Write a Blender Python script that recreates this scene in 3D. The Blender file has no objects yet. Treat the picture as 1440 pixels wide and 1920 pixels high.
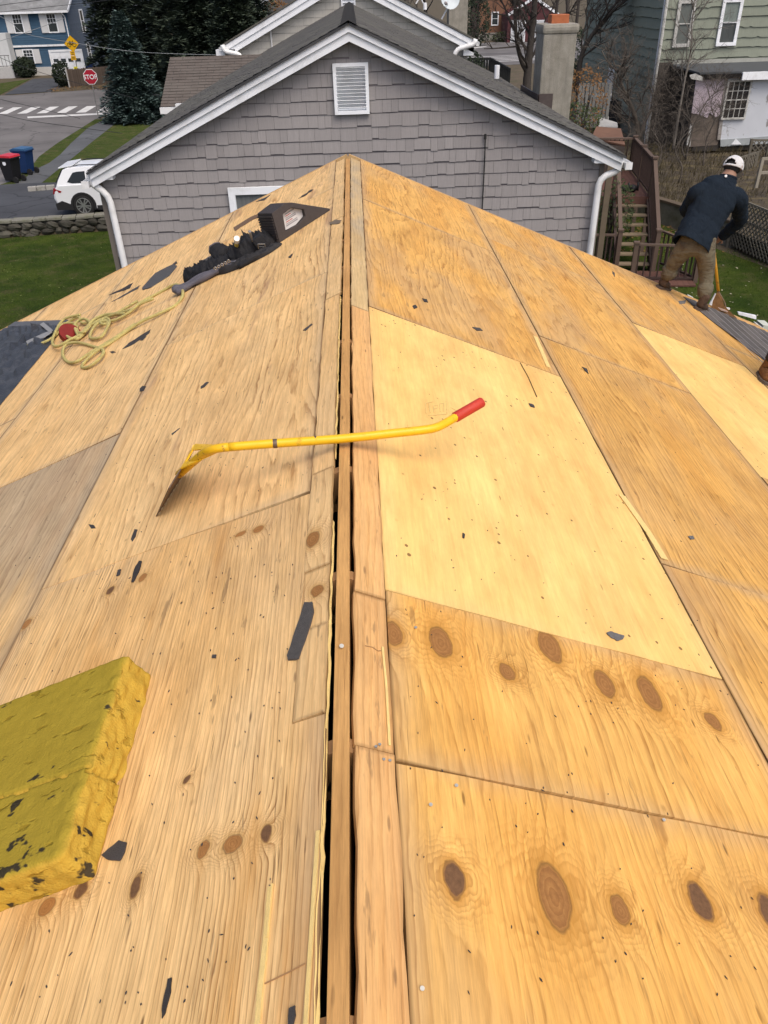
import bpy, bmesh, math, random
from mathutils import Vector, Matrix, noise as mnoise
random.seed(7)
RND = random.Random(11)
scene = bpy.context.scene
COL = scene.collection
# ------------------------------------------------------------------ camera
CAMZ = 6.7                      # eye height above the street
C = Vector((0, 0, CAMZ))
ROT = Matrix(((0.99902169, 0.04144548, -0.01542516),
              (-0.03583637, 0.5543439, -0.83151584),
              (-0.02591173, 0.83125515, 0.55528683)))
F_PX = 1485.0
cam_d = bpy.data.cameras.new('camera')
cam = bpy.data.objects.new('camera', cam_d)
COL.objects.link(cam)
cam.matrix_world = Matrix.Translation(C) @ ROT.to_4x4()
cam_d.sensor_width = 36.0
cam_d.lens = 36.0 * F_PX / 1920.0
cam_d.clip_start = 0.05
cam_d.clip_end = 2000
scene.camera = cam
scene.render.resolution_x, scene.render.resolution_y = 768, 1024
# ------------------------------------------------------------------ sky and sun (overcast)
SUN_EL, SUN_AZ = math.radians(58), math.radians(150)      # azimuth from +Y towards +X
w = bpy.data.worlds.new('World'); scene.world = w; w.use_nodes = True
nt = w.node_tree; nt.nodes.clear()
sk = nt.nodes.new('ShaderNodeTexSky'); sk.sky_type = 'NISHITA'; sk.sun_disc = False
sk.sun_elevation = SUN_EL; sk.sun_rotation = SUN_AZ
sk.air_density = 0.7; sk.dust_density = 5.0; sk.ozone_density = 0.6; sk.altitude = 20
bg = nt.nodes.new('ShaderNodeBackground'); bg.inputs[1].default_value = 0.15
wo = nt.nodes.new('ShaderNodeOutputWorld')
nt.links.new(sk.outputs[0], bg.inputs[0]); nt.links.new(bg.outputs[0], wo.inputs[0])
sl = bpy.data.lights.new('sun', 'SUN'); sl.energy = 0.85; sl.angle = math.radians(40); sl.color = (1, .94, .84)
so = bpy.data.objects.new('sun', sl); COL.objects.link(so)
sd = Vector((math.sin(SUN_AZ) * math.cos(SUN_EL), math.cos(SUN_AZ) * math.cos(SUN_EL), math.sin(SUN_EL)))
so.rotation_euler = sd.to_track_quat('Z', 'Y').to_euler(); so.location = (0, 0, 60)
vs = scene.view_settings
vs.view_transform = 'Standard'; vs.look = 'None'; vs.gamma = 1; vs.use_curve_mapping = False
vs.exposure = 0.38

# ------------------------------------------------------------------ placing helpers
def ray(x, y):
    d = ROT @ Vector((x - 720, -(y - 960), -F_PX)); return d.normalized()
def atY(x, y, Y):
    d = ray(x, y); return C + d * (Y / d.y)
def atX(x, y, X):
    d = ray(x, y); return C + d * (X / d.x)
def atZ(x, y, Z):
    d = ray(x, y); return C + d * ((Z - CAMZ) / d.z)
XR, HR, SL = -0.0906, 1.415, 0.4363        # our ridge: x, drop below the eye, slope
CA = 1 / math.sqrt(1 + SL * SL); SA = SL * CA
ZR = CAMZ - HR
def roof_s(x, y):
    """pixel -> (local x, y) on the sheathing; local x is negative on the left slope"""
    d = ray(x, y)
    for side in (1, -1):
        t = (-HR + SL * side * XR) / (d.z + SL * side * d.x)
        p = d * t
        s = side * (p.x - XR) / CA
        if s >= 0: return side * s, p.y
    return 0.0, p.y
def roof_m(side):
    return Matrix(((CA, 0, side * SA, XR), (0, 1, 0, 0), (-side * SA, 0, CA, ZR), (0, 0, 0, 1)))
def roofW(lx, y, h=0.0, side=None):
    side = side or (1 if lx >= 0 else -1)
    return roof_m(side) @ Vector((lx, y, h))
def onroof(x, y, h=0.0):
    lx, yy = roof_s(x, y); return roofW(lx, yy, h)

# ------------------------------------------------------------------ object helpers
def tag(o, label=None, cat=None, group=None, kind=None):
    if label: o['label'] = label
    if cat: o['category'] = cat
    if group: o['group'] = group
    if kind: o['kind'] = kind
    return o
def empty(name, loc=(0, 0, 0), label=None, cat=None, group=None, rz=0):
    o = bpy.data.objects.new(name, None); COL.objects.link(o)
    o.location = loc; o.rotation_euler = (0, 0, rz); o.empty_display_size = .2
    return tag(o, label, cat, group)
def link(o, parent=None):
    COL.objects.link(o)
    if parent is not None:
        o.parent = parent
        o.matrix_parent_inverse = world_of(parent).inverted()
    return o
def world_of(o):
    m = o.matrix_basis.copy()
    if o.parent: m = world_of(o.parent) @ o.matrix_parent_inverse @ m
    return m
def copy_tree(o, parent=None):
    c = o.copy(); COL.objects.link(c)
    if parent is not None: c.parent = parent
    for ch in list(o.children): copy_tree(ch, c)
    return c

class MB:
    def __init__(s): s.v = []; s.f = []; s.m = []; s.smooth = False
    def add(s, vs, fs, m=0):
        b = len(s.v); s.v += [tuple(v) for v in vs]
        s.f += [tuple(i + b for i in f) for f in fs]; s.m += [m] * len(fs); return s
    def box(s, c, d, rot=None, m=0):
        c = Vector(c); hx, hy, hz = d[0] / 2, d[1] / 2, d[2] / 2
        vs = [Vector((x, y, z)) for x in (-hx, hx) for y in (-hy, hy) for z in (-hz, hz)]
        if rot is not None: vs = [rot @ v for v in vs]
        return s.add([v + c for v in vs], [(0, 1, 3, 2), (4, 6, 7, 5), (0, 4, 5, 1), (2, 3, 7, 6), (0, 2, 6, 4), (1, 5, 7, 3)], m)
    def bb(s, a, b, m=0):
        a, b = Vector(a), Vector(b)
        return s.box((a + b) / 2, [abs(b[i] - a[i]) for i in range(3)], None, m)
    def bar(s, a, b, w, h, up=(0, 0, 1), m=0):
        """box from a to b, w sideways, h along up"""
        a, b = Vector(a), Vector(b); d = b - a; L = d.length; y = d.normalized()
        x = y.cross(Vector(up)).normalized(); z = x.cross(y)
        return s.box((a + b) / 2, (w, L, h), Matrix((x, y, z)).transposed(), m)
    def tube(s, pts, r, n=8, cap=True, m=0):
        pts = [Vector(p) for p in pts]; k = len(pts)
        rr = r if isinstance(r, (list, tuple)) else [r] * k
        ref = None; rings = []
        for i, p in enumerate(pts):
            t = (pts[min(i + 1, k - 1)] - pts[max(i - 1, 0)]).normalized()
            if ref is None:
                ref = Vector((0, 0, 1)) if abs(t.z) < .9 else Vector((1, 0, 0))
            x = ref - t * ref.dot(t)
            if x.length < 1e-6: x = t.orthogonal()
            x.normalize(); y = t.cross(x); ref = x
            rings.append([p + (x * math.cos(2 * math.pi * j / n) + y * math.sin(2 * math.pi * j / n)) * rr[i] for j in range(n)])
        vs = [v for rg in rings for v in rg]; fs = []
        for i in range(k - 1):
            for j in range(n):
                a = i * n + j; b = i * n + (j + 1) % n
                fs.append((a, b, b + n, a + n))
        if cap: fs.append(tuple(range(n - 1, -1, -1))); fs.append(tuple((k - 1) * n + j for j in range(n)))
        return s.add(vs, fs, m)
    def prism(s, poly, off, m=0):
        """polygon (list of points) pushed along off"""
        poly = [Vector(p) for p in poly]; off = Vector(off); n = len(poly)
        vs = poly + [p + off for p in poly]
        fs = [tuple(range(n - 1, -1, -1)), tuple(range(n, 2 * n))] + [(i, (i + 1) % n, n + (i + 1) % n, n + i) for i in range(n)]
        return s.add(vs, fs, m)
    def disc(s, c, r, axis, n=16, th=.01, m=0):
        c = Vector(c); a = Vector(axis).normalized()
        return s.tube([c - a * th / 2, c + a * th / 2], r, n, True, m)
    def ball(s, c, r, n=10, k=7, m=0, jit=0, rnd=None):
        c = Vector(c); r = r if isinstance(r, (tuple, list)) else (r, r, r); vs = []; fs = []
        for i in range(k + 1):
            th = math.pi * i / k
            for j in range(n):
                ph = 2 * math.pi * j / n; q = 1 + (rnd.uniform(-jit, jit) if rnd and 0 < i < k else 0)
                vs.append(c + Vector((r[0] * math.sin(th) * math.cos(ph), r[1] * math.sin(th) * math.sin(ph), r[2] * math.cos(th))) * q)
        for i in range(k):
            for j in range(n):
                a = i * n + j; b = i * n + (j + 1) % n
                fs.append((a, a + n, b + n, b))
        return s.add(vs, fs, m)
    def mesh(s, name, mats):
        me = bpy.data.meshes.new(name); me.from_pydata([tuple(v) for v in s.v], [], s.f)
        for mt in (mats if isinstance(mats, (list, tuple)) else [mats]): me.materials.append(mt)
        if any(s.m): me.polygons.foreach_set('material_index', s.m)
        if s.smooth: me.polygons.foreach_set('use_smooth', [True] * len(me.polygons))
        me.update(); return me
    def build(s, name, mats, parent=None, kind=None, smooth=None, bevel=0):
        if smooth is not None: s.smooth = smooth
        me = s.mesh(name, mats)
        bm = bmesh.new(); bm.from_mesh(me)
        bmesh.ops.recalc_face_normals(bm, faces=bm.faces)
        if bevel: bmesh.ops.bevel(bm, geom=list(bm.edges), offset=bevel, segments=2, affect='EDGES', profile=.6)
        bm.to_mesh(me); bm.free()
        o = bpy.data.objects.new(name, me); link(o, parent)
        if kind: o['kind'] = kind
        return o

def smooth_path(pts, n=6):
    pts = [Vector(p) for p in pts]; out = []
    for i in range(len(pts) - 1):
        p0 = pts[max(i - 1, 0)]; p1 = pts[i]; p2 = pts[i + 1]; p3 = pts[min(i + 2, len(pts) - 1)]
        for k in range(n):
            t = k / n
            out.append(.5 * ((2 * p1) + (p2 - p0) * t + (2 * p0 - 5 * p1 + 4 * p2 - p3) * t * t + (3 * p1 - p0 - 3 * p2 + p3) * t ** 3))
    out.append(pts[-1]); return out

# ------------------------------------------------------------------ materials
class NT:
    def __init__(s, name):
        s.mat = bpy.data.materials.new(name); s.mat.use_nodes = True
        s.t = s.mat.node_tree; s.p = s.t.nodes['Principled BSDF']
    def n(s, typ, **kw):
        nd = s.t.nodes.new(typ)
        for k, v in kw.items(): setattr(nd, k, v)
        return nd
    def put(s, sock, v):
        if v is None: return
        if hasattr(v, 'is_linked') or hasattr(v, 'links'): s.t.links.new(v, sock)
        else:
            if isinstance(v, tuple) and len(v) == 3 and sock.type == 'RGBA': v = (*v, 1)
            sock.default_value = v
    def math(s, op, a, b=None, c=None, clamp=False):
        nd = s.n('ShaderNodeMath', operation=op, use_clamp=clamp)
        for i, v in enumerate((a, b, c)): s.put(nd.inputs[i], v)
        return nd.outputs[0]
    def vm(s, op, a, b=None):
        nd = s.n('ShaderNodeVectorMath', operation=op); s.put(nd.inputs[0], a); s.put(nd.inputs[1], b)
        return nd.outputs['Value' if op in ('LENGTH', 'DISTANCE', 'DOT_PRODUCT') else 'Vector']
    def obj(s): 
        return s.n('ShaderNodeTexCoord').outputs['Object']
    def gen(s): return s.n('ShaderNodeTexCoord').outputs['Generated']
    def scale(s, v, sc): return s.vm('MULTIPLY', v, sc)
    def noise(s, v, scale=1, detail=3, rough=.5, dist=0, out='Fac'):
        nd = s.n('ShaderNodeTexNoise'); s.put(nd.inputs['Vector'], v); s.put(nd.inputs['Scale'], scale)
        nd.inputs['Detail'].default_value = detail; nd.inputs['Roughness'].default_value = rough; nd.inputs['Distortion'].default_value = dist
        return nd.outputs[out]
    def voro(s, v, scale, out='Distance', feature='F1'):
        nd = s.n('ShaderNodeTexVoronoi', feature=feature); s.put(nd.inputs['Vector'], v); nd.inputs['Scale'].default_value = scale
        return nd.outputs[out]
    def mr(s, v, a, b, c=0, d=1, smooth=False):
        nd = s.n('ShaderNodeMapRange'); 
        if smooth: nd.interpolation_type = 'SMOOTHSTEP'
        s.put(nd.inputs[0], v)
        for i, q in enumerate((a, b, c, d)): s.put(nd.inputs[i + 1], q)
        return nd.outputs[0]
    def mix(s, f, a, b, mode='MIX'):
        nd = s.n('ShaderNodeMix', data_type='RGBA', blend_type=mode)
        s.put(nd.inputs[0], f); s.put(nd.inputs[6], a); s.put(nd.inputs[7], b)
        return nd.outputs[2]
    def ramp(s, f, stops):
        nd = s.n('ShaderNodeValToRGB'); e = nd.color_ramp.elements
        while len(e) < len(stops): e.new(.5)
        for i, (p, c) in enumerate(stops):
            e[i].position = p; e[i].color = (*c, 1) if isinstance(c, tuple) else (c, c, c, 1)
        s.put(nd.inputs[0], f); return nd.outputs[0]
    def attr(s, name): return s.n('ShaderNodeAttribute', attribute_type='OBJECT', attribute_name=name).outputs['Fac']
    def rnd(s): return s.n('ShaderNodeObjectInfo').outputs['Random']
    def bump(s, h, strength=.3, dist=.01):
        nd = s.n('ShaderNodeBump'); nd.inputs['Strength'].default_value = strength; nd.inputs['Distance'].default_value = dist
        s.put(nd.inputs['Height'], h); s.t.links.new(nd.outputs[0], s.p.inputs['Normal']); return nd
    def done(s, col, rough=.7, spec=None, metal=None):
        s.put(s.p.inputs['Base Color'], col); s.put(s.p.inputs['Roughness'], rough)
        if spec is not None: s.p.inputs['Specular IOR Level'].default_value = spec
        if metal is not None: s.p.inputs['Metallic'].default_value = metal
        return s.mat
def mul(c, k): return tuple(min(1, x * k) for x in c)
def simple(name, col, rough=.7, var=.2, sc=6, bump=0, bsc=60, spec=.3, metal=0, rnd=0, stretch=(1, 1, 1), dirt=None, dirt_amt=0):
    m = NT(name); o = m.scale(m.obj(), stretch)
    c = m.mix(m.noise(o, sc, 4, .6), mul(col, 1 - var), mul(col, 1 + var))
    if rnd: c = m.mix(m.mr(m.rnd(), 0, 1, 0, 1), m.mix(1.0, c, (1 - rnd,) * 3, 'MULTIPLY'), m.mix(1.0, c, (1 + rnd * .6,) * 3, 'MULTIPLY'))
    if dirt: c = m.mix(m.math('MULTIPLY', m.mr(m.noise(o, sc * .6, 6, .7), .48, .68), dirt_amt), c, dirt)
    if bump: m.bump(m.noise(o, bsc, 4, .6), bump, .01)
    return m.done(c, rough, spec, metal)
# ------------------------------------------------------------------ plywood
def knot_group():
    g = bpy.data.node_groups.new('knot_distance', 'ShaderNodeTree')
    g.interface.new_socket('P', in_out='INPUT', socket_type='NodeSocketVector')
    g.interface.new_socket('Centre', in_out='INPUT', socket_type='NodeSocketVector')
    g.interface.new_socket('Inv', in_out='INPUT', socket_type='NodeSocketVector')
    g.interface.new_socket('D', in_out='OUTPUT', socket_type='NodeSocketFloat')
    i = g.nodes.new('NodeGroupInput'); o = g.nodes.new('NodeGroupOutput')
    a = g.nodes.new('ShaderNodeVectorMath'); a.operation = 'SUBTRACT'
    b = g.nodes.new('ShaderNodeVectorMath'); b.operation = 'MULTIPLY'
    c = g.nodes.new('ShaderNodeVectorMath'); c.operation = 'LENGTH'
    g.links.new(i.outputs[0], a.inputs[0]); g.links.new(i.outputs[1], a.inputs[1])
    g.links.new(a.outputs[0], b.inputs[0]); g.links.new(i.outputs[2], b.inputs[1])
    g.links.new(b.outputs[0], c.inputs[0]); g.links.new(c.outputs['Value'], o.inputs[0])
    return g
KG = knot_group()
def plywood(name, light, dark, warm, grey=(.36, .31, .24), seed=0.0, ring=.5, freq=16, greyness=.3, knots=(), checks=.5, holes=.5, edge=.35, warm_amt=.45, fine=.36, blotch=None, fade=None, lin=45, ktone=1.0, streak=.08, ticks=.6, bloth=(.56, .7, .7), dots=0):
    dark0 = dark; warm0 = warm
    m = NT(name); o0 = m.obj()
    off = m.vm('SCALE', (13.7, 7.3, 3.1)); m.put(off.node.inputs['Scale'], m.math('MULTIPLY', m.rnd(), 9.0))
    o = m.vm('ADD', m.vm('ADD', o0, off), (seed, seed * 1.7, seed * .6))
    low = m.noise(m.scale(o, (2.1, .27, 1)), 1, 2, .45)
    mid = m.noise(m.scale(o, (11, 1.5, 1)), 1, 3, .5)
    tiny = m.noise(m.scale(o, (60, 9, 1)), 1, 2, .5)
    sx_ = m.n('ShaderNodeSeparateXYZ'); m.put(sx_.inputs[0], o)
    g = m.math('ADD', m.math('ADD', m.math('MULTIPLY', low, freq), m.math('MULTIPLY', sx_.outputs[0], lin)), m.math('MULTIPLY', mid, 2.6))
    g = m.math('ADD', g, m.math('MULTIPLY', tiny, .5))
    D = Dd = Dw = None
    wob = m.vm('MULTIPLY', m.vm('SUBTRACT', m.noise(o, 14, 2, .5, out='Color'), (.5, .5, .5)), (.014, .035, 0))
    wob2 = m.vm('MULTIPLY', m.vm('SUBTRACT', m.noise(o, 60, 2, .5, out='Color'), (.5, .5, .5)), (.006, .012, 0)); wob = m.vm('ADD', wob, wob2)
    kp = m.vm('ADD', o0, wob)
    for (kx, ky, rx, ry, dk) in knots:
        k = m.n('ShaderNodeGroup'); k.node_tree = KG
        m.put(k.inputs[0], kp); m.put(k.inputs[1], (kx, ky, 0)); m.put(k.inputs[2], (1 / rx, 1 / ry, 0))
        d = k.outputs[0]
        D = d if D is None else m.math('SMOOTH_MIN', D, d, .6)
        k2 = m.n('ShaderNodeGroup'); k2.node_tree = KG; m.put(k2.inputs[0], kp); m.put(k2.inputs[1], (kx, ky, 0)); m.put(k2.inputs[2], (.42 / rx, .75 / ry, 0))
        Dw = k2.outputs[0] if Dw is None else m.math('SMOOTH_MIN', Dw, k2.outputs[0], .5)
        if dk: Dd = d if Dd is None else m.math('MINIMUM', Dd, d)
    if D is not None:
        D0 = D; D = m.math('MULTIPLY', D, m.math('ADD', .72, m.math('MULTIPLY', m.noise(o, 7, 3, .6), .56)))
        e = m.math('EXPONENT', m.math('MULTIPLY', m.math('MULTIPLY', D, D), -.20))
        g = m.math('ADD', g, m.math('MULTIPLY', e, 2.2))
    if Dw is not None:      # flame figure sweeping out around the knots
        q = m.math('ADD', m.math('MULTIPLY', Dw, 4.6), m.math('ADD', m.math('MULTIPLY', mid, 8.0), m.math('MULTIPLY', tiny, 1.8)))
        flame = m.math('MULTIPLY', m.ramp(m.math('FRACT', q), [(0, 0.0), (.4, .2), (.85, 1.0), (1, 0.0)]), m.mr(Dw, .45, 2.5, .6, 0, True))
    brk = m.noise(m.scale(m.vm('ADD', o, (3, 8, 1)), (38, 3.2, 1)), 1, 3, .6)
    fr = m.math('FRACT', g)
    rg = m.ramp(fr, [(0, 0.0), (.35, .12), (.72, .45), (.9, 1.0), (1, 0.0)])
    patch = m.noise(m.scale(o, (2.6, .55, 1)), 1, 3, .55)
    rs = m.math('MULTIPLY', rg, m.mr(patch, .3, .7, ring * .45, min(1, ring * 1.3)))
    rs = m.math('MULTIPLY', rs, m.mr(brk, .36, .62, .25, 1.15))
    if fade:
        gy = m.n('ShaderNodeSeparateXYZ'); m.put(gy.inputs[0], m.gen())
        fm = m.mr(m.math('ADD', gy.outputs[1], m.math('MULTIPLY', m.math('SUBTRACT', mid, .5), .35)), fade[0], fade[1], 0, 1, True)
        light, dark, warm = m.mix(fm, TAN, light), m.mix(fm, TAND, dark), m.mix(fm, TANW, warm)
    col = m.mix(rs, light, dark)
    if Dw is not None: col = m.mix(flame, col, dark)
    wp = m.noise(m.scale(m.vm('ADD', o, (4, 9, 2)), (3.3, .45, 1)), 1, 4, .6)
    col = m.mix(m.math('MULTIPLY', m.mr(wp, .46, .66), warm_amt), col, warm)
    if blotch:
        bw = m.noise(m.scale(m.vm('ADD', o, (1, 3, 7)), (7, 1.0, 1)), 1, 3, .55)
        col = m.mix(m.mr(bw, bloth[0], bloth[1], 0, bloth[2]), col, blotch)
    # fibres
    fb = m.noise(m.scale(o, (260, 13, 1)), 1, 4, .72)
    col = m.mix(1.0, col, m.mix(fb, (1 - fine,) * 3, (1 + fine,) * 3), 'MULTIPLY')
    st = m.noise(m.scale(m.vm('ADD', o, (7, 1, 3)), (85, 3.4, 1)), 1, 4, .65)
    col = m.mix(1.0, col, m.mix(m.mr(st, .40, .60), (1 - streak, 1 - streak * 1.12, 1 - streak * 1.3), (1 + streak * .6,) * 3), 'MULTIPLY')
    bl = m.noise(m.scale(m.vm('ADD', o, (9, 9, 3)), (5.5, 2.4, 1)), 1, 5, .65)
    col = m.mix(1.0, col, m.mix(m.mr(bl, .32, .68), (.86, .84, .81), (1.12, 1.12, 1.12)), 'MULTIPLY')
    tv = m.n('ShaderNodeTexVoronoi'); m.put(tv.inputs['Vector'], m.scale(o, (1, .2, 0))); tv.inputs['Scale'].default_value = 30
    tc = m.n('ShaderNodeSeparateColor'); m.put(tc.inputs[0], tv.outputs['Color'])
    tk = m.math('MULTIPLY', m.mr(tv.outputs['Distance'], .07, .14, 1, 0), m.math('LESS_THAN', tc.outputs[0], m.mr(bl, .3, .7, ticks * .2, ticks)))
    col = m.mix(m.math('MULTIPLY', tk, m.mr(tc.outputs[1], 0, 1, .3, .85)), col, mul(dark0, .38))
    # weathering: grey film in broad patches and along the sheet's own edges
    gx = m.n('ShaderNodeSeparateXYZ'); m.put(gx.inputs[0], m.gen())
    def ed(v, sz):
        a = m.math('MINIMUM', v, m.math('SUBTRACT', 1, v)); return m.math('MULTIPLY', a, m.attr(sz))
    ew = m.noise(m.scale(o, (7, 3, 1)), 1, 4, .6)
    edd = m.math('MINIMUM', ed(gx.outputs[0], 'sx'), ed(gx.outputs[1], 'sy'))
    em = m.math('MULTIPLY', m.mr(m.math('SUBTRACT', edd, m.math('MULTIPLY', ew, .11)), -.06, .05, 1, 0, True), edge)
    jl = m.mr(edd, .003, .011, min(.62, edge * 2.2), 0)
    wn = m.noise(m.scale(m.vm('ADD', o, (31, 5, 8)), (1.6, .7, 1)), 1, 5, .62)
    gm = m.math('MULTIPLY', m.mr(wn, .42, .66, 0, 1, True), greyness)
    gm = m.math('MAXIMUM', gm, em)
    gm = m.math('MULTIPLY', gm, m.mr(fb, .25, .75, .75, 1.1), clamp=True)
    col = m.mix(gm, col, m.mix(rg, grey, mul(grey, .55)))
    col = m.mix(jl, col, mul(dark0, .3))
    # tar smears and drying checks
    ck = m.noise(m.scale(o, (150, 5.5, 1)), 1, 2, .55)
    cg = m.noise(m.scale(o, (5, 2.0, 1)), 1, 3, .6)
    cm = m.math('MULTIPLY', m.mr(ck, .63, .70), m.mr(cg, .42, .62))
    col = m.mix(m.math('MULTIPLY', cm, checks), col, mul(dark0, .42))
    sm = m.noise(m.scale(m.vm('ADD', o, (2, 2, 5)), (26, 4.5, 1)), 1, 4, .6)
    col = m.mix(m.mr(sm, .655, .70, 0, .55 * checks), col, (.12, .075, .04))
    if D is not None:
        # knot: reddish brown heart with its own rings, dark rim
        D = D0
        kr = m.math('FRACT', m.math('MULTIPLY', D, 3.4))
        kc = m.mix(m.noise(o, 70, 4, .65), m.mix(kr, mul((.50, .25, .075), ktone), mul((.34, .15, .042), ktone)), mul((.20, .085, .025), ktone))
        col = m.mix(m.mr(D, .9, 1.9, .75, 0, True), col, mul(warm0, .72))
        col = m.mix(m.mr(D, .86, 1.0, 1, 0, True), col, kc)
        rim = m.math('MULTIPLY', m.mr(D, .88, .97, 0, 1), m.mr(D, .99, 1.1, 1, 0))
        col = m.mix(m.math('MULTIPLY', rim, .6), col, (.10, .05, .02))
        if Dd is not None:
            col = m.mix(m.mr(Dd, .8, .98, .92, 0, True), col, m.mix(m.noise(o, 90, 4, .7), (.05, .026, .013), (.24, .125, .06)))
    # old nail holes
    vo = m.n('ShaderNodeTexVoronoi'); m.put(vo.inputs['Vector'], m.scale(o, (1, .75, 0))); vo.inputs['Scale'].default_value = 10
    sc_ = m.n('ShaderNodeSeparateColor'); m.put(sc_.inputs[0], vo.outputs['Color'])
    hr = m.math('MULTIPLY', sc_.outputs[1], .045)
    hm = m.math('MULTIPLY', m.math('LESS_THAN', vo.outputs['Distance'], m.math('ADD', hr, .008)), m.math('LESS_THAN', sc_.outputs[0], holes))
    halo = m.math('MULTIPLY', m.mr(vo.outputs['Distance'], .02, .11, .4, 0, True), m.math('LESS_THAN', sc_.outputs[0], holes))
    col = m.mix(halo, col, mul(dark0, .7))
    col = m.mix(m.math('MULTIPLY', hm, .9), col, (.045, .028, .018))
    if dots:
        dv = m.n('ShaderNodeTexVoronoi'); m.put(dv.inputs['Vector'], m.scale(m.vm('ADD', o, (4, 4, 0)), (1, .8, 0))); dv.inputs['Scale'].default_value = 21
        dc = m.n('ShaderNodeSeparateColor'); m.put(dc.inputs[0], dv.outputs['Color'])
        dm = m.math('MULTIPLY', m.math('LESS_THAN', dv.outputs['Distance'], m.math('ADD', .05, m.math('MULTIPLY', dc.outputs[1], .10))), m.math('LESS_THAN', dc.outputs[0], dots))
        col = m.mix(m.math('MULTIPLY', dm, .8), col, (.13, .065, .02))
    h = m.math('ADD', m.math('MULTIPLY', rg, -.5), m.math('MULTIPLY', fb, .6))
    h = m.math('SUBTRACT', h, m.math('MULTIPLY', m.math('MAXIMUM', cm, hm), 1.6))
    m.bump(h, .35, .0022)
    return m.done(col, m.mr(fb, 0, 1, .62, .8), .25)

def kn(cx, cy, w, h, dark=0):
    """knot from its place on the sheathing; w, h half sizes"""
    a = roof_s(cx, cy); b = roof_s(cx + w, cy); c = roof_s(cx, cy - h)
    return (a[0], a[1], max(.006, abs(b[0] - a[0])), max(.01, abs(c[1] - a[1])), dark)
KN_A = [kn(852, 1647, 19, 33, 1), kn(1038, 1682, 28, 58), kn(1161, 1706, 15, 30), kn(1312, 1691, 18, 32, 1), kn(1447, 1715, 20, 34, 1)]
KN_B = [kn(737, 1188, 15, 20), kn(826, 1206, 20, 26), kn(951, 1262, 13, 14), kn(1030, 1213, 18, 26), kn(1133, 1284, 16, 22), kn(1217, 1302, 17, 28), kn(1335, 1353, 12, 14)]
KN_L = [kn(383, 1590, 11, 15), kn(437, 1585, 16, 18), kn(500, 1563, 11, 15, 1), kn(152, 1673, 11, 15, 1), kn(256, 1660, 8, 18, 1), kn(90, 1697, 13, 15), kn(485, 993, 9, 6), kn(452, 1002, 9, 4), kn(268, 1083, 7, 7), kn(207, 1108, 6, 6, 1), kn(50, 1170, 7, 7), kn(350, 1465, 6, 6, 1)]
KN_S = [kn(588, 1012, 12, 14), kn(595, 1107, 12, 10)]
TAN, TAND, TANW = (.84, .56, .25), (.36, .175, .055), (.73, .42, .14)
ORA, ORAD, ORAW = (.76, .435, .12), (.35, .145, .024), (.66, .31, .055)
BRI, BRID, BRIW = (.86, .58, .20), (.70, .38, .095), (.82, .48, .15)
PLY = dict(
    leftnear=plywood('plywood_left_near', TAN, mul(TAND, .95), TANW, seed=1.3, ring=.95, freq=13, lin=75, ktone=1.15, greyness=.25, blotch=(.63, .33, .095), knots=KN_L, streak=.13, ticks=.65, checks=.75, holes=.25, warm_amt=.55),
    left=plywood('plywood_left', mul(TAN, 1.0), TAND, TANW, blotch=(.36, .19, .10), bloth=(.63, .72, .6), seed=4.1, ring=.72, freq=20, lin=22, greyness=.12, checks=.6, holes=.3, warm_amt=.35),
    leftgrey=plywood('plywood_left_grey', (.54, .40, .235), (.27, .175, .09), (.42, .24, .12), grey=(.36, .28, .19), seed=8.8, ring=.85, freq=14, lin=30, greyness=.35, fade=(.32, .62), checks=.6, holes=.3, edge=.6),
    strip=plywood('plywood_strip', mul(TAN, .94), TAND, TANW, seed=2.2, ring=.5, freq=9, greyness=.2, checks=.8, holes=.75, edge=.14, knots=KN_S),
    rightA=plywood('plywood_right_knotty', ORA, mul(ORAD, 1.0), ORAW, seed=6.4, ring=.6, freq=14, lin=35, greyness=.22, knots=KN_A, checks=.45, holes=.2, warm_amt=.4),
    rightB=plywood('plywood_right_knot_row', ORA, ORAD, ORAW, seed=9.6, ring=.6, freq=14, lin=30, greyness=.12, knots=KN_B, checks=.6, holes=.35, warm_amt=.6),
    bright=plywood('plywood_fresh', BRI, BRID, BRIW, seed=3.7, ring=.22, freq=9, lin=10, streak=.05, ticks=.15, dots=.5, greyness=.05, checks=.12, holes=.95, edge=.1, warm_amt=.85, fine=.17, blotch=(.84, .50, .16)),
    right=plywood('plywood_right_worn', mul(ORA, .93), mul(ORAD, .9), mul(ORAW, .93), seed=5.5, ring=.78, freq=22, lin=18, greyness=.3, checks=.75, holes=.4, edge=.45),
    rightwarm=plywood('plywood_right_brown', mul(ORA, .88), mul(ORAD, .85), mul(ORAW, .9), seed=7.9, ring=.8, freq=20, lin=35, greyness=.2, checks=.75, holes=.3, edge=.4),
    stripr=plywood('plywood_strip_right', (.74, .43, .16), (.47, .22, .06), (.70, .34, .10), seed=2.9, ring=.5, freq=9, greyness=.1, checks=.8, holes=.6, edge=.15),
    striprg=plywood('plywood_strip_right_grey', (.60, .43, .2), (.35, .22, .09), (.6, .38, .15), seed=1.9, ring=.4, freq=9, greyness=.75, checks=.7, holes=.6, edge=.2),
)
M_beam = plywood('ridge_beam_wood', (.52, .29, .10), (.33, .155, .045), (.55, .29, .09), seed=3.3, ring=.5, freq=10, greyness=.08, checks=.3, holes=.15, edge=.0)
M_split = simple('split_wood', (.80, .58, .22), .7, .25, 40, .3, 120, stretch=(6, 1, 6))
M_rafter = simple('rafter_wood', (.36, .2, .085), .75, .25, 20)
M_black = simple('attic_dark', (.012, .010, .009), .95, .2, 5)
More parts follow.
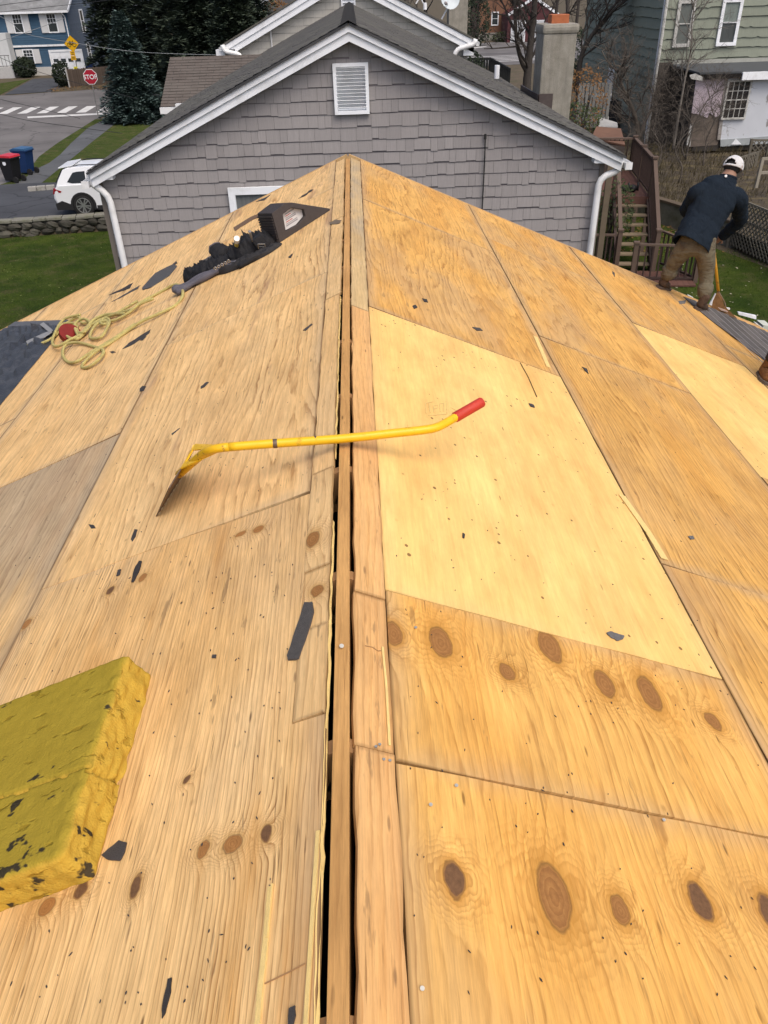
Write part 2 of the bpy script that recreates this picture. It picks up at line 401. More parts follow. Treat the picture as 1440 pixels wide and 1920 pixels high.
M_felt = simple('roofing_felt', (.034, .035, .039), .42, .35, 9, .5, 60, spec=.4, dirt=(.085, .085, .09), dirt_amt=.8)  # paler patches are highlights on the wrinkles, put into the colour
M_tar = simple('tar_scrap', (.062, .056, .053), .8, .35, 60, .5, 300, rnd=.35)
M_tarlight = simple('grey_scrap', (.15, .145, .14), .85, .3, 80, .5, 400)
M_nail = simple('nail_steel', (.62, .6, .52), .35, .1, 20, metal=.8)
# ------------------------------------------------------------------ the house we stand on
house = empty('house', (XR, 4.0, 0), 'house whose stripped gable roof of bare plywood fills the foreground', 'house')
def sheet(name, pts, mat, side, th=.012, lift=0.0, jag=.0025, label=None, seg=.16):
    """plywood sheet from four (lx, y) corners, edges slightly uneven"""
    r = RND; out = []; n = len(pts)
    for i in range(n):
        a, b = Vector(pts[i]), Vector(pts[(i + 1) % n]); L = (b - a).length; k = max(1, int(L / seg))
        nrm = Vector((-(b - a).y, (b - a).x)).normalized()
        for j in range(k):
            p = a.lerp(b, j / k)
            if j: p = p + nrm * r.uniform(-jag, jag)
            out.append((p.x, p.y))
    mb = MB(); mb.prism([(x, y, -th) for x, y in out], (0, 0, th))
    me = mb.mesh(name, mat); bm = bmesh.new(); bm.from_mesh(me)
    bmesh.ops.recalc_face_normals(bm, faces=bm.faces); bm.to_mesh(me); bm.free()
    o = bpy.data.objects.new(name, me)
    o.matrix_world = roof_m(side) @ Matrix.Translation((0, 0, lift + r.uniform(0, .0022)))
    link(o, house)
    xs = [p[0] for p in out]; ys = [p[1] for p in out]
    o['sx'] = max(xs) - min(xs); o['sy'] = max(ys) - min(ys)
    if label: o['label'] = label
    return o
G = .0031
def yend(lx): return min(8.57 + .072 * abs(lx), 8.83)
Y0 = -.6
# ridge strips
def strip(side, gap, joints, mats, x1, wav=.004, gf=None):
    for i in range(len(joints) - 1):
        gap = (gf(joints[i]) if gf else gap)
        a, b = joints[i] + .0025, joints[i + 1] - .0025
        sheet('ridge_strip', [(side * (gap + RND.uniform(0, wav)), a), (side * x1, a), (side * x1, b - .0), (side * (gap + RND.uniform(0, wav)), b)][::side],
              mats[i % len(mats)], side, lift=RND.uniform(0, .003), jag=.004, seg=.08)
strip(-1, .046, [1.30, 1.62, 1.88, 2.45, 4.35, 6.1, 7.35, 8.45], [PLY['strip']], .128, .004, gf=lambda y: .040 if y < 4 else .031)
strip(1, .030, [Y0, 1.195, 1.74, 4.13, 8.46], [PLY['stripr'], PLY['stripr'], PLY['stripr'], PLY['striprg']], .128, .004, gf=lambda y: .031 if y < 4 else .026)
# left slope rows (side -1: local x negative)
def rowL(x0, x1, joints, mats, labels=None, tilt=0.0):
    for i in range(len(joints) - 1):
        a, b = joints[i] + G, joints[i + 1] - G
        e0, e1 = (a, a + tilt), (b, b + tilt)
        if i == len(joints) - 2: e1 = (yend(-x0), yend(-x1))
        sheet('plywood_sheet', [(-x0 - G, e0[0]), (-x0 - G, e1[0]), (-x1 + G, e1[1]), (-x1 + G, e0[1])], mats[i], -1, lift=RND.uniform(0, .002), label=(labels or {}).get(i))
sheet('plywood_sheet', [(-.039, Y0), (-.039, 1.295), (-.128 - G, 1.30), (-.128 - G, 2.33), (-1.33, 2.47), (-1.33, Y0)], PLY['leftnear'], -1, label='knotty plywood sheet nearest the viewer on the left slope')
rowL(.128, 1.33, [2.34, 4.87, 7.3, 8.55], [PLY['left'], PLY['left'], PLY['left']], tilt=.12)
rowL(1.33, 2.55, [Y0, 1.36, 3.77, 6.2, 8.6], [PLY['left'], PLY['leftgrey'], PLY['left'], PLY['left']], {1: 'weathered grey plywood sheet'}, tilt=.04)
rowL(2.55, 3.77, [Y0, 2.6, 5.0, 7.4, 8.7], [PLY['leftgrey'], PLY['left'], PLY['left'], PLY['left']])
rowL(3.77, 5.3, [Y0, 1.5, 4.0, 6.4, 8.8], [PLY['left']] * 4)
# right slope rows
def rowR(x0, x1, joints, mats, labels=None, tilt=0.0):
    for i in range(len(joints) - 1):
        a, b = joints[i] + G, joints[i + 1] - G
        e0, e1 = (a, a + tilt), (b, b + tilt)
        if i == len(joints) - 2: e1 = (yend(x0), yend(x1))
        sheet('plywood_sheet', [(x0 + G, e0[0]), (x1 - G, e0[1]), (x1 - G, e1[1]), (x0 + G, e1[0])], mats[i], 1, lift=RND.uniform(0, .002), label=(labels or {}).get(i))
rowR(.128, 1.345, [Y0, 1.175, 1.787, 4.225, 6.82, 8.5], [PLY['rightA'], PLY['rightB'], PLY['bright'], PLY['right'], PLY['right']],
     {0: 'knotty plywood sheet at the lower right', 1: 'narrow plywood sheet with a row of knots', 2: 'fresh pale plywood sheet'}, tilt=.05)
rowR(1.345, 2.57, [Y0, 2.47, 4.93, 7.37, 8.5], [PLY['right'], PLY['rightwarm'], PLY['right'], PLY['right']], tilt=.05)
rowR(2.57, 3.79, [Y0, 1.4, 3.86, 6.38, 8.5], [PLY['right'], PLY['rightwarm'], PLY['bright'], PLY['right']], {2: 'pale new plywood sheet beside the kneeling boot'}, tilt=.1)
rowR(3.79, 5.4, [Y0, 2.0, 4.6, 7.0, 8.5], [PLY['right']] * 4)
# short saw kerf inside the fresh sheet
def splinter(name, px_pts, w, th, mat, parent=None, h=.0):
    pts = [onroof(*p) for p in px_pts]; mb = MB()
    for a, b in zip(pts[:-1], pts[1:]):
        n = roof_m(1 if a.x > XR else -1).col[2].xyz
        mb.bar(a + n * (h + th / 2), b + n * (h + th / 2), w, th, n)
    return mb.build(name, mat, parent)
splinter('saw_kerf', [(975, 681), (990, 708), (1006, 745)], .004, .002, M_black, house, .0025)
# faint worn grade stamp printed on the fresh sheet
M_stamp = simple('faint_stamp_ink', (.68, .49, .18), .8, .2, 30)
for q in [[(797, 757), (799, 776)], [(797, 757), (812, 754)], [(804, 757), (806, 774)], [(812, 762), (813, 774)], [(812, 762), (820, 760)], [(812, 768), (819, 766)], [(824, 758), (825, 773)], [(824, 758), (832, 757)], [(832, 757), (831, 772)], [(836, 752), (838, 776)], [(803, 780), (838, 777)], [(845, 765), (858, 772)], [(848, 772), (860, 779)]]:
    splinter('grade_stamp', q, .004, .0006, M_stamp, house, .0024)
# splintered bright edge along the left side of the ridge slot
def ribbon(y0, y1, xf, wmax, name, mat, seed):
    r = random.Random(seed); n = max(4, int((y1 - y0) / .035)); L = []; R_ = []
    for i in range(n + 1):
        y = y0 + (y1 - y0) * i / n; t = math.sin(math.pi * i / n) ** .4; x = xf(y) + .0012 * r.gauss(0, 1); wd = wmax * t * r.uniform(.55, 1)
        L.append(roofW(x - wd, y, .0035)); R_.append(roofW(x + .001, y, -.006 + .004 * r.random()))
    mb = MB(); mb.add(L + R_, [(i, i + 1, n + 2 + i, n + 1 + i) for i in range(n)]); return mb.build(name, mat, house)
for k, (a, b, wm) in enumerate([(.2, .62, .007), (.5, 1.0, .008), (.9, 1.3, .005), (1.25, 1.75, .004), (1.7, 2.1, .0035), (2.5, 3.2, .003), (3.2, 4.3, .003)]):
    ribbon(a, b, lambda y: -.0365 + (.001 if y > 1.3 else -.0015), wm, 'edge_splinter', M_split, 60 + k)
splinter('long_splinter', [(484, 1935), (490, 1860), (500, 1770), (509, 1665)], .011, .004, M_split, house, .002)
splinter('long_splinter', [(503, 1760), (513, 1660)], .004, .005, M_split, house, .003)
splinter('edge_sliver', [(575, 1930), (588, 1720), (598, 1560)], .008, .004, M_split, house, .002)
splinter('edge_sliver', [(716, 1215), (723, 1290), (729, 1400)], .006, .004, M_split, house, .002)
splinter('edge_sliver', [(338, 1), (338, 1)][:0] or [(1165, 930), (1215, 1000), (1245, 1050)], .035, .002, M_split, house, .004)
splinter('edge_sliver', [(1003, 632), (1028, 690)], .03, .002, M_split, house, .004)
splinter('split_crack', [(684, 1212), (698, 1215), (708, 1222), (718, 1221)], .0025, .001, M_rafter, house, .0025)
splinter('split_crack', [(498, 1846), (540, 1826), (574, 1808)], .0025, .001, M_rafter, house, .003)
# ridge board and rafters
mb = MB(); n = 36
for i in range(n):
    a = Y0 + (8.35 - Y0) * i / n; b = Y0 + (8.35 - Y0) * (i + 1) / n
mb.bb((-.019, Y0, -.19), (.019, 8.36, -.004))
rb = mb.build('ridge_board', M_beam, house, bevel=.002); rb.location = (XR - house.location.x + house.location.x, 0, ZR); 
rb['sx'] = .04; rb['sy'] = 9.
for y in [0.1, .62, 1.205, 1.83, 2.44, 3.05, 3.66, 4.27, 4.88, 5.49, 6.1, 6.71, 7.32, 7.93]:
    for sd in (1, -1):
        mb = MB(); mb.bb((sd * .021, y - .019, -.16), (sd * 5.3, y + .019, -.0135))
        o = mb.build('rafter', M_rafter, house); o.matrix_basis = roof_m(sd)
        o.matrix_parent_inverse = world_of(house).inverted()
# attic floor, walls, rake boards
M_wallp = simple('painted_wall', (.45, .45, .44), .8, .1, 3)
M_raw = simple('raw_edge_board', (.56, .36, .16), .75, .3, 30, .3, 90)
M_drip = simple('weathered_rake_board', (.36, .22, .11), .8, .4, 14, .3, 80)
mb = MB(); mb.bb((XR - 4.75, -.5, 3.1), (XR + 4.75, 8.2, 3.2)); mb.build('attic_floor', M_black, house)  # coloured near black so the gaps above it look unlit
for sd in (1, -1):
    mb = MB(); mb.bb((XR + sd * 4.7, -.5, -.4), (XR + sd * 4.82, 8.2, 3.1)); mb.build('side_wall', M_wallp, house)
for y in (-.5, 8.15):
    mb = MB(); mb.prism([(XR - 4.7, y, -.5), (XR + 4.7, y, -.5), (XR + 4.7, y, 3.1), (XR, y, 5.1), (XR - 4.7, y, 3.1)], (0, .1, 0)); mb.build('gable_wall', M_wallp, house)
for sd in (1, -1):
    pts = [(sd * .0, yend(0) + .02), (sd * 4.05, yend(sd * 4.05) + .02)]
    mb = MB(); a = (0.0 if sd > 0 else 0, yend(0) + .006); 
    A = Vector((sd * .012, yend(0), 0)); B = Vector((sd * 5.2, yend(sd * 5.2), 0))
    d = (B - A); nn = Vector((0, .028, 0))
    mb.prism([A + Vector((0, .003, -.10)), B + Vector((0, .003, -.10)), B + Vector((0, .003, .006)), A + Vector((0, .003, .006))], nn)
    o = mb.build('rake_board', M_raw, house); o.matrix_basis = roof_m(sd); o.matrix_parent_inverse = world_of(house).inverted()
    mb = MB()
    mb.prism([A + Vector((0, .034, -.14)), B + Vector((0, .034, -.14)), B + Vector((0, .034, .002)), A + Vector((0, .034, .002))], Vector((0, .03, 0)))
    o = mb.build('rake_trim', M_drip, house); o.matrix_basis = roof_m(sd); o.matrix_parent_inverse = world_of(house).inverted()
# torn felt left of the sheathing
def felt(poly, name, nx=34, ny=60):
    """wrinkled sheet over a (lx, y) rectangle clipped by its far edge"""
    mb = MB(); vs = []; fs = []
    for i in range(nx + 1):
        lx = -2.93 - (5.3 - 2.93) * i / nx
        y1 = 7.30 + (-lx - 2.93) * 1.145; 
        if lx < -4.16: y1 = 8.71 + (-lx - 4.16) * .06
        for j in range(ny + 1):
            y = 2.0 + (y1 - 2.0) * j / ny
            q = mnoise.noise(Vector((lx * 2.2 + y * 1.5, y * 5 - lx * 2, 0))) + .6 * mnoise.noise(Vector((lx * 5, y * 12 + lx * 5, 4))) + .3 * mnoise.noise(Vector((lx * 25, y * 8, 1)))
            edge = min(1, i / 2.0, (ny - j) / 2.0)
            h = .006 + edge * max(0, .012 + .085 * abs(q))
            wob = .02 * mnoise.noise(Vector((y * 3, 7, 0))) if i == 0 else 0
            vs.append((lx + wob, y + (.03 * mnoise.noise(Vector((lx * 5, 3, 0))) if j == ny else 0), h))
    for i in range(nx):
        for j in range(ny):
            a = i * (ny + 1) + j; fs.append((a, a + 1, a + ny + 2, a + ny + 1))
    mb.add(vs, fs); o = mb.build(name, M_felt, house, smooth=False)
    o.matrix_basis = roof_m(-1); o.matrix_parent_inverse = world_of(house).inverted()
    return o
felt(None, 'roofing_felt')
mb = MB()
for (a, b, hh) in [((-2.95, 7.27), (-4.2, 8.70), .03)]:
    mb.bar(Vector((*a, .02)), Vector((*b, .02)), .10, .012)
o = mb.build('folded_felt_edge', simple('felt_edge', (.11, .115, .125), .7, .2, 8), house); o.matrix_basis = roof_m(-1); o.matrix_parent_inverse = world_of(house).inverted()
# old shingle courses still nailed at the right eave
def shingle_mat(name, c, var=.3, line=None):
    m = NT(name); o = m.obj()
    g = m.noise(o, 260, 3, .7); b = m.noise(m.scale(o, (3, 1.2, 3)), 1.5, 4, .6)
    col = m.mix(g, mul(c, .6), mul(c, 1.5)); col = m.mix(m.mr(b, .35, .7), mul(col, 1) if isinstance(col, tuple) else col, m.mix(.5, col, (.13, .115, .10)))
    col = m.mix(1.0, col, m.mix(m.rnd(), (.8, .8, .8), (1.15, 1.12, 1.1)), 'MULTIPLY')
    m.bump(g, .5, .004); return m.done(col, .9, .2)
M_shingle = shingle_mat('old_shingles', (.105, .098, .095))
for k in range(9):
    x0 = 4.02 + k * .137
    for j in range(10):
        ya = 4.2 + j * .46 + (k % 2) * .15; yb = ya + .452
        sh = lambda y: (8.2 - y) * .262
        if yb > 8.62: yb = 8.62
        if ya >= yb: continue
        def X(x, y): return max(x, 4.02 + max(0, sh(y)) - .02) if k < 3 else x
        mb = MB(); xe = x0 + .16
        if X(x0, ya) >= xe - .01 and X(x0, yb) >= xe - .01: continue
        P = [(min(X(x0, ya), xe), ya), (xe, ya), (xe, yb), (min(X(x0, yb), xe), yb)]
        vs = [(x, y, .004 + (.010 if abs(x - xe) < 1e-6 else .0)) for x, y in P]
        mb.prism(vs, (0, 0, .006)); o = mb.build('shingle', M_shingle, house)
        o.matrix_basis = roof_m(1); o.matrix_parent_inverse = world_of(house).inverted()
mb = MB()
for k in range(9):
    mb.bb((4.165 + k * .137, 4.3, .018), (4.178 + k * .137, 8.6, .021))
o = mb.build('shingle_edge_wear', simple('shingle_edge', (.24, .23, .22), .9, .4, 30), house, 'stuff'); o.matrix_basis = roof_m(1); o.matrix_parent_inverse = world_of(house).inverted()
# nails: bright heads in the near right sheet, one in the ridge board
def nail(x, y, r=.0042, lean=.3, p=None):
    p = p or onroof(x, y); n = Vector((.25 * lean, -.6 * lean, 1)).normalized(); mb = MB()
    mb.tube([p, p + n * .008], .0016, 6); mb.disc(p + n * .009, r, n, 12, .0016); mb.build('nail', M_nail, house)
for q in [(855, 1476), (807, 1512), (791, 1856), (779, 1180), (1243, 1540)]: nail(*q)
for q in [(705, 1404), (712, 1400), (720, 1428), (731, 1430)]: nail(*q, r=.0035, lean=.1)
d = ray(640, 1214); t = (ZR - .004 - CAMZ) / d.z; nail(0, 0, .006, .6, C + d * t)
# ------------------------------------------------------------------ things lying on the roof
def raised(x, y, h, side=-1):
    """pixel -> point h above the roof plane"""
    d = ray(x, y); H = HR - h / CA
    t = (-H + SL * side * XR) / (d.z + SL * side * d.x)
    return C + d * t
# foam cushion
def foam_mat():
    m = NT('yellow_foam'); o = m.obj()
    n1 = m.noise(o, 9, 5, .6); n2 = m.noise(o, 70, 4, .65); n3 = m.noise(m.vm('ADD', o, (3, 1, 2)), 22, 3, .6)
    col = m.mix(m.mr(n1, .35, .65), (.42, .29, .035), (.56, .38, .045))
    col = m.mix(m.mr(n2, .4, .75), col, (.40, .29, .02))
    g = m.n('ShaderNodeNewGeometry').outputs['Normal']; sp = m.n('ShaderNodeSeparateXYZ'); m.put(sp.inputs[0], g)
    # grime worn into the skin of the block's flat top, torn sides are fresh foam
    zz = m.n('ShaderNodeSeparateXYZ'); m.put(zz.inputs[0], o)
    top = m.mr(zz.outputs[2], .094, .102)
    col = m.mix(m.math('MULTIPLY', top, .8), m.mix(m.noise(o, 40, 4, .6), (.44, .27, .035), (.58, .385, .065)), m.mix(n1, (.25, .19, .022), (.37, .285, .038)))
    sp2 = m.noise(m.scale(o, (10, 26, 20)), 1, 3, .6)
    col = m.mix(m.mr(sp2, .63, .67, 0, .45), col, (.20, .12, .012))
    bk = m.noise(m.scale(m.vm('ADD', o, (5.4, 2, 9)), (13, 20, 15)), 1, 3, .6)
    bk = m.math('ADD', bk, m.mr(zz.outputs[1], 1.0, 1.55, .10, -.03))
    col = m.mix(m.mr(bk, .66, .70, 0, .92), col, (.022, .022, .024))
    v = m.voro(o, 160)
    h = m.math('ADD', m.math('MULTIPLY', n2, .8), m.math('MULTIPLY', v, .5))
    h = m.math('SUBTRACT', h, m.math('MULTIPLY', m.mr(sp2, .61, .67), 1.6))
    m.bump(h, .55, .005)
    return m.done(col, 1.0, .0)
def foam():
    lx0, lx1, y0, y1, T = -.635, -1.30, 1.045, 1.685, .105
    nx, ny, nz = 90, 90, 16; mb = MB(); idx = {}
    def P(i, j, k):
        u, v, q = i / nx, j / ny, k / nz
        x = lx0 + (lx1 - lx0) * u; y = y0 + (y1 - y0) * v; z = T * q
        p = Vector((x, y, z)); N = mnoise.noise
        r = .016                                   # rounded, torn edges
        cx = min(max(x, lx1 + r), lx0 - r); cy = min(max(y, y0 + r), y1 - r); cz = min(z, T - r)
        c = Vector((cx, cy, cz)); d = p - c
        if d.length > 1e-6: p = c + d.normalized() * min(d.length, r * 1.0)
        side = i == 0 or i == nx or j == 0 or j == ny
        a = .005 if side else .0012
        p += Vector((N(p * 12) + .45 * N(p * 40), N(p * 14 + Vector((5, 5, 5))) + .7 * N(p * 45 + Vector((3, 3, 3))), 0)) * a
        if i == 0: p.x += (1 - q) * .014 + .009 * N(Vector((y * 22, q * 6, 1)))
        if k == nz: p.z += .0022 * N(p * 30) - .008 * max(0, N(Vector((x * 18, y * 50, 2))) - .42) + (.012 * N(Vector((y * 20, 3, 3))) if i < 4 else 0)
        if k == nz and abs(v - .39 - .03 * N(Vector((x * 9, 1, 1)))) < .007 and u < .5: p.z -= .012
        if i == 0 and abs(v - .37 - .05 * (1 - q)) < .010: p.x -= .012
        return p
    def vid(i, j, k):
        key = (i, j, k)
        if key not in idx: idx[key] = len(mb.v); mb.v.append(P(i, j, k))
        return idx[key]
    def quad(a, b, c, d): mb.f.append((vid(*a), vid(*b), vid(*c), vid(*d))); mb.m.append(0)
    for i in range(nx):
        for j in range(ny): quad((i, j, nz), (i + 1, j, nz), (i + 1, j + 1, nz), (i, j + 1, nz)); 
    for i in range(nx):
        for k in range(nz):
            quad((i, 0, k), (i + 1, 0, k), (i + 1, 0, k + 1), (i, 0, k + 1)); quad((i, ny, k), (i + 1, ny, k), (i + 1, ny, k + 1), (i, ny, k + 1))
    for j in range(ny):
        for k in range(nz):
            quad((0, j, k), (0, j + 1, k), (0, j + 1, k + 1), (0, j, k + 1)); quad((nx, j, k), (nx, j + 1, k), (nx, j + 1, k + 1), (nx, j, k + 1))
    o = mb.build('foam_cushion', foam_mat(), smooth=True); o.matrix_world = roof_m(-1) @ Matrix.Translation((0, 0, .002))
    tag(o, 'torn yellow foam cushion with black tar stains on the left slope', 'cushion')
foam()

# roof shovel
def yellow_paint(name, c=(.86, .50, .012), rust=.5):
    m = NT(name); o = m.obj()
    n = m.noise(o, 34, 6, .7); n2 = m.noise(o, 9, 4, .6)
    col = m.mix(n2, mul(c, .85), mul(c, 1.08))
    rk = m.mr(m.math('ADD', n, m.math('MULTIPLY', m.math('SUBTRACT', n2, .5), .35)), .56, .64)
    col = m.mix(m.math('MULTIPLY', rk, rust), col, m.mix(n, (.13, .055, .018), (.30, .15, .05)))
    m.bump(n, .25, .002); return m.done(col, m.mr(rk, 0, 1, .38, .75), .4)
M_yel = yellow_paint('yellow_tool_paint', rust=.4); M_yrust = yellow_paint('scuffed_yellow_paint', (.80, .46, .01), .95)
M_steel = simple('scraped_steel', (.17, .13, .10), .5, .5, 25, .3, 120, metal=.6, dirt=(.22, .1, .035), dirt_amt=.7)
M_red = simple('red_rubber_grip', (.50, .045, .025), .5, .15, 30, .2, 90)
def roof_shovel():
    zc = ZR + .035
    A = onroof(292, 970, .002); B = onroof(341, 893, .002); T0 = raised(316, 914, .15); T1 = raised(366, 832, .17)
    root = empty('roof_shovel', A, 'yellow shingle remover with red grip lying across the ridge', 'roofing tool')
    # blade: plate with teeth along the edge that rests on the roof
    nrm = (B - A).cross(T0 - A).normalized(); th = nrm * .004; n = 9; lo = []
    for i in range(n):
        a = A.lerp(B, i / n); b = A.lerp(B, (i + .5) / n); up = (T0 - A) * .07
        lo += [a, a.lerp(b, .6), b + up, A.lerp(B, (i + .9) / n) + up]
    lo.append(B)
    mb = MB(); mb.prism(lo + [T1, T0], th); mb.build('blade', M_steel, root)
    H = lambda x, y, z=zc: atZ(x, y, z)
    J = H(420, 838)
    foot = A.lerp(B, .62) * .45 + T0.lerp(T1, .62) * .55
    pts = smooth_path([foot, H(378, 853, zc - .06), H(398, 843, zc - .012), H(430, 838), H(520, 831), H(640, 822.5), H(740, 812)], 5)
    mb = MB(); mb.tube(pts[:16], .0165, 12); mb.build('handle_neck', M_yrust, root, smooth=True)
    pts2 = [pts[15]] + pts[15:] ; pts2 = pts[15:] 
    tail = smooth_path([H(740, 812), H(795, 806), H(818, 801.5), H(836, 793), H(856, 781, zc + .004)], 5)
    mb = MB(); mb.tube(pts2 + tail[1:], .0165, 12); mb.build('handle', M_yel, root, smooth=True)
    for q, wd in ((455, 3), (512, 8), (590, 4)):
        y0 = 838 - (q - 430) * .0745; p0, p1 = H(q, y0), H(q + wd, y0 - .6)
        mb = MB(); mb.tube([p0, p1], .01695, 12, False); mb.build('worn_band', M_steel, root, smooth=True)
    mb = MB(); g = [H(852, 783.5), H(905, 753, zc + .035)]; ax = (g[1] - g[0]).normalized()
    mb.tube([g[0], g[0] + ax * .003, g[1] - ax * .006, g[1]], [.0185, .0205, .0205, .017], 14); mb.build('grip', M_red, root, smooth=True)
    # gusset: forked flat plate from the blade's top edge to the handle
    w0 = T0.lerp(T1, .42); w1 = T1
    nn = (w1 - w0).cross(J - w0).normalized() * .005; w0 = w0.copy()
    e0, e1 = w0.lerp(J, .30), w1.lerp(J, .30); f0, f1 = w0.lerp(w1, .26), w0.lerp(w1, .74)
    i0, i1, im = e0.lerp(e1, .26), e0.lerp(e1, .74), w0.lerp(J, .40).lerp(w1.lerp(J, .40), .5)
    k0, k1 = J + (w0 - J).normalized() * .03 - Vector((0, .012, 0)), J + Vector((.02, .012, 0))
    mb = MB(); mb.prism([w0, f0, i0, im, k0], nn); mb.prism([w1, k1, k0, im, i1, f1], nn); mb.prism([f0, f1, f1.lerp(i1, .12), f0.lerp(i0, .12)], nn)
    mb.build('gusset', M_yel, root)
    mb = MB(); q0 = A.lerp(B, .8).lerp(T0.lerp(T1, .8), .5); mb.prism([q0, q0.lerp(T1, .95), foot.lerp(pts[4], .35)], nrm * -.006); mb.build('rib', M_yrust, root)
roof_shovel()

# roof seat wedge
M_foamb = simple('black_rubber_foam', (.055, .046, .043), .75, .2, 30, .35, 160)
def local_frame(o, lx, y, yaw, side=-1, h=0):
    o.matrix_world = roof_m(side) @ Matrix.Translation((lx, y, h)) @ Matrix.Rotation(yaw, 4, 'Z')
def wedge():
    root = empty('roof_wedge', (0, 0, 0), 'black foam roof wedge with a label in its handle hole', 'roof wedge')
    local_frame(root, -.58, 6.26, math.radians(29))
    W = .33
    def prof(pts): return [(x, 0, z) for x, z in pts]
    outer = [(0, 0), (.055, .215), (.19, .225), (.235, .205), (.50, .012), (.49, 0)]
    hole = [(.09, .05), (.13, .165), (.215, .172), (.30, .112), (.285, .066), (.2, .042)]
    mb = MB(); n = len(outer)
    def ringface(y):   # outer polygon with the hole, as quads around
        k = len(hole); base = len(mb.v)
        mb.v += [(x, y, z) for x, z in outer]; mb.v += [(x, y, z) for x, z in hole]
        for i in range(6):
            j = (i + 1) % 6; mb.f.append((base + i, base + j, base + 6 + j, base + 6 + i)); mb.m.append(0)
        return base
    hole2 = [hole[0], hole[1], hole[2], hole[3], hole[4], hole[5]]
    a = ringface(0); b = ringface(W)
    for i in range(6):
        j = (i + 1) % 6
        mb.f.append((a + i, a + j, b + j, b + i)); mb.m.append(0)
        mb.f.append((a + 6 + i, a + 6 + j, b + 6 + j, b + 6 + i)); mb.m.append(0)
    def ch(o):
        o.parent = root; return o
    o = mb.build('wedge_body', M_foamb, None, bevel=.006); ch(o)
    for r in range(10):
        for c in range(12):
            t = .08 + r * .088; mb = MB(); x = .055 * t - .004; z = .215 * t
            mb.box((x, .022 + c * .027, z), (.009, .019, .013), Matrix.Rotation(math.radians(14), 3, 'Y')); ch(mb.build('tread', M_foamb))
    mb = MB(); mb.prism([(x, .045, z) for x, z in [(.088, .048), (.13, .167), (.216, .174), (.302, .112), (.287, .064), (.2, .040)]], (0, .01, 0))
    ch(mb.build('label_panel', simple('label_white', (.62, .60, .58), .6, .06, 20)))
    for k in range(7):
        mb = MB(); x0 = .125 + .006 * k; z = .066 + k * .013
        mb.bb((x0, .0435, z), (x0 + (.11 if k not in (2, 5) else .07) - .004 * k, .0445, z + (.006 if k % 3 else .009)))
        ch(mb.build('label_print', simple('label_red', (.45, .12, .10), .6) if k % 3 == 2 else simple('label_grey', (.3, .29, .29), .6)))
wedge()

# tool belt
M_belt = simple('black_belt_fabric', (.015, .015, .017), .75, .4, 30, .5, 150)
M_belt2 = simple('worn_belt_fabric', (.03, .029, .03), .8, .4, 30, .5, 150)
M_pad = simple('grey_belt_padding', (.105, .10, .118), .8, .25, 30, .4, 160)
M_chrome = simple('buckle_metal', (.45, .42, .36), .35, .2, 20, metal=.85)
def pouch(name, lx, y, yaw, L, wd, ht, parent, open_end=True, jit=.012, tilt=0, mat=None):
    """soft open sleeve lying on the roof: rings along its axis, mouth left open"""
    mb = MB(); n = 18; k = 12; rings = []
    for i in range(k + 1):
        t = i / k; s = (.72 + .28 * math.sin(math.pi * min(1, .25 + t * .7))) * (1 + (.18 * t * t if open_end else -.5 * t ** 4))
        if i == 0: s *= .55
        for j in range(n):
            a = 2 * math.pi * j / n; q = 1 + .26 * mnoise.noise(Vector((math.cos(a) * 2 + lx * 9, math.sin(a) * 2, t * 5 + y))) + .14 * mnoise.noise(Vector((math.cos(a) * 5, math.sin(a) * 5 + y, t * 16)))
            mb.v.append(((t - .5) * L + jit * math.sin(a * 3), math.cos(a) * wd / 2 * s * q, ht / 2 + math.sin(a) * ht / 2 * s * q + tilt * t))
    for i in range(k):
        for j in range(n):
            a = i * n + j; b = i * n + (j + 1) % n; mb.f.append((a, b, b + n, a + n)); mb.m.append(0)
    mb.f.append(tuple(range(n))); mb.m.append(0)
    rim_ = [Vector(mb.v[k * n + j]) for j in range(n)] + [Vector(mb.v[k * n])]
    if not open_end: mb.f.append(tuple(k * n + j for j in range(n))); mb.m.append(0)
    o = mb.build(name, mat or M_belt, None, smooth=True)
    md = o.modifiers.new('thick', 'SOLIDIFY'); md.thickness = .006
    local_frame(o, lx, y, yaw, -1, .004); wm = o.matrix_world.copy()
    o.parent = parent; o.matrix_parent_inverse = world_of(parent).inverted(); o.matrix_basis = wm
    if open_end:
        mb = MB(); mb.tube(rim_, .006, 6, False); r_ = mb.build('pouch_rim', M_pad, None, smooth=True); r_.matrix_world = wm; r_.parent = o; r_.matrix_parent_inverse = wm.inverted()
    return o
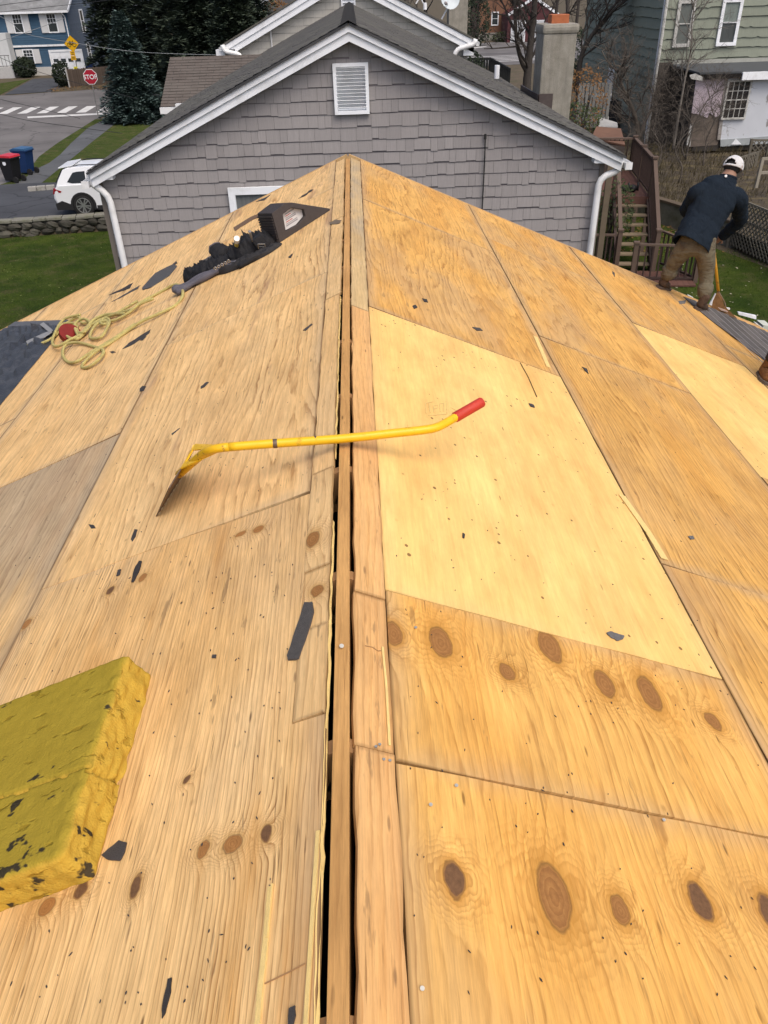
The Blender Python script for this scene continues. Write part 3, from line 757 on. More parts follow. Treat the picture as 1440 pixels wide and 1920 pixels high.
def tool_belt():
    root = empty('tool_belt', onroof(430, 500), 'black tool belt with pouches and grey padded strap by the wedge', 'tool belt')
    R_ = math.radians
    def at(px, py): return roof_s(px, py)
    def heap(name, path, wid, hgt, seed, mat):
        # soft fabric pouch lying on the roof: cross ridges and folds along a path, closed underneath
        P_ = smooth_path([roofW(*at(x, y), 0) for x, y in path], 14); n_ = len(P_); m_ = 22; nrm_ = roof_m(-1).col[2].xyz; mb = MB()
        for i, p in enumerate(P_):
            t = i / (n_ - 1); tg = (P_[min(i + 1, n_ - 1)] - P_[max(i - 1, 0)]).normalized(); sd_ = nrm_.cross(tg).normalized()
            q_ = min(1, t / .10) ** .5 * min(1, (1 - t) / .10) ** .5; k_ = int(t * (len(wid) - 1.001)); f_ = t * (len(wid) - 1) - k_; W_ = (wid[k_] + (wid[k_ + 1] - wid[k_]) * f_) * (.35 + .65 * q_); H_ = (hgt[k_] + (hgt[k_ + 1] - hgt[k_]) * f_) * q_
            for j in range(m_ + 1):
                a_ = math.pi * j / m_; u_ = math.cos(a_); h_ = abs(math.sin(a_)) ** .7; N_ = mnoise.noise
                fold = .55 * abs(N_(Vector((t * 17 + seed, u_ * 1.6, seed)))) + .45 * abs(N_(Vector((t * 34, u_ * 4 + seed, 2)))) + .3 * N_(Vector((t * 7, u_ * 2.5, seed + 5)))
                mb.v.append(p + sd_ * u_ * W_ * (1 + .18 * N_(Vector((t * 12, j * .2, seed)))) + nrm_ * (.004 + H_ * h_ * (.62 + .75 * fold)))
        for i in range(n_ - 1):
            for j in range(m_): v_ = i * (m_ + 1) + j; mb.f.append((v_, v_ + 1, v_ + m_ + 2, v_ + m_ + 1)); mb.m.append(0)
        return mb.build(name, mat, root, smooth=True)
    heap('long_pouch', [(356, 524), (385, 517), (415, 506), (446, 494)], [.085, .095, .09, .075], [.11, .125, .12, .09], 3, M_belt)
    heap('main_pouch', [(438, 494), (462, 482), (488, 468), (514, 452)], [.10, .15, .155, .11], [.13, .18, .17, .09], 8, M_belt)
    heap('crumpled_strap', [(400, 512), (430, 508), (470, 492), (505, 474), (528, 458)], [.04, .05, .05, .05, .03], [.05, .07, .07, .05, .03], 5, M_belt2)
    a = at(426, 492); pouch('pouch', a[0], a[1] - .02, R_(125), .10, .15, .10, root, tilt=.07)
    def bag(name, px, py, dy, dims, yaw, tip, mat=None):
        q = at(px, py); mb = MB(); mb.box((0, 0, dims[2] / 2), dims); o = mb.build(name, mat or M_belt, None, bevel=min(dims) * .22)
        for v in o.data.vertices: v.co += Vector((mnoise.noise(v.co * 14), mnoise.noise(v.co * 14 + Vector((4, 4, 4))), mnoise.noise(v.co * 11 + Vector((9, 1, 1))))) * .016
        wm = roof_m(-1) @ Matrix.Translation((q[0], q[1] + dy, .008)) @ Matrix.Rotation(R_(yaw), 4, 'Z') @ Matrix.Rotation(R_(tip), 4, 'Y'); o.matrix_world = wm
        o.parent = root; o.matrix_parent_inverse = world_of(root).inverted(); return o
    bag('pouch_flap', 484, 463, .05, (.19, .17, .02), 14, -24, M_belt2)
    bag('side_pocket', 500, 466, -.06, (.09, .08, .12), 18, -10)
    for k, (dy, hh) in enumerate([(-.05, .03), (.0, .04), (.05, .032)]):
        p = [at(x, y) for x, y in [(337, 552), (372, 533), (410, 515), (450, 500)]]
        pts = smooth_path([roofW(q[0], q[1] + dy * (1 - .3 * i), hh) for i, q in enumerate(p)], 6)
        mb = MB(); mb.tube(pts, [.024 + .006 * math.sin(i * .9 + k) for i in range(len(pts))], 10); mb.build('padding', M_pad, root, smooth=True)
    a = at(336, 554); mb = MB(); mb.ball(roofW(a[0], a[1] + .03, .045), (.04, .05, .035), 14, 9); mb.build('padding_end', M_pad, root, smooth=True)
    p = [at(x, y) for x, y in [(450, 505), (500, 478), (522, 463)]]
    mb = MB(); q = smooth_path([roofW(a[0], a[1], .02) for a in p], 5); mb.tube(q, .022, 8); mb.build('strap', M_belt, root, smooth=True)
    # buckle frame
    c = roofW(*at(497, 474), .05); ex, ey = Vector((.9, .25, -.1)).normalized() * .026, Vector((0, -.45, .9)).normalized() * .026
    pts = [c + ex + ey, c + ex - ey, c - ex - ey, c - ex + ey, c + ex + ey]; mb = MB()
    for u, v in zip(pts[:-1], pts[1:]): mb.tube([u, v], .004, 6)
    mb.tube([c - ex, c + ex], .003, 6); mb.build('buckle', M_chrome, root)
    for k in range(5):
        b = raised(404 + k * 6.2, 503 - k * 3.4, .11); mb = MB(); n = 12; rr = .011
        mb.tube([b + Vector((math.cos(2 * math.pi * j / n) * rr, -.006 * math.sin(2 * math.pi * j / n), math.sin(2 * math.pi * j / n) * rr)) for j in range(n + 1)], .0028, 6, False)
        mb.build('grommet', M_chrome, root, smooth=True)
    return root
tb = tool_belt()
b = raised(443, 462, .12); e = raised(444, 447, .19); mb = MB(); mb.tube([b, b.lerp(e, .6)], .016, 10, True, 1); mb.tube([b.lerp(e, .62), e], .022, 12)
tag(mb.build('chalk_bottle', [simple('white_plastic', (.75, .74, .70), .5), simple('yellow_label', (.6, .45, .08), .6)], smooth=False), 'small white capped bottle standing in a tool belt pouch', 'bottle')
mb = MB(); b = raised(473, 452, .12); pts = smooth_path([b, raised(471, 444, .17), raised(468, 434, .22)], 4); mb.tube(pts, [.007] * 4 + [.009] * 4 + [.012], 8)
tag(mb.build('claw_tool', simple('grey_claw', (.30, .30, .31), .45, metal=.6), smooth=True), 'grey metal claw tool sticking up from the tool belt', 'hand tool')

# rope (three twisted strands)
M_rope = simple('yellow_rope', (.50, .43, .16), .85, .25, 30, .5, 300, dirt=(.33, .26, .12), dirt_amt=.5)
def rope():
    root = empty('rope', onroof(170, 650), 'yellow twisted rope lying in loops on the left slope', 'rope')
    def cv(lst): return [(x / 3.6, 250 + y / 3.6) for x, y in lst]
    A = cv([(180, 1447), (300, 1437), (390, 1370), (440, 1300), (540, 1258), (570, 1300), (650, 1270), (740, 1238), (900, 1213), (960, 1160), (1080, 1085), (1180, 1040), (1235, 1060), (1243, 1110), (1190, 1170), (1080, 1240), (960, 1300), (850, 1360), (760, 1420), (700, 1470), (620, 1530), (560, 1583), (610, 1592), (690, 1545), (710, 1485), (640, 1450), (540, 1430), (460, 1450), (432, 1500), (460, 1550), (530, 1565), (600, 1520), (665, 1462), (790, 1392), (930, 1310)])
    B = cv([(1050, 1140), (960, 1185), (880, 1235), (780, 1280), (690, 1300), (620, 1330), (570, 1380), (510, 1410), (430, 1360), (440, 1310), (520, 1300), (540, 1360), (590, 1370), (650, 1300), (720, 1265), (757, 1290), (740, 1350), (690, 1398), (620, 1395), (650, 1340), (690, 1300), (715, 1275), (745, 1300), (715, 1318), (690, 1292), (725, 1258), (800, 1240), (950, 1160)])
    Cc = cv([(560, 1250), (450, 1290), (385, 1380), (370, 1440), (415, 1468), (500, 1425), (560, 1380), (625, 1310), (585, 1285), (525, 1320), (550, 1390), (600, 1340), (660, 1290), (740, 1250), (860, 1240)])
    for nm, px, base in (('strand_run', A, .012), ('strand_run', B, .022), ('strand_run', Cc, .030)):
        ctrl = [onroof(x, y, base + .010 * (1 + math.sin(i * 1.7))) for i, (x, y) in enumerate(px)]
        # resample evenly
        P = smooth_path(ctrl, 10); S = [P[0]]; step = .007; acc = 0
        for i in range(1, len(P)):
            seg = P[i] - P[i - 1]; L = seg.length; t = step - acc
            while t <= L: S.append(P[i - 1] + seg * (t / L)); t += step
            acc = (acc + L) % step
        nrm = roof_m(-1).col[2].xyz; mb = MB()
        for k in range(3):
            q = []
            for i, p in enumerate(S):
                t = (S[min(i + 1, len(S) - 1)] - S[max(i - 1, 0)]).normalized(); x = t.cross(nrm).normalized(); y = x.cross(t)
                a = 2 * math.pi * (i * step / .062 + k / 3); q.append(p + (x * math.cos(a) + y * math.sin(a)) * .0060)
            mb.tube(q, .0072, 5)
        mb.build('rope_run', M_rope, root, smooth=True)
rope()
mb = MB(); c0 = roof_s(131, 633); p = roofW(c0[0], c0[1], .012); ax = (Vector((.5, -.35, .75))).normalized()
mb.tube([p, p + ax * .05, p + ax * .055], [.085, .095, .095], 18); mb.tube([p + ax * .056, p + ax * .052], [.085, .082], 18)
tag(mb.build('red_can', simple('red_can_plastic', (.20, .018, .012), .5, .25, 20)), 'red round can lying under the coiled rope', 'can')
def flat(name, px_poly, th, mat, label, cat, h=.003, group=None):
    P = [onroof(x, y, h) for x, y in px_poly]; n = roof_m(1 if P[0].x > XR else -1).col[2].xyz
    mb = MB(); mb.prism(P, n * th); return tag(mb.build(name, mat), label, cat, group)
M_zinc = simple('grey_flashing', (.36, .35, .33), .5, .3, 20, metal=.3)
flat('flashing_strip', [(81, 617), (88, 613), (106, 628), (100, 633)], .004, M_zinc, 'short pale flashing strip on the felt beside the rope', 'flashing', .05)
flat('flashing_strip', [(55, 648), (90, 632), (102, 628), (104, 631), (88, 642), (58, 654)], .004, M_zinc, 'bent pale flashing strip half under the rope end', 'flashing', .045)

# scraps of torn shingle, each on its own
def scrap(px_poly, label, mat=None, th=.004, name='shingle_scrap', jag=1.0, grp=None):
    if mat is None and jag < 1: cxy = [sum(q[i] for q in px_poly) / len(px_poly) for i in (0, 1)]; px_poly = [(cxy[0] + (x - cxy[0]) * .86, cxy[1] + (y - cxy[1]) * .86) for x, y in px_poly]; th = .003
    P = []; n = len(px_poly)
    for i in range(n):
        a, b = Vector(px_poly[i]), Vector(px_poly[(i + 1) % n])
        for t in (0, .35, .7):
            q = a.lerp(b, t)
            if t: q += Vector((RND.uniform(-jag, jag), RND.uniform(-jag, jag)))
            P.append((q.x, q.y))
    return flat(name, P, th, mat or M_tar, label, 'scrap', .003, grp)
S = scrap
S([(573, 1133), (588, 1132), (590, 1150), (574, 1205), (562, 1238), (542, 1240), (541, 1232), (558, 1180)], 'long dark shingle strip lying beside the ridge slot', simple('shingle_strip_dark', (.085, .078, .072), .85, .25, 60, .5, 400), .006)
S([(193, 1606), (212, 1590), (226, 1578), (240, 1582), (236, 1600), (226, 1616), (205, 1614)], 'ragged black scrap just right of the foam cushion')
S([(318, 1832), (326, 1829), (324, 1860), (312, 1905), (305, 1918), (306, 1890)], 'long black tar strip at the bottom left of the roof', jag=.6)
S([(545, 1894), (556, 1888), (557, 1905), (549, 1945), (543, 1940)], 'dark scrap at the very bottom beside the ridge slot')
S([(263, 1050), (269, 1051), (262, 1075), (250, 1097), (246, 1096), (252, 1070)], 'slim black scrap by a pair of knots, below the joint', jag=.6)
S([(254, 992), (260, 993), (256, 1008), (248, 1019), (246, 1014)], 'small slim scrap just above the sheet joint on the left', jag=.5)
S([(166, 984), (178, 986), (182, 992), (172, 993)], 'small dark chip lying on the weathered grey sheet', jag=.5)
S([(222, 1070), (229, 1068), (226, 1080), (219, 1083)], 'dark chip left of the slim scrap by the knots', jag=.4)
S([(400, 1229), (408, 1229), (407, 1236), (398, 1236)], 'tiny square black chip up and right of the cushion', jag=.4)
S([(262, 730), (268, 724), (276, 725), (270, 735), (262, 736)], 'roundish dark scrap on the joint below the rope', jag=.5)
S([(377, 726), (388, 717), (394, 717), (384, 728), (376, 731)], 'dark chip on the bare left sheet above the tool head', jag=.4)
S([(322, 815), (336, 805), (340, 803), (330, 812), (322, 818)], 'thin dark sliver just left of the tool head', jag=.4)
S([(268, 541), (292, 514), (326, 497), (333, 500), (318, 518), (284, 540), (269, 545)], 'large torn shingle piece between the rope and the tool belt', simple('shingle_piece_grey', (.09, .088, .09), .9, .25, 60, .5, 400), .008)
S([(310, 508), (331, 491), (333, 494), (316, 508)], 'thin shingle sliver on top of the large torn piece', M_tar, .006, jag=.5)
S([(200, 556), (236, 538), (253, 529), (246, 541), (226, 548)], 'thin dark scrap above and left of the rope, upper of two', jag=.6)
S([(205, 569), (240, 549), (268, 533), (262, 541), (222, 562)], 'thin dark scrap above and left of the rope, lower of two', jag=.6)
S([(225, 659), (240, 645), (275, 623), (287, 616), (284, 624), (250, 648)], 'long thin scrap below the doubled rope run', jag=.6)
S([(262, 640), (272, 632), (276, 631), (268, 640)], 'short scrap at the end of the long thin scrap below the rope', jag=.4)
S([(205, 660), (214, 659), (219, 662), (210, 664)], 'small dark chip just right of the lowest rope loop', jag=.4)
S([(376, 492), (402, 480), (408, 490), (392, 500), (378, 501)], 'square shingle scrap propped behind the tool belt pouch', simple('shingle_piece_brown', (.085, .078, .076), .9, .2, 60), .01)
S([(557, 375), (570, 366), (586, 355), (590, 355), (576, 366)], 'thin dark scrap uphill of the wedge near the far edge', jag=.6)
S([(478, 380), (502, 369), (510, 364), (496, 377)], 'thin dark sliver behind the wedge at the far edge', jag=.5)
S([(438, 428), (470, 408), (500, 396), (502, 400), (474, 413), (442, 434)], 'long brown sliver behind the tool belt', simple('brown_sliver', (.16, .10, .06), .85), .004)
S([(618, 418), (632, 413), (641, 414), (637, 420), (620, 422)], 'small brown chip between the wedge tip and the ridge', simple('brown_chip', (.17, .13, .09), .85), .004)
S([(540, 484), (547, 477), (550, 476), (546, 485)], 'small dark chip downhill of the wedge', jag=.4)
S([(567, 622), (586, 607), (588, 609), (574, 622)], 'thin dark chip on the left sheet near the ridge strip', jag=.4)
S([(1136, 1188), (1146, 1186), (1158, 1191), (1169, 1194), (1167, 1200), (1155, 1203), (1144, 1197)], 'grey flake lying on the fresh pale sheet', M_tarlight, .003)
S([(1289, 1007), (1298, 1006), (1301, 1012), (1294, 1013)], 'small grey flake on the brown sheet right of the fresh one', M_tarlight, .003, jag=.4)
S([(883, 614), (900, 616), (906, 622), (892, 621)], 'dark flake above the far edge of the fresh sheet', jag=.4)
S([(772, 575), (778, 572), (783, 578), (776, 581)], 'round dark flake near the upper end of the fresh sheet', jag=.4)
S([(1090, 688), (1100, 692), (1104, 703), (1096, 697)], 'dark flake on the brown sheet beyond the fresh one', jag=.4)
S([(790, 560), (800, 562), (803, 569), (794, 567)], 'small dark flake beside the round one at the upper sheet', jag=.4)
S([(1272, 565), (1286, 563), (1284, 570), (1274, 571)], 'grey flake on the sheathing by the worker', M_tarlight, .003, jag=.4)
S([(1147, 508), (1152, 512), (1153, 521), (1148, 514)], 'small dark flake near the far right edge', jag=.4)
S([(990, 757), (1000, 760), (1003, 766), (994, 764)], 'small flake on the fresh sheet right of the red grip', jag=.4)
S([(866, 1000), (871, 1003), (870, 1012), (866, 1010)], 'tiny dark flake in the middle of the fresh sheet', jag=.3)
# crumbs nobody could count
mb = MB()
for k in range(620):
    left = k < 400
    px = RND.uniform(20, 640) if left else RND.uniform(700, 1430); py = 480 + 1420 * RND.random() ** 1.7
    lx, y = roof_s(px, py)
    if y > 8.2 or abs(lx) < .15 or abs(lx) > 2.85: continue
    if lx < -.6 and 1.0 < y < 1.75: continue
    L, Wd = RND.uniform(.003, .010), RND.uniform(.0015, .004); a = RND.gauss(1.57, .5); u = Vector((math.cos(a), math.sin(a), 0)); v = Vector((-u.y, u.x, 0))
    m4 = roof_m(1 if lx > 0 else -1); c = Vector((lx, y, .0035))
    mb.prism([m4 @ (c + u * L * .5), m4 @ (c + v * Wd * .5), m4 @ (c - u * L * .5), m4 @ (c - v * Wd * .4)], m4.to_3x3() @ Vector((0, 0, .002)))
tag(mb.build('roof_crumbs', M_tar), 'fine black crumbs and chips scattered over the bare plywood', 'crumbs', kind='stuff')
# ------------------------------------------------------------------ shared bits for houses
ROTI = ROT.transposed()
def proj(p):
    v = ROTI @ (Vector(p) - C); return 720 + F_PX * v.x / -v.z, 960 - F_PX * v.y / -v.z
M_white = simple('white_trim', (.86, .89, .92), .55, .05, 4, spec=.35, dirt=(.5, .51, .5), dirt_amt=.5)
M_whiteg = simple('white_gutter', (.82, .83, .83), .45, .08, 4, spec=.4, dirt=(.36, .36, .33), dirt_amt=.4)
M_glass = simple('window_glass', (.035, .045, .05), .08, .3, 2, spec=.8)
M_glassl = simple('window_glass_curtain', (.16, .17, .17), .15, .4, 3, spec=.6, stretch=(9, 1, 1))
def roof_mat(name, c, moss=None):
    m = NT(name); o = m.obj(); g = m.noise(o, 130, 3, .7); b = m.noise(m.scale(o, (1, 1, 1)), 1.1, 5, .65)
    t = m.n('ShaderNodeTexWhiteNoise', noise_dimensions='2D'); sn = m.n('ShaderNodeVectorMath', operation='SNAP'); m.put(sn.inputs[0], m.vm('ADD', o, m.scale(m.noise(o, 3, 0, out='Color'), (.0, .0, .0)))); sn.inputs[1].default_value = (.142, .165, .142); m.put(t.inputs['Vector'], sn.outputs[0])
    col = m.mix(g, mul(c, .62), mul(c, 1.42)); col = m.mix(m.mr(t.outputs[0], 0, 1, 0, .45), col, mul(c, .7))
    col = m.mix(m.mr(b, .45, .68, 0, .65), col, moss or mul(c, 1.5)); m.bump(g, .5, .006); return m.done(col, .92, .2)
M_roofg = roof_mat('grey_asphalt_shingles', (.105, .10, .092), (.15, .15, .12))
M_roofb = roof_mat('brown_asphalt_shingles', (.115, .098, .086), (.14, .125, .11))
M_roofd = roof_mat('dark_asphalt_shingles', (.06, .062, .066), (.08, .08, .08))
def siding_mat(name, c, rnd=.12, groove=(70, 70, 2.0), tint=None):
    m = NT(name); o = m.obj(); n = m.noise(m.scale(o, groove), 1, 3, .6); b = m.noise(o, 1.3, 4, .6)
    col = m.mix(n, mul(c, .84), mul(c, 1.13)); col = m.mix(m.mr(b, .4, .7, 0, .3), col, tint or mul(c, .8))
    r = m.rnd(); col = m.mix(1.0, col, m.mix(r, (1 - rnd,) * 3, (1 + rnd * .7,) * 3), 'MULTIPLY')
    m.bump(n, .35, .004); return m.done(col, .75, .25)
M_shake = siding_mat('grey_shake', (.312, .294, .288), .07)
M_tanshake = siding_mat('tan_shake', (.56, .54, .485), .06, (40, 40, 2))
M_taupe = simple('taupe_corner', (.19, .165, .14), .7, .1, 5)

def slab(name, quad, th, mat, parent, kind=None, n=None):
    q = [Vector(p) for p in quad]; n = n or (q[1] - q[0]).cross(q[2] - q[0]).normalized()
    if n.z < 0: n = -n
    mb = MB(); mb.prism(q, n * th); return mb.build(name, mat, parent, kind)
def courses(name, r0, r1, e0, e1, mat, parent, expo=.142, tab=.31, lift=.009, seed=1):
    """shingled slope between a ridge line r0-r1 and an eave line e0-e1: one stepped, slightly ragged course after another"""
    r0, r1, e0, e1 = map(Vector, (r0, r1, e0, e1)); n = (r1 - r0).cross(e0 - r0).normalized(); n = n if n.z > 0 else -n
    L = (e0 - r0).length; k = max(2, int(L / expo)); rr = random.Random(seed); mb = MB()
    for i in range(k):
        a, b = i / k, (i + 1) / k
        A0, A1, B0, B1 = r0.lerp(e0, a), r1.lerp(e1, a), r0.lerp(e0, b), r1.lerp(e1, b)
        m = max(1, int((A1 - A0).length / tab)); ph = (i % 2) * .5
        cuts = [0] + [(j + ph) / m for j in range(m) if 0 < (j + ph) / m < 1] + [1]
        for u, v in zip(cuts[:-1], cuts[1:]):
            if v - u < .002: continue
            d = rr.uniform(-.006, .006); g = .0015; dn = (B0 - A0).normalized() * d; hh = lift + rr.uniform(-.002, .003)
            p = [A0.lerp(A1, u + g), A0.lerp(A1, v - g), B0.lerp(B1, v - g) + n * hh + dn, B0.lerp(B1, u + g) + n * hh + dn]
            q = [p[3] - n * hh, p[2] - n * hh]
            mb.add(p + q, [(0, 1, 2, 3), (3, 2, 5, 4)])
    return mb.build(name, mat, parent, 'stuff')
def shakes(parent, Y, xl, xr, z0, zmaxf, mat, expo, widths, visible, limit, seed, th=.014, name='shake', jag=.011):
    rr = random.Random(seed); cand = []
    z = z0; row = 0
    while z < zmaxf(0) + 3 and row < 60:
        x = xl - rr.uniform(0, .15)
        while x < xr:
            wd = rr.choice(widths) * rr.uniform(.9, 1.1); a, b = max(x, xl), min(x + wd - .004, xr); x += wd
            if b - a < .02: continue
            d = rr.choice((-1, 0, 0, 1)) * jag + rr.uniform(-.003, .003)
            zb = z + d; ta, tb_ = min(z + expo, zmaxf(a)), min(z + expo, zmaxf(b))
            if ta < zb + .01 and tb_ < zb + .01: continue
            ta, tb_ = max(ta, zb + .004), max(tb_, zb + .004)
            t = th + rr.uniform(-.002, .003); ta, tb_ = max(zb + .004, ta - .005 - jag * .75), max(zb + .004, tb_ - .005 - jag * .75)
            vs = [(a, Y - t, zb), (b, Y - t, zb), (b, Y - .003, tb_), (a, Y - .003, ta), (a, Y, zb), (b, Y, zb)]
            px = proj(((a + b) / 2, Y, zb + expo / 2)); cand.append((visible(*px), px, vs))
        z += expo; row += 1
    FS = [(0, 1, 2, 3), (4, 5, 1, 0), (0, 3, 4), (1, 5, 2)]
    cand.sort(key=lambda c: (not c[0], abs(c[1][0] - 690) * .15 + abs(c[1][1] - 240)))
    rest = MB()
    for i, (v, px, vs) in enumerate(cand):
        if v and i < limit: MB().add(vs, FS).build(name, mat, parent)
        else: rest.add(vs, FS)
    if rest.v: rest.build('shake_siding', mat, parent, 'stuff')
def window(parent, c, wd, ht, frame=.09, glass=None, trim=None, grid=(1, 2), axis='Y', depth=.05, mull=.02, name='window', split=None, topglass=None):
    """double hung window in a wall facing -Y (axis Y) or +X / -X; parts: window > sash bars and panes"""
    glass = glass or M_glass; trim = trim or M_white
    def W(u, v, d):   # u across, v up, d towards the viewer of the wall
        if axis == 'Y': return Vector((c[0] + u, c[1] - d, c[2] + v))
        s = 1 if axis == '+X' else -1
        return Vector((c[0] + s * d, c[1] + u, c[2] + v))
    def bx(mb, u0, u1, v0, v1, d0, d1): mb.bb(W(u0, v0, d0), W(u1, v1, d1))
    mb = MB(); h, q = wd / 2, ht / 2
    bx(mb, -h - frame, h + frame, q, q + frame, 0, depth); bx(mb, -h - frame, h + frame, -q - frame, -q, 0, depth + .015)
    bx(mb, -h - frame, -h, -q, q, 0, depth); bx(mb, h, h + frame, -q, q, 0, depth)
    o = mb.build(name, trim, parent)
    mb = MB(); bx(mb, -h, h, -.02, .022, .0, depth * .7)
    for r in range(2):
        v0 = -q if r == 0 else 0.0
        gx = grid[r] if isinstance(grid[r], tuple) else (1, 1)
        for i in range(1, gx[0]): u = -h + wd * i / gx[0]; bx(mb, u - mull / 2, u + mull / 2, v0, v0 + q, .004, depth * .5)
        for j in range(1, gx[1]): v = v0 + q * j / gx[1]; bx(mb, -h, h, v - mull / 2, v + mull / 2, .004, depth * .52)
    mb.build('sash', trim, o)
    for r in range(2):
        v0 = -q if r == 0 else 0.0; mb = MB(); bx(mb, -h, h, v0 + .001, v0 + q - .001, .001, .008)
        mb.build('pane', (topglass or glass) if r else glass, o)
    return o

# ------------------------------------------------------------------ grey shake house next door
YW = 12.5
gh = empty('grey_house', (0, 15, 0), 'grey shake sided neighbour house with white rake boards and a gable vent', 'house')
ap = atY(653, 43, 12.3); le = atY(168, 322, 12.3); re = atY(1168, 292, 12.3)
xa, za = ap.x, ap.z
mL, mR = (za - le.z) / (xa - le.x), (za - re.z) / (re.x - xa)
def zroof(x): return za - (mL * (xa - x) if x < xa else mR * (x - xa))
xl, xr_ = atY(194, 390, YW).x, atY(1127, 360, YW).x
mb = MB(); mb.prism([(xl, YW, -.5), (xr_, YW, -.5), (xr_, YW, zroof(xr_) - .16), (xa, YW, za - .16), (xl, YW, zroof(xl) - .16)], (0, 12.4, 0)); mb.build('wall', simple('wall_backing', (.17, .155, .16), .8), gh)  # darker backing paints the shadow line in the gap under each course
def vis_grey(px, py):
    line = 290 + (652 - px) * .508 if px < 652 else 290 + (px - 652) * .44
    return py < line + 14 and 150 < px < 1140
shakes(gh, YW, xl + .07, xr_ - .07, CAMZ - 3.92, lambda x: zroof(x) - .17, M_shake, .171, [.10, .13, .16, .20, .24], vis_grey, 300, 5)
for x in (xl, xr_ - .07): mb = MB(); mb.bb((x, YW - .025, 1.5), (x + .07, YW + .05, zroof(x) - .2)); mb.build('corner_post', M_taupe, gh)
# rake boards: a wide lower board and a thinner one proud of it
for e, sx in ((le, -1), (re, 1)):
    E_ = Vector((e.x, 12.3, e.z)); A_ = Vector((xa, 12.3, za))
    def off(p, dz, dy): return Vector((p.x, p.y + dy, p.z + dz))
    mb = MB(); mb.prism([off(A_, -.105, 0), off(E_, -.105, 0), off(E_, -.21, 0), off(A_, -.21, 0)], (0, .17, 0)); mb.build('rake_board', M_white, gh)
    mb = MB(); mb.prism([off(A_, -.005, -.03), off(E_, -.005, -.03), off(E_, -.10, -.03), off(A_, -.10, -.03)], (0, .2, 0)); mb.build('rake_trim', M_white, gh)
for poly in ([(166, 323), (208, 321), (212, 337), (172, 339)], [(1117, 290), (1114, 306), (1152, 307), (1164, 296)]):
    mb = MB(); mb.prism([atY(x, y, 12.32) for x, y in poly], (0, .17, 0)); mb.build('soffit_return', M_white, gh)
# roof slopes
YB = 25.0
for e, sx in ((le, -1), (re, 1)):
    ex = e.x + sx * .03; ez = zroof(ex)
    r0, r1, e0, e1 = (xa, 12.24, za + .02), (xa, YB, za + .02), (ex, 12.24, ez + .02), (ex, YB, ez + .02)
    slab('roof_deck', [Vector(r0) - Vector((0, 0, .04)), Vector(r1) - Vector((0, 0, .04)), Vector(e1) - Vector((0, 0, .04)), Vector(e0) - Vector((0, 0, .04))], .03, M_roofd, gh)
    courses('roof_shingles', r0, r1, e0, e1, M_roofg, gh, seed=3 + sx)
cap = MB(); cap.prism([(-.11, 0, -.046), (0, 0, .010), (.11, 0, -.046), (.11, 0, -.056), (0, 0, -.002), (-.11, 0, -.056)], (0, .30, -.012))
cm_ = cap.mesh('ridge_cap', M_roofd); M_cap = M_roofd
for i in range(58):
    o = bpy.data.objects.new('ridge_cap', cm_); o.location = (xa, 12.22 + i * .22, za + .035); link(o, gh)
# gutters and downspouts
def gutter(x, y0, y1, z, parent=gh):
    mb = MB(); pr = [(-.04, 0), (-.05, .09), (-.042, .09), (-.034, .012), (.034, .012), (.042, .09), (.05, .09), (.04, 0)]
    mb.prism([(x + a, y0, z + b) for a, b in pr], (0, y1 - y0, 0)); return mb.build('gutter', M_whiteg, parent)
zg = CAMZ - 2.36
gutter(-3.93, 12.26, 20.5, zg + .0); gutter(3.95, 12.26, 18.15, zg - .0); gutter(3.97, 20.4, 24.9, zg)
for x in (-3.93, 3.95): mb = MB(); mb.bb((x - .05, 12.25, zg), (x + .05, 12.26, zg + .10)); mb.build('gutter_cap', M_whiteg, gh)
def downspout(pts, Y, parent, r=.045, low=None):
    P = [atY(x, y, Y) for x, y in pts]
    if low is not None: P.append(Vector((P[-1].x, P[-1].y, low)))
    Q = [P[0]] 
    for i in range(1, len(P) - 1):
        a, b, c = P[i - 1], P[i], P[i + 1]; k = min(.10, (b - a).length * .4, (c - b).length * .4)
        Q += [b + (a - b).normalized() * k, b + (a - b).normalized() * k * .3 + (c - b).normalized() * k * .3, b + (c - b).normalized() * k]
    Q.append(P[-1]); mb = MB(); mb.tube(Q, r, 10); return mb.build('downspout', M_whiteg, parent, smooth=True)
downspout([(167, 318), (169, 342), (204, 366), (232, 490)], 12.38, gh, .05, .1)
downspout([(1163, 300), (1160, 319), (1124, 334), (1105, 478)], 12.38, gh, .05, .1)
# gable vent
vA, vB = atY(623, 119, 12.46), atY(693, 213, 12.46)
mb = MB()
for a, b in (((vA.x, vA.z), (vB.x, vA.z - .045)), ((vA.x, vB.z + .045), (vB.x, vB.z)), ((vA.x, vA.z - .045), (vA.x + .045, vB.z + .045)), ((vB.x - .045, vA.z - .045), (vB.x, vB.z + .045))):
    mb.bb((a[0], 12.43, a[1]), (b[0], 12.49, b[1]))
gv = mb.build('gable_vent', M_white, gh)
mb = MB(); mb.bb((vA.x + .04, 12.485, vB.z + .04), (vB.x - .04, 12.492, vA.z - .04)); mb.build('vent_backing', simple('vent_dark', (.25, .26, .28), .8), gv)
for i in range(12):
    z = vB.z + .05 + (vA.z - vB.z - .10) * (i + .5) / 12; mb = MB()
    mb.box(((vA.x + vB.x) / 2, 12.455, z), (vB.x - vA.x - .088, .055, .006), Matrix.Rotation(math.radians(-42), 3, 'X')); mb.build('slat', M_white, gv)
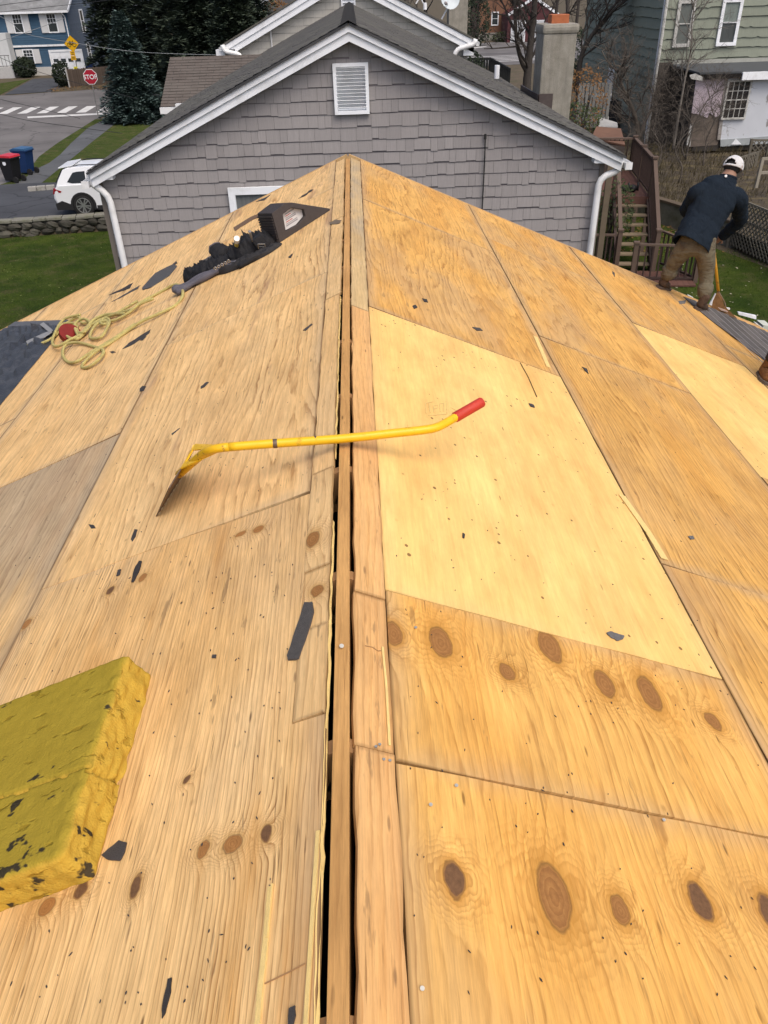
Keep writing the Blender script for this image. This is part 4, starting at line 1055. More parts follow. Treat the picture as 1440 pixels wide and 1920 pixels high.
# window half hidden by our roof, wall cable
wc = atY(427, 352, 12.46); window(gh, (wc.x + .10 + .47, 12.47, wc.z - .10 - .6), .94, 1.2, .10, glass=M_glassl)
a, b = atY(910, 254, 12.45), atY(904, 392, 12.45); mb = MB(); mb.tube([a, a.lerp(b, .3) + Vector((.006, 0, 0)), b, Vector((b.x, b.y, b.z - 1))], .010, 6); mb.tube([a + Vector((0, 0, .02)), a - Vector((0, 0, .05))], .018, 8)
mb.build('wall_cable', simple('black_cable', (.03, .03, .03), .6), gh)
# cross wing with its own brown roof
zr2, ze2 = CAMZ - 1.40, CAMZ - 2.25
wl = atY(318, 107, 22.57).x; xe = -1.6
slab('wing_roof_deck', [(wl, 22.57, zr2 - .03), (xe, 22.57, zr2 - .03), (xe, 20.6, ze2 - .03), (wl, 20.6, ze2 - .03)], .02, M_roofd, gh)
courses('wing_shingles', (wl, 22.57, zr2), (xe, 22.57, zr2), (wl, 20.6, ze2), (xe, 20.6, ze2), M_roofb, gh, expo=.125, seed=9)
slab('wing_roof_back', [(wl, 22.57, zr2), (xe, 22.57, zr2), (xe, 24.6, ze2), (wl, 24.6, ze2)], .02, M_roofb, gh)
mb = MB(); mb.prism([(wl + .15, 20.75, 0), (wl + .15, 20.75, ze2 - .05), (wl + .15, 22.57, zr2 - .05), (wl + .15, 24.4, ze2 - .05), (wl + .15, 24.4, 0)], (2.0, 0, 0)); mb.build('wing_wall', M_tanshake, gh)
mb = MB(); mb.bb((wl, 20.52, ze2 - .14), (-3.95, 20.6, ze2 - .01)); mb.build('wing_fascia', M_whiteg, gh)
mb = MB(); mb.bb((-4.12, 20.46, ze2 - .10), (-3.88, 20.62, ze2 + .06)); mb.build('gutter_corner', M_whiteg, gh)
# chimney by the right eave
def chim_mat():
    m = NT('chimney_render'); o = m.obj(); n = m.noise(o, 5, 6, .65); s = m.noise(m.scale(o, (9, 9, .7)), 1, 4, .6); g = m.noise(o, 60, 4, .6)
    col = m.mix(m.mr(n, .35, .65), (.20, .185, .15), (.315, .295, .25)); col = m.mix(m.mr(s, .5, .68, 0, .55), col, (.13, .12, .10)); col = m.mix(m.math('MULTIPLY', g, .4), col, (.38, .37, .33))
    m.bump(m.math('ADD', n, g), .5, .02); return m.done(col, .92, .15)
M_chim = chim_mat()
cx0, cx1, cy0, cy1, ct = 3.80, 4.47, 18.2, 18.95, CAMZ - .92
ch = MB(); n = 10
for i in range(n): pass
ch.bb((cx0, cy0, 0), (cx1, cy1, ct)); cho = ch.build('chimney', M_chim, gh, bevel=.03)
mb = MB(); mb.bb((cx0 - .03, cy0 - .03, ct - .01), (cx1 + .04, cy1 + .03, ct + .16)); mb.build('chimney_cap', M_chim, cho, bevel=.06)
mb = MB(); zt = ct + .16
mb.prism([(3.98, 18.4, zt - .02), (4.33, 18.4, zt - .02), (4.33, 18.75, zt - .02), (3.98, 18.75, zt - .02)], (0, 0, .17)); mb.build('flue_tile', simple('terracotta_flue', (.40, .13, .055), .8, .25, 12, .3, 60), cho, bevel=.01)
mb = MB(); zf = zroof(3.7)
mb.bb((cx0 - .02, cy0 - .02, CAMZ - 2.36), (atY(1036, 190, 18.18).x, cy0, CAMZ - 1.98)); mb.bb((cx0 - .025, cy0 - .02, CAMZ - 2.36), (cx0, 20.2, CAMZ - 2.0)); mb.build('chimney_flashing', simple('brown_flashing', (.09, .072, .068), .5, .3, 8, metal=.3), cho)
# plastic vent pipe near the right eave
def onplane(x, y, p0, n):
    d = ray(x, y); return C + d * ((Vector(p0) - C).dot(n) / d.dot(n))
nR = Vector((mR, 0, 1)).normalized()
pb = onplane(931, 152, (xa, 15, za), nR); mb = MB(); mb.tube([pb - Vector((0, 0, .05)), pb + Vector((.0, 0, .30))], .055, 12); vp = mb.build('vent_pipe', M_white, gh, smooth=False)
mb = MB(); mb.tube([pb, pb + Vector((0, 0, .05))], [.13, .07], 12); mb.build('pipe_boot', simple('pipe_boot', (.06, .06, .06), .7), vp)

# ------------------------------------------------------------------ tan house behind it
YT = 25.05
th_ = empty('tan_house', (0, 30, 0), 'tan shake sided house with white rakes behind the grey house', 'house')
tl, tr = atY(420, 85, 24.8), atY(889, 75, 24.8)
sT = .475; xt = (tl.x + tr.x) / 2 + (tr.z - tl.z) / (2 * sT); zt_ = tl.z + sT * (xt - tl.x)
def zT(x): return zt_ - sT * abs(x - xt)
wl_, wr_ = atY(436, 100, YT).x, atY(876, 105, YT).x
mb = MB(); mb.prism([(wl_, YT, 0), (wr_, YT, 0), (wr_, YT, zT(wr_) - .2), (xt, YT, zt_ - .2), (wl_, YT, zT(wl_) - .2)], (0, 11, 0)); mb.build('wall', simple('tan_backing', (.32, .31, .28), .8), th_)  # darker than the shakes, so gaps between courses show as shadow lines
shakes(th_, YT, wl_, wr_, CAMZ - 2.75, lambda x: zT(x) - .26, M_tanshake, .169, [.24, .3, .36, .45], lambda px, py: -8 < py < 112 and 415 < px < 900, 300, 8, jag=.006)
for e, sx in ((tl, -1), (tr, 1)):
    A_ = Vector((xt, 24.8, zt_)); E_ = Vector((e.x, 24.8, e.z))
    for z0, z1, dy in ((-.15, -.30, 0), (-.01, -.145, -.03)):
        mb = MB(); mb.prism([A_ + Vector((0, dy, z0)), E_ + Vector((0, dy, z0)), E_ + Vector((0, dy, z1)), A_ + Vector((0, dy, z1))], (0, .24 - dy, 0)); mb.build('rake_board' if dy == 0 else 'rake_trim', M_white, th_)
    slab('roof', [(xt, 24.74, zt_), (xt, 36, zt_), (e.x + sx * .05, 36, e.z - .02), (e.x + sx * .05, 24.74, e.z - .02)], .04, M_roofg, th_)
    mb = MB(); mb.bb((e.x - .12 * (1 - sx) / 2 * 2 if sx < 0 else e.x - .28, 24.8, e.z - .36), (e.x + (.28 if sx < 0 else .0), 25.0, e.z - .1)); mb.build('soffit_return', M_white, th_)
    gutter(e.x + sx * .10, 24.78, 36, e.z - .14, th_)
downspout([(417, 84), (420, 96), (449, 102), (455, 114)], 24.7, th_, .06)
downspout([(892, 73), (889, 83), (857, 92), (850, 108)], 24.7, th_, .06)
a, b = atY(667, 15, 24.95), atY(638, -30, 24.95); mb = MB(); mb.bb((b.x, 24.95, a.z), (a.x, 25.02, b.z)); tv = mb.build('gable_vent', M_white, th_)
for i in range(9):
    z = a.z + .04 + i * .075; mb = MB(); mb.box(((a.x + b.x) / 2, 24.93, z), (abs(a.x - b.x) - .08, .04, .008), Matrix.Rotation(math.radians(-40), 3, 'X')); mb.build('slat', M_white, tv)
a, b = atY(507, 57, 25.0), atY(511, 95, 25.0); mb = MB(); mb.tube([a, b], .022, 8); mb.build('wall_conduit', M_whiteg, th_)
# its chimney and dish stand on the far roof slope
c0, c1 = atY(841, 60, 29.0), atY(876, 60, 29.0); mb = MB(); mb.bb((c0.x, 29.0, 4.0), (c1.x, 29.6, CAMZ + .9)); mb.build('chimney', M_chim, th_, bevel=.02)
dsh = empty('satellite_dish', atY(828, 32, 25.6), 'pale satellite dish on the tan house roof by its chimney', 'satellite dish')
p0 = atY(828, 36, 25.6); p1 = atY(842, 10, 25.6); mb = MB(); mb.tube([p0, p1], .02, 8); mb.build('mast', M_whiteg, dsh)
pc = atY(843, -2, 25.5); mb = MB(); ax = Vector((.25, -1, .35)).normalized(); u = ax.orthogonal().normalized(); v = ax.cross(u); vs = []; fs = []
for i in range(5):
    rr = .27 * i / 4
    for j in range(18): a = 2 * math.pi * j / 18; vs.append(pc + (u * math.cos(a) + v * math.sin(a)) * rr + ax * (rr * rr * .8))
for i in range(4):
    for j in range(18): q = i * 18 + j; w_ = i * 18 + (j + 1) % 18; fs.append((q, w_, w_ + 18, q + 18))
mb.add(vs, fs); o = mb.build('reflector', simple('dish_grey', (.52, .58, .60), .5), dsh, smooth=True)
pf = atY(836, 6, 25.2); mb = MB(); mb.tube([p1, pf], .012, 6); mb.ball(pf, .045, 8, 6); mb.build('feed_arm', simple('dish_arm', (.3, .27, .27), .5), dsh)
p0 = atY(797, 18, 25.6); mb = MB(); mb.tube([p0, p0 + Vector((0, 0, .16))], .05, 10); mb.build('vent_pipe', M_white, th_)
p0, p1 = atY(780, 7, 25.6), atY(788, -6, 25.6); mb = MB(); mb.tube([p0, p1], .018, 6); mb.tube([p1, atY(797, 14, 25.6)], .014, 6); mb.build('antenna_bracket', M_whiteg, th_)
# ------------------------------------------------------------------ ground, streets, yards
def grass_mat(name, c, c2, dead=.0):
    m = NT(name); o = m.obj(); n = m.noise(o, .9, 6, .65); f = m.noise(o, 22, 4, .7); l = m.voro(o, 2.6); g = m.noise(m.scale(o, (1, 1, 1)), 6, 3, .6)
    col = m.mix(m.mr(n, .35, .65), c, c2); col = m.mix(1.0, col, m.mix(f, (.35, .35, .35), (1.6, 1.6, 1.5)), 'MULTIPLY'); col = m.mix(m.mr(g, .55, .75, 0, .5), col, mul(c, .5))
    if dead: col = m.mix(m.mr(m.noise(o, 1.7, 5, .65), .5, .65, 0, dead), col, (.14, .105, .06))
    m.bump(f, 1.0, .05); return m.done(col, .95, .1)
M_lawn = grass_mat('green_lawn', (.024, .046, .006), (.064, .090, .014), .3)
M_lawn2 = grass_mat('worn_lawn', (.042, .066, .013), (.07, .09, .022), .45)
M_earth = simple('leaf_strewn_earth', (.10, .078, .05), .95, .45, 1.4, .8, 8, dirt=(.055, .06, .022), dirt_amt=.8)
def asphalt(name, c):
    m = NT(name); o = m.obj(); n = m.noise(o, .35, 6, .6); f = m.noise(o, 60, 3, .7); cr = m.voro(m.vm('ADD', o, m.scale(m.noise(o, .8, 3, out='Color'), (1.5, 1.5, 0))), .22, 'Distance', 'DISTANCE_TO_EDGE')
    col = m.mix(m.mr(n, .35, .65), mul(c, .82), mul(c, 1.2)); col = m.mix(1.0, col, m.mix(f, (.8, .8, .8), (1.2, 1.2, 1.2)), 'MULTIPLY'); col = m.mix(m.mr(cr, .004, .012, .55, 0), col, mul(c, .3))
    m.bump(f, .2, .01); return m.done(col, .9, .25)
M_street = asphalt('worn_asphalt', (.145, .138, .134)); M_drive = asphalt('dark_driveway_asphalt', (.062, .066, .074)); M_walk = asphalt('grey_footpath', (.10, .105, .11))
M_mark = simple('road_paint', (.62, .62, .60), .8, .1, 2, dirt=(.3, .29, .28), dirt_amt=.5)
def sheetz(name, pts, z, mat, kind='structure', parent=None):
    P = [(p if len(p) == 3 else (p[0], p[1], z)) for p in pts]
    mb = MB(); mb.add([(x, y, z) for x, y, _ in P], [tuple(range(len(P)))]); o = mb.build(name, mat, parent)
    if kind: o['kind'] = kind
    if o.data.polygons[0].normal.z < 0: o.data.flip_normals()
    return o
def G2(*px): return [tuple(atZ(x, y, 0))[:2] for x, y in px]
def wally(x): return 29.75 + .137 * (x + 9.07)
# terrain: one sheet to the horizon, dropping half a metre below the stone wall on the left lawn
xs = [-900, -300, -120, -60, -40, -30, -20, -14, -10, -8, -6.2, -6, -3, 0, 4, 8, 12, 16, 22, 30, 60, 150, 400, 900]
ysb = [-300, -60, -20, 0, 10, 18, 24]; ysf = [31, 40, 50, 60, 80, 120, 200, 500, 1600]
mb = MB(); rows = []
for x in xs:
    yw = wally(x) if x < 0 else 29
    yw = min(max(yw, 25.5), 30.5)
    r = []
    for y in ysb + [yw - .06, yw + .02] + ysf:
        low = x <= -6.2 and y < yw
        r.append((x, y, (-.46 if low else -.012) + (max(0, y - 200) * .004)))
    rows.append(r)
nn = len(rows[0]); vs = [p for r in rows for p in r]; fs = [(i * nn + j, (i + 1) * nn + j, (i + 1) * nn + j + 1, i * nn + j + 1) for i in range(len(xs) - 1) for j in range(nn - 1)]
mb.add(vs, fs); tag(mb.build('ground', M_earth), kind='structure')
sheetz('lawn', [(-60, -20), (-6.3, -20), (-6.3, 30.0), (-9, wally(-9) - .12), (-14, wally(-14) - .12), (-34, 26.2), (-60, 25.4)], -.452, M_lawn)
sheetz('back_lawn', [(4.6, -10), (40, -10), (40, 15), (11.3, 20.3), (10.4, 23.0), (9.4, 27.4), (6.5, 31), (4.9, 26), (4.9, 12)], .004, M_lawn)
st_r = G2((0, 347), (20, 340), (61, 310), (73, 294), (107, 269), (121, 260), (150, 242), (178, 224), (200, 215))
sheetz('street', [(-19.5, 14), (-17.6, 30)] + st_r + [(-12, 62), (-25.3, 64), (-27, 50), (-28.5, 30), (-29, 14)], .004, M_street)
sheetz('cross_street', [(-120, 60.5), (-25.5, 62), (-12.5, 60.6), (2, 70), (12, 84), (60, 96), (140, 110), (140, 138), (60, 124), (18, 118), (2, 104), (-14, 80), (-27, 72.2), (-120, 73)], .008, M_street)
walk_l = G2((0, 361), (20, 350), (46, 335), (66, 318), (92, 306), (113, 290), (133, 269), (165, 240), (195, 225), (212, 216))
walk_r = G2((240, 214), (215, 233), (173, 266), (128, 303), (107, 320), (67, 352))
sheetz('footpath', walk_l + walk_r, .008, M_walk)
sheetz('grass_strip', st_r[:-1] + list(reversed(walk_l[:-1])), .010, M_lawn2)
sheetz('front_lawn', G2((230, 218), (215, 233), (173, 266), (128, 303), (107, 320), (69, 351)) + [(-6.5, 36.2), (-3, 36.2), (-3, 62), (-11, 60)], .006, M_lawn2)
sheetz('driveway', [(-4.4, 29.95), (-9, wally(-9) + .12), (-14, wally(-14) + .12), (-17.2, wally(-17.2) + .15), (-19.0, 33), (-17.6, 35.6), (-14.5, 36.3), (-4.4, 36.2)], .012, M_drive)
sheetz('driveway', G2((8, 178), (62, 148), (107, 146), (114, 165), (96, 172)), .012, M_drive)
sheetz('verge', G2((-40, 162), (58, 148), (0, 178), (-40, 180)), .010, M_lawn2)
sheetz('verge', G2((95, 174), (112, 160), (200, 158), (215, 164), (150, 170)), .010, M_earth)
# road paint
cw = empty('crosswalk', atZ(100, 208, 0), 'white zebra crossing bars at the street corner by the stop sign', 'road marking')
for k in range(9):
    x0 = -24.5 + k * 1.36 - 1.0; y0 = 60.3 - .12 * (x0 + 24); sh = -.2
    o = sheetz('crosswalk_bar', [(x0, y0), (x0 + .66, y0), (x0 + .66 + sh, y0 + 3.5), (x0 + sh, y0 + 3.5)], .013, M_mark, None, cw)
tag(sheetz('stop_line', G2((52, 222), (51, 219), (212, 211), (216, 214)), .012, M_mark, None), 'long white stop line below the zebra crossing', 'road marking')
cw2 = empty('crosswalk', atZ(960, 106, 0), 'thin far white crossing lines between the picket fence and the chimney', 'road marking')
for k in range(5):
    y = 88.5 + k * 1.6; sheetz('crosswalk_bar', [(9, y - 1), (19, y + .8), (19, y + 1.15), (9, y - .6)], .013, M_mark, None, cw2)
tag(sheetz('lane_line', G2((878, 92), (912, 88), (912, 87), (878, 90)), .013, M_mark, None), 'short white lane line on the far road beside the tan house', 'road marking')
def curb(name, pts, w, h, mat, label, cat='kerb'):
    root = None; mb = MB()
    for a, b in zip(pts[:-1], pts[1:]): mb.bar((a[0], a[1], h / 2), (b[0], b[1], h / 2), w, h)
    return tag(mb.build(name, mat), label, cat)
M_stone_l = simple('granite_kerb', (.34, .33, .30), .9, .3, 5, .4, 40, dirt=(.10, .12, .05), dirt_amt=.5)
cb = empty('kerb', atZ(78, 357, 0), 'short row of pale kerb stones between driveway and lawn behind the car', 'kerb')
c0, c1 = atZ(53, 359, 0), atZ(104, 355, 0)
for k in range(3):
    a, b = c0.lerp(c1, k / 3 + .01), c0.lerp(c1, (k + 1) / 3 - .01); mb = MB(); mb.bar(a + Vector((0, 0, .09)), b + Vector((0, 0, .09)), .22, .18); mb.build('kerb_stone', M_stone_l, cb, bevel=.02)
# stone wall: individual stones on a mortared core
M_wst = siding_mat('wall_stone', (.075, .07, .058), .5, (6, 6, 6), (.05, .055, .03)); M_wcap = simple('wall_capstone', (.20, .195, .165), .9, .4, 5, .5, 30, dirt=(.1, .11, .05), dirt_amt=.7)
sw = empty('stone_wall', (-10, wally(-10), -.46), 'low mossy stone wall between the driveway and the left lawn', 'wall')
mb = MB(); mb.prism([(x, wally(x) - .02, -.5) for x in (-34, -5.6)] + [(x, wally(x) + .30, -.5) for x in (-5.6, -34)], (0, 0, .52)); mb.build('wall_core', simple('wall_core', (.03, .03, .026), .95, .3, 4), sw)
rr = random.Random(4); x = -19.0
for row in range(2):
    x = -18.0 + row * .2
    while x < -5.6:
        L = rr.uniform(.25, .62); yc = wally(x); mb = MB(); mb.ball((0, 0, 0), (L / 2, rr.uniform(.10, .15), rr.uniform(.11, .15)), 9, 6, 0, .2, rr)
        o = mb.build('stone', M_wst, sw); o.location = (x + L / 2, yc - .02, -.34 + row * .21); x += L * .96
x = -18.0
while x < -5.6:
    L = rr.uniform(.45, .9); mb = MB(); mb.box((0, 0, 0), (L - .015, .44, .09)); o = mb.build('capstone', M_wcap, sw, bevel=.02); o.location = (x + L / 2, wally(x + L / 2) + .13, .055 + rr.uniform(-.012, .012)); o.rotation_euler = (rr.uniform(-.03, .03), rr.uniform(-.03, .03), .137); x += L
tag(MB().ball(atZ(58, 441, -.45), (.28, .2, .13), 9, 6, 0, .1, rr).build('boulder', M_wst), 'single brownish stone lying on the lawn under the stone wall', 'stone')

# ------------------------------------------------------------------ car
M_carw = simple('white_car_paint', (.74, .76, .78), .22, .03, 2, spec=.6); M_carg = simple('car_glass', (.012, .016, .018), .25, .2, 2, spec=.35)
M_clad = simple('black_cladding', (.018, .018, .019), .6, .2, 9); M_tyre = simple('tyre_rubber', (.018, .018, .018), .85, .2, 20); M_alloy = simple('alloy_rim', (.45, .46, .47), .3, .1, 8, metal=.8)
M_tail = simple('red_tail_lamp', (.30, .012, .02), .15, .2, 9, spec=.7)
def car():
    # local: x forward, y left(+)/near(-), z up ; near side faces the viewer
    root = empty('parked_car', atZ(160, 405, 0) + Vector((0, .95, 0)), 'white sport utility car parked on the driveway, rear end showing', 'car')
    L, W = 4.6, 1.86; hx = L / 2
    def X(x): return x - 1.06 + 0       # x measured from the rear bumper; rear wheel at 1.06
    low = [(.10, .42), (.02, .62), (.05, .88), (.16, 1.02), (.22, 1.10), (1.3, 1.13), (2.9, 1.10), (3.35, 1.07), (4.25, .98), (4.5, .86), (4.6, .6), (4.52, .34), (4.1, .24), (.5, .24)]
    ch = lambda o: (setattr(o, 'parent', root), o)[1]
    mb = MB(); n = len(low); sl = [(-.93, .97), (-.90, 1.0), (-.3, 1.0), (.3, 1.0), (.90, 1.0), (.93, .97)]
    ys = [(-.93, -.015), (-.88, 0), (.88, 0), (.93, -.015)]
    ring = []
    for yv, ins in ys:
        cxm = 2.3; czm = .66; k = 1 + (ins * 2.2)
        ring.append([(X(cxm + (x - cxm) * k), yv, czm + (z - czm) * k) for x, z in low])
    for r in ring: mb.v += r
    for i in range(len(ys) - 1):
        for j in range(n): a = i * n + j; b = i * n + (j + 1) % n; mb.f.append((a, b, b + n, a + n)); mb.m.append(0)
    mb.f.append(tuple(range(n))); mb.f.append(tuple((len(ys) - 1) * n + j for j in range(n))); mb.m += [0, 0]
    ch(mb.build('body', M_carw, None, bevel=.02, smooth=False))
    bot = [(.20, 1.09), (3.25, 1.09)]; cab = [(.20, 1.08), (.30, 1.28), (.50, 1.60), (.66, 1.66), (1.5, 1.70), (2.2, 1.66), (2.45, 1.58), (3.3, 1.08)]
    mb = MB(); m_ = len(cab)
    for s in (-1, 1):
        for x, z in cab: mb.v.append((X(x), s * (.90 - .20 * max(0, (z - 1.08) / .62)), z))
    for j in range(m_): k = (j + 1) % m_; mb.f.append((j, k, k + m_, j + m_)); mb.m.append(0)
    mb.f.append(tuple(range(m_))); mb.f.append(tuple(range(m_, 2 * m_))); mb.m += [0, 0]
    ch(mb.build('cabin', M_carw, None, bevel=.025))
    def side(pts, s, off, name, mat, th=.012):
        q = [Vector((X(x), s * (.90 - .20 * max(0, (z - 1.08) / .62) + off), z)) for x, z in pts]; mb = MB(); mb.prism(q, (0, s * th, 0)); return ch(mb.build(name, mat))
    for s in (-1, 1):
        side([(.62, 1.20), (.86, 1.50), (1.02, 1.53), (1.30, 1.54), (1.30, 1.16), (.80, 1.155)], s, .002, 'side_window', M_carg)
        side([(1.36, 1.16), (1.36, 1.545), (2.12, 1.54), (2.14, 1.16)], s, .002, 'side_window', M_carg)
        side([(2.20, 1.16), (2.19, 1.53), (2.42, 1.50), (2.95, 1.16)], s, .002, 'side_window', M_carg)
        # lamps wrap the rear corner
        mb = MB(); mb.prism([(X(.02), s * .90, .80), (X(.34), s * .945, .86), (X(.36), s * .945, .90), (X(.10), s * .93, 1.0), (X(.03), s * .80, .98)], (0, -s * .16, 0)); ch(mb.build('tail_lamp', M_tail))
        mb = MB(); mb.prism([(X(.06), s * .94, .24), (X(.04), s * .945, .46), (X(.30), s * .945, .56), (X(.62), s * .945, .42), (X(.62), s * .94, .22)], (0, -s * .1, 0)); ch(mb.build('bumper_cladding', M_clad))
        mb = MB(); mb.bb((X(1.55), s * .92, .20), (X(3.2), s * .946, .36)); ch(mb.build('sill_cladding', M_clad))
        mb = MB(); mb.bb((X(1.62), s * .93, .97), (X(1.86), s * .965, 1.005)); ch(mb.build('door_handle', M_carw))
        for xw in (1.06, 3.75):
            c = Vector((X(xw), s * .80, .37)); arch = []; k = 16
            mb = MB(); P = [Vector((c.x + math.cos(math.pi * (i / k) * 1.24 - .37) * r, s * .951, .37 + math.sin(math.pi * (i / k) * 1.24 - .37) * r)) for r in (.47, .40) for i in range(k + 1)]
            for i in range(k): mb.add([P[i], P[i + 1], P[k + 2 + i], P[k + 1 + i]] + [p - Vector((0, s * .06, 0)) for p in (P[i], P[i + 1], P[k + 2 + i], P[k + 1 + i])], [(0, 1, 2, 3), (4, 5, 1, 0), (3, 2, 6, 7)])
            ch(mb.build('wheel_arch', M_clad))
            mb = MB(); mb.disc(c + Vector((0, s * .142, .01)), .41, (0, 1, 0), 24, .012); ch(mb.build('wheel_well', simple('wheel_well', (.008, .008, .008), .9)))
            mb = MB(); mb.tube([c + Vector((0, s * .155, 0)) - Vector((0, s * .2, 0)), c + Vector((0, s * .145, 0)), c + Vector((0, s * .158, 0))], [.365, .365, .34], 28); wh = ch(mb.build('wheel', M_tyre, None, smooth=False))
            mb = MB(); mb.disc(c + Vector((0, s * .160, 0)), .265, (0, 1, 0), 26, .01, 1)
            for q in range(10):
                a = 2 * math.pi * q / 10 + (.09 if q % 2 else -.09); u = Vector((math.cos(a), 0, math.sin(a)))
                mb.bar(c + Vector((0, s * .170, 0)) + u * .05, c + Vector((0, s * .170, 0)) + u * .255, .042, .02, (0, 1, 0), 0)
            mb.tube([c + Vector((math.cos(2 * math.pi * q / 26) * .262, s * .166, math.sin(2 * math.pi * q / 26) * .262)) for q in range(27)], .014, 6, False); mb.disc(c + Vector((0, s * .178, 0)), .06, (0, 1, 0), 12, .02)
            o = mb.build('rim', [M_alloy, M_clad]); o.parent = wh
    mb = MB(); mb.prism([(X(.155), -.66, 1.14), (X(.155), .66, 1.14), (X(.43), .58, 1.56), (X(.43), -.58, 1.56)], (-.03, 0, .01)); ch(mb.build('rear_window', M_carg))
    mb = MB(); mb.prism([(X(.34), -.66, 1.635), (X(.34), .66, 1.635), (X(.85), .68, 1.70), (X(.85), -.68, 1.70)], (0, 0, .035)); ch(mb.build('roof_spoiler', M_carw, None, bevel=.012))
    mb = MB(); mb.bb((X(.02), -.45, .28), (X(.06), .45, .44)); ch(mb.build('rear_bumper', M_clad))
    for s in (-1, 1): mb = MB(); mb.tube([(X(.9), s * .62, 1.70), (X(1.1), s * .62, 1.735), (X(2.1), s * .63, 1.725), (X(2.3), s * .63, 1.67)], .016, 6); ch(mb.build('roof_rail', M_clad, None, smooth=True))
    mb = MB(); mb.prism([(X(2.52), -.64, 1.545), (X(2.52), .64, 1.545), (X(3.2), .78, 1.13), (X(3.2), -.78, 1.13)], (.02, 0, .03)); ch(mb.build('windscreen', M_carg))
    root.rotation_euler = (0, 0, .02); root.scale = (.96, .96, .95)
car()

# ------------------------------------------------------------------ bins
def bin_(px, lidc, bodyc, label, yaw):
    b = atZ(*px, 0); root = empty('wheelie_bin', b, label, 'wheelie bin', 'bins at the kerb')
    mb = MB(); k = [(-.23, -.26, .08), (.23, -.26, .08), (.23, .22, .08), (-.23, .22, .08)]; t = [(-.29, -.36, 1.0), (.29, -.36, 1.0), (.29, .36, 1.0), (-.29, .36, 1.0)]
    mb.add(k + t, [(3, 2, 1, 0), (4, 5, 6, 7)] + [(i, (i + 1) % 4, 4 + (i + 1) % 4, 4 + i) for i in range(4)])
    bm_ = simple(label[:5] + '_bin_plastic', bodyc, .5, .1, 6); body = mb.build('bin_body', bm_, None, bevel=.025); body.parent = root
    mb = MB(); mb.bb((-.31, -.38, .94), (.31, .38, 1.0)); o = mb.build('rim', bm_, None, bevel=.012); o.parent = root
    mb = MB(); mb.prism([(-.32, -.40, 1.0), (-.32, .38, 1.0), (-.32, .36, 1.08), (-.32, -.2, 1.10), (-.32, -.39, 1.04)], (.64, 0, 0)); o = mb.build('lid', simple(label[:5] + '_lid_plastic', lidc, .4, .08, 6), None, bevel=.012); o.parent = root
    for s in (-1, 1):
        mb = MB(); mb.tube([(s * .20, .33, .13), (s * .27, .33, .13)], .13, 16); o = mb.build('wheel', M_tyre); o.parent = root
    mb = MB(); mb.tube([(-.26, .40, .98), (-.26, .46, 1.0), (.26, .46, 1.0), (.26, .40, .98)], .016, 6); o = mb.build('handle', bm_); o.parent = root
    mb = MB(); mb.disc((.277, -.02, .78), .085, (1, 0, .06), 14, .012); o = mb.build('emblem', M_white); o.parent = root
    root.rotation_euler = (0, 0, yaw)
bin_((27, 341), (.52, .03, .045), (.012, .012, .014), 'black wheelie bin with a red lid at the street edge', math.radians(-112))
bin_((52, 326), (.035, .10, .21), (.01, .035, .12), 'blue wheelie bin standing behind the red lidded one', math.radians(-108))

# ------------------------------------------------------------------ signs
def text_mesh(s, size, mat, loc, parent, name='lettering', th=.004, rot=(math.pi / 2, 0, 0)):
    cu = bpy.data.curves.new('txt', 'FONT'); cu.body = s; cu.size = size; cu.align_x = 'CENTER'; cu.align_y = 'CENTER'; cu.extrude = th; cu.offset = size * .012
    to = bpy.data.objects.new('txt', cu); me = bpy.data.meshes.new_from_object(to); me.materials.clear(); me.materials.append(mat)
    bpy.data.objects.remove(to); bpy.data.curves.remove(cu)
    o = bpy.data.objects.new(name, me); o.rotation_euler = rot; o.location = loc; COL.objects.link(o); o.parent = parent; return o
M_post = simple('galvanised_post', (.22, .22, .21), .6, .2, 9, metal=.3)
M_signred = simple('sign_red', (.36, .012, .03), .45, .05, 4); M_signw = simple('sign_white', (.78, .78, .78), .5, .03, 4)
def octo(r): return [(r * math.cos(math.pi / 8 + i * math.pi / 4), r * math.sin(math.pi / 8 + i * math.pi / 4)) for i in range(8)]
b = atZ(184, 217, 0); sc = atY(169.5, 144, b.y)
ss = empty('stop_sign', b, 'red octagonal stop sign on a thin post at the street corner', 'road sign')
top = sc + Vector((0, 0, .42)); mb = MB(); mb.tube([b - Vector((0, 0, .2)), Vector((sc.x + .02, sc.y + .03, sc.z + .4))], .035, 8); mb.build('post', M_post, ss)
for r, d, mt, nm in ((.46, .0, M_signw, 'sign_border'), (.425, -.006, M_signred, 'sign_face')):
    mb = MB(); mb.prism([(sc.x + x, sc.y + d - .02, sc.z + z) for x, z in octo(r)], (0, .005, 0)); mb.build(nm, mt, ss)
text_mesh('STOP', .36, M_signw, (sc.x - ss.location.x, sc.y - ss.location.y - .035, sc.z - ss.location.z - .02), ss)
M_signy = simple('sign_yellow', (.72, .40, .005), .45, .05, 4); M_signk = simple('sign_black', (.02, .016, .01), .5); M_signl = simple('sign_lime', (.72, .70, .05), .45)
b = atZ(149, 155, 0); Yb = b.y; s0 = atY(134.5, 82, Yb)
bs = empty('bicycle_sign', b, 'yellow diamond bicycle warning sign with smaller plates below, by the blue house', 'road sign')
mb = MB(); mb.tube([b, Vector((s0.x + .1, Yb + .04, s0.z + .5))], .04, 8); mb.build('post', M_post, bs)
for r, d, mt, nm in ((.66, 0, M_signk, 'sign_border'), (.64, -.006, M_signy, 'sign_face')):
    mb = MB(); mb.prism([(s0.x + x * r, Yb + d - .03, s0.z + z * r) for x, z in ((1, 0), (0, 1), (-1, 0), (0, -1))], (0, .005, 0)); mb.build(nm, mt, bs)
mb = MB(); y = Yb - .045
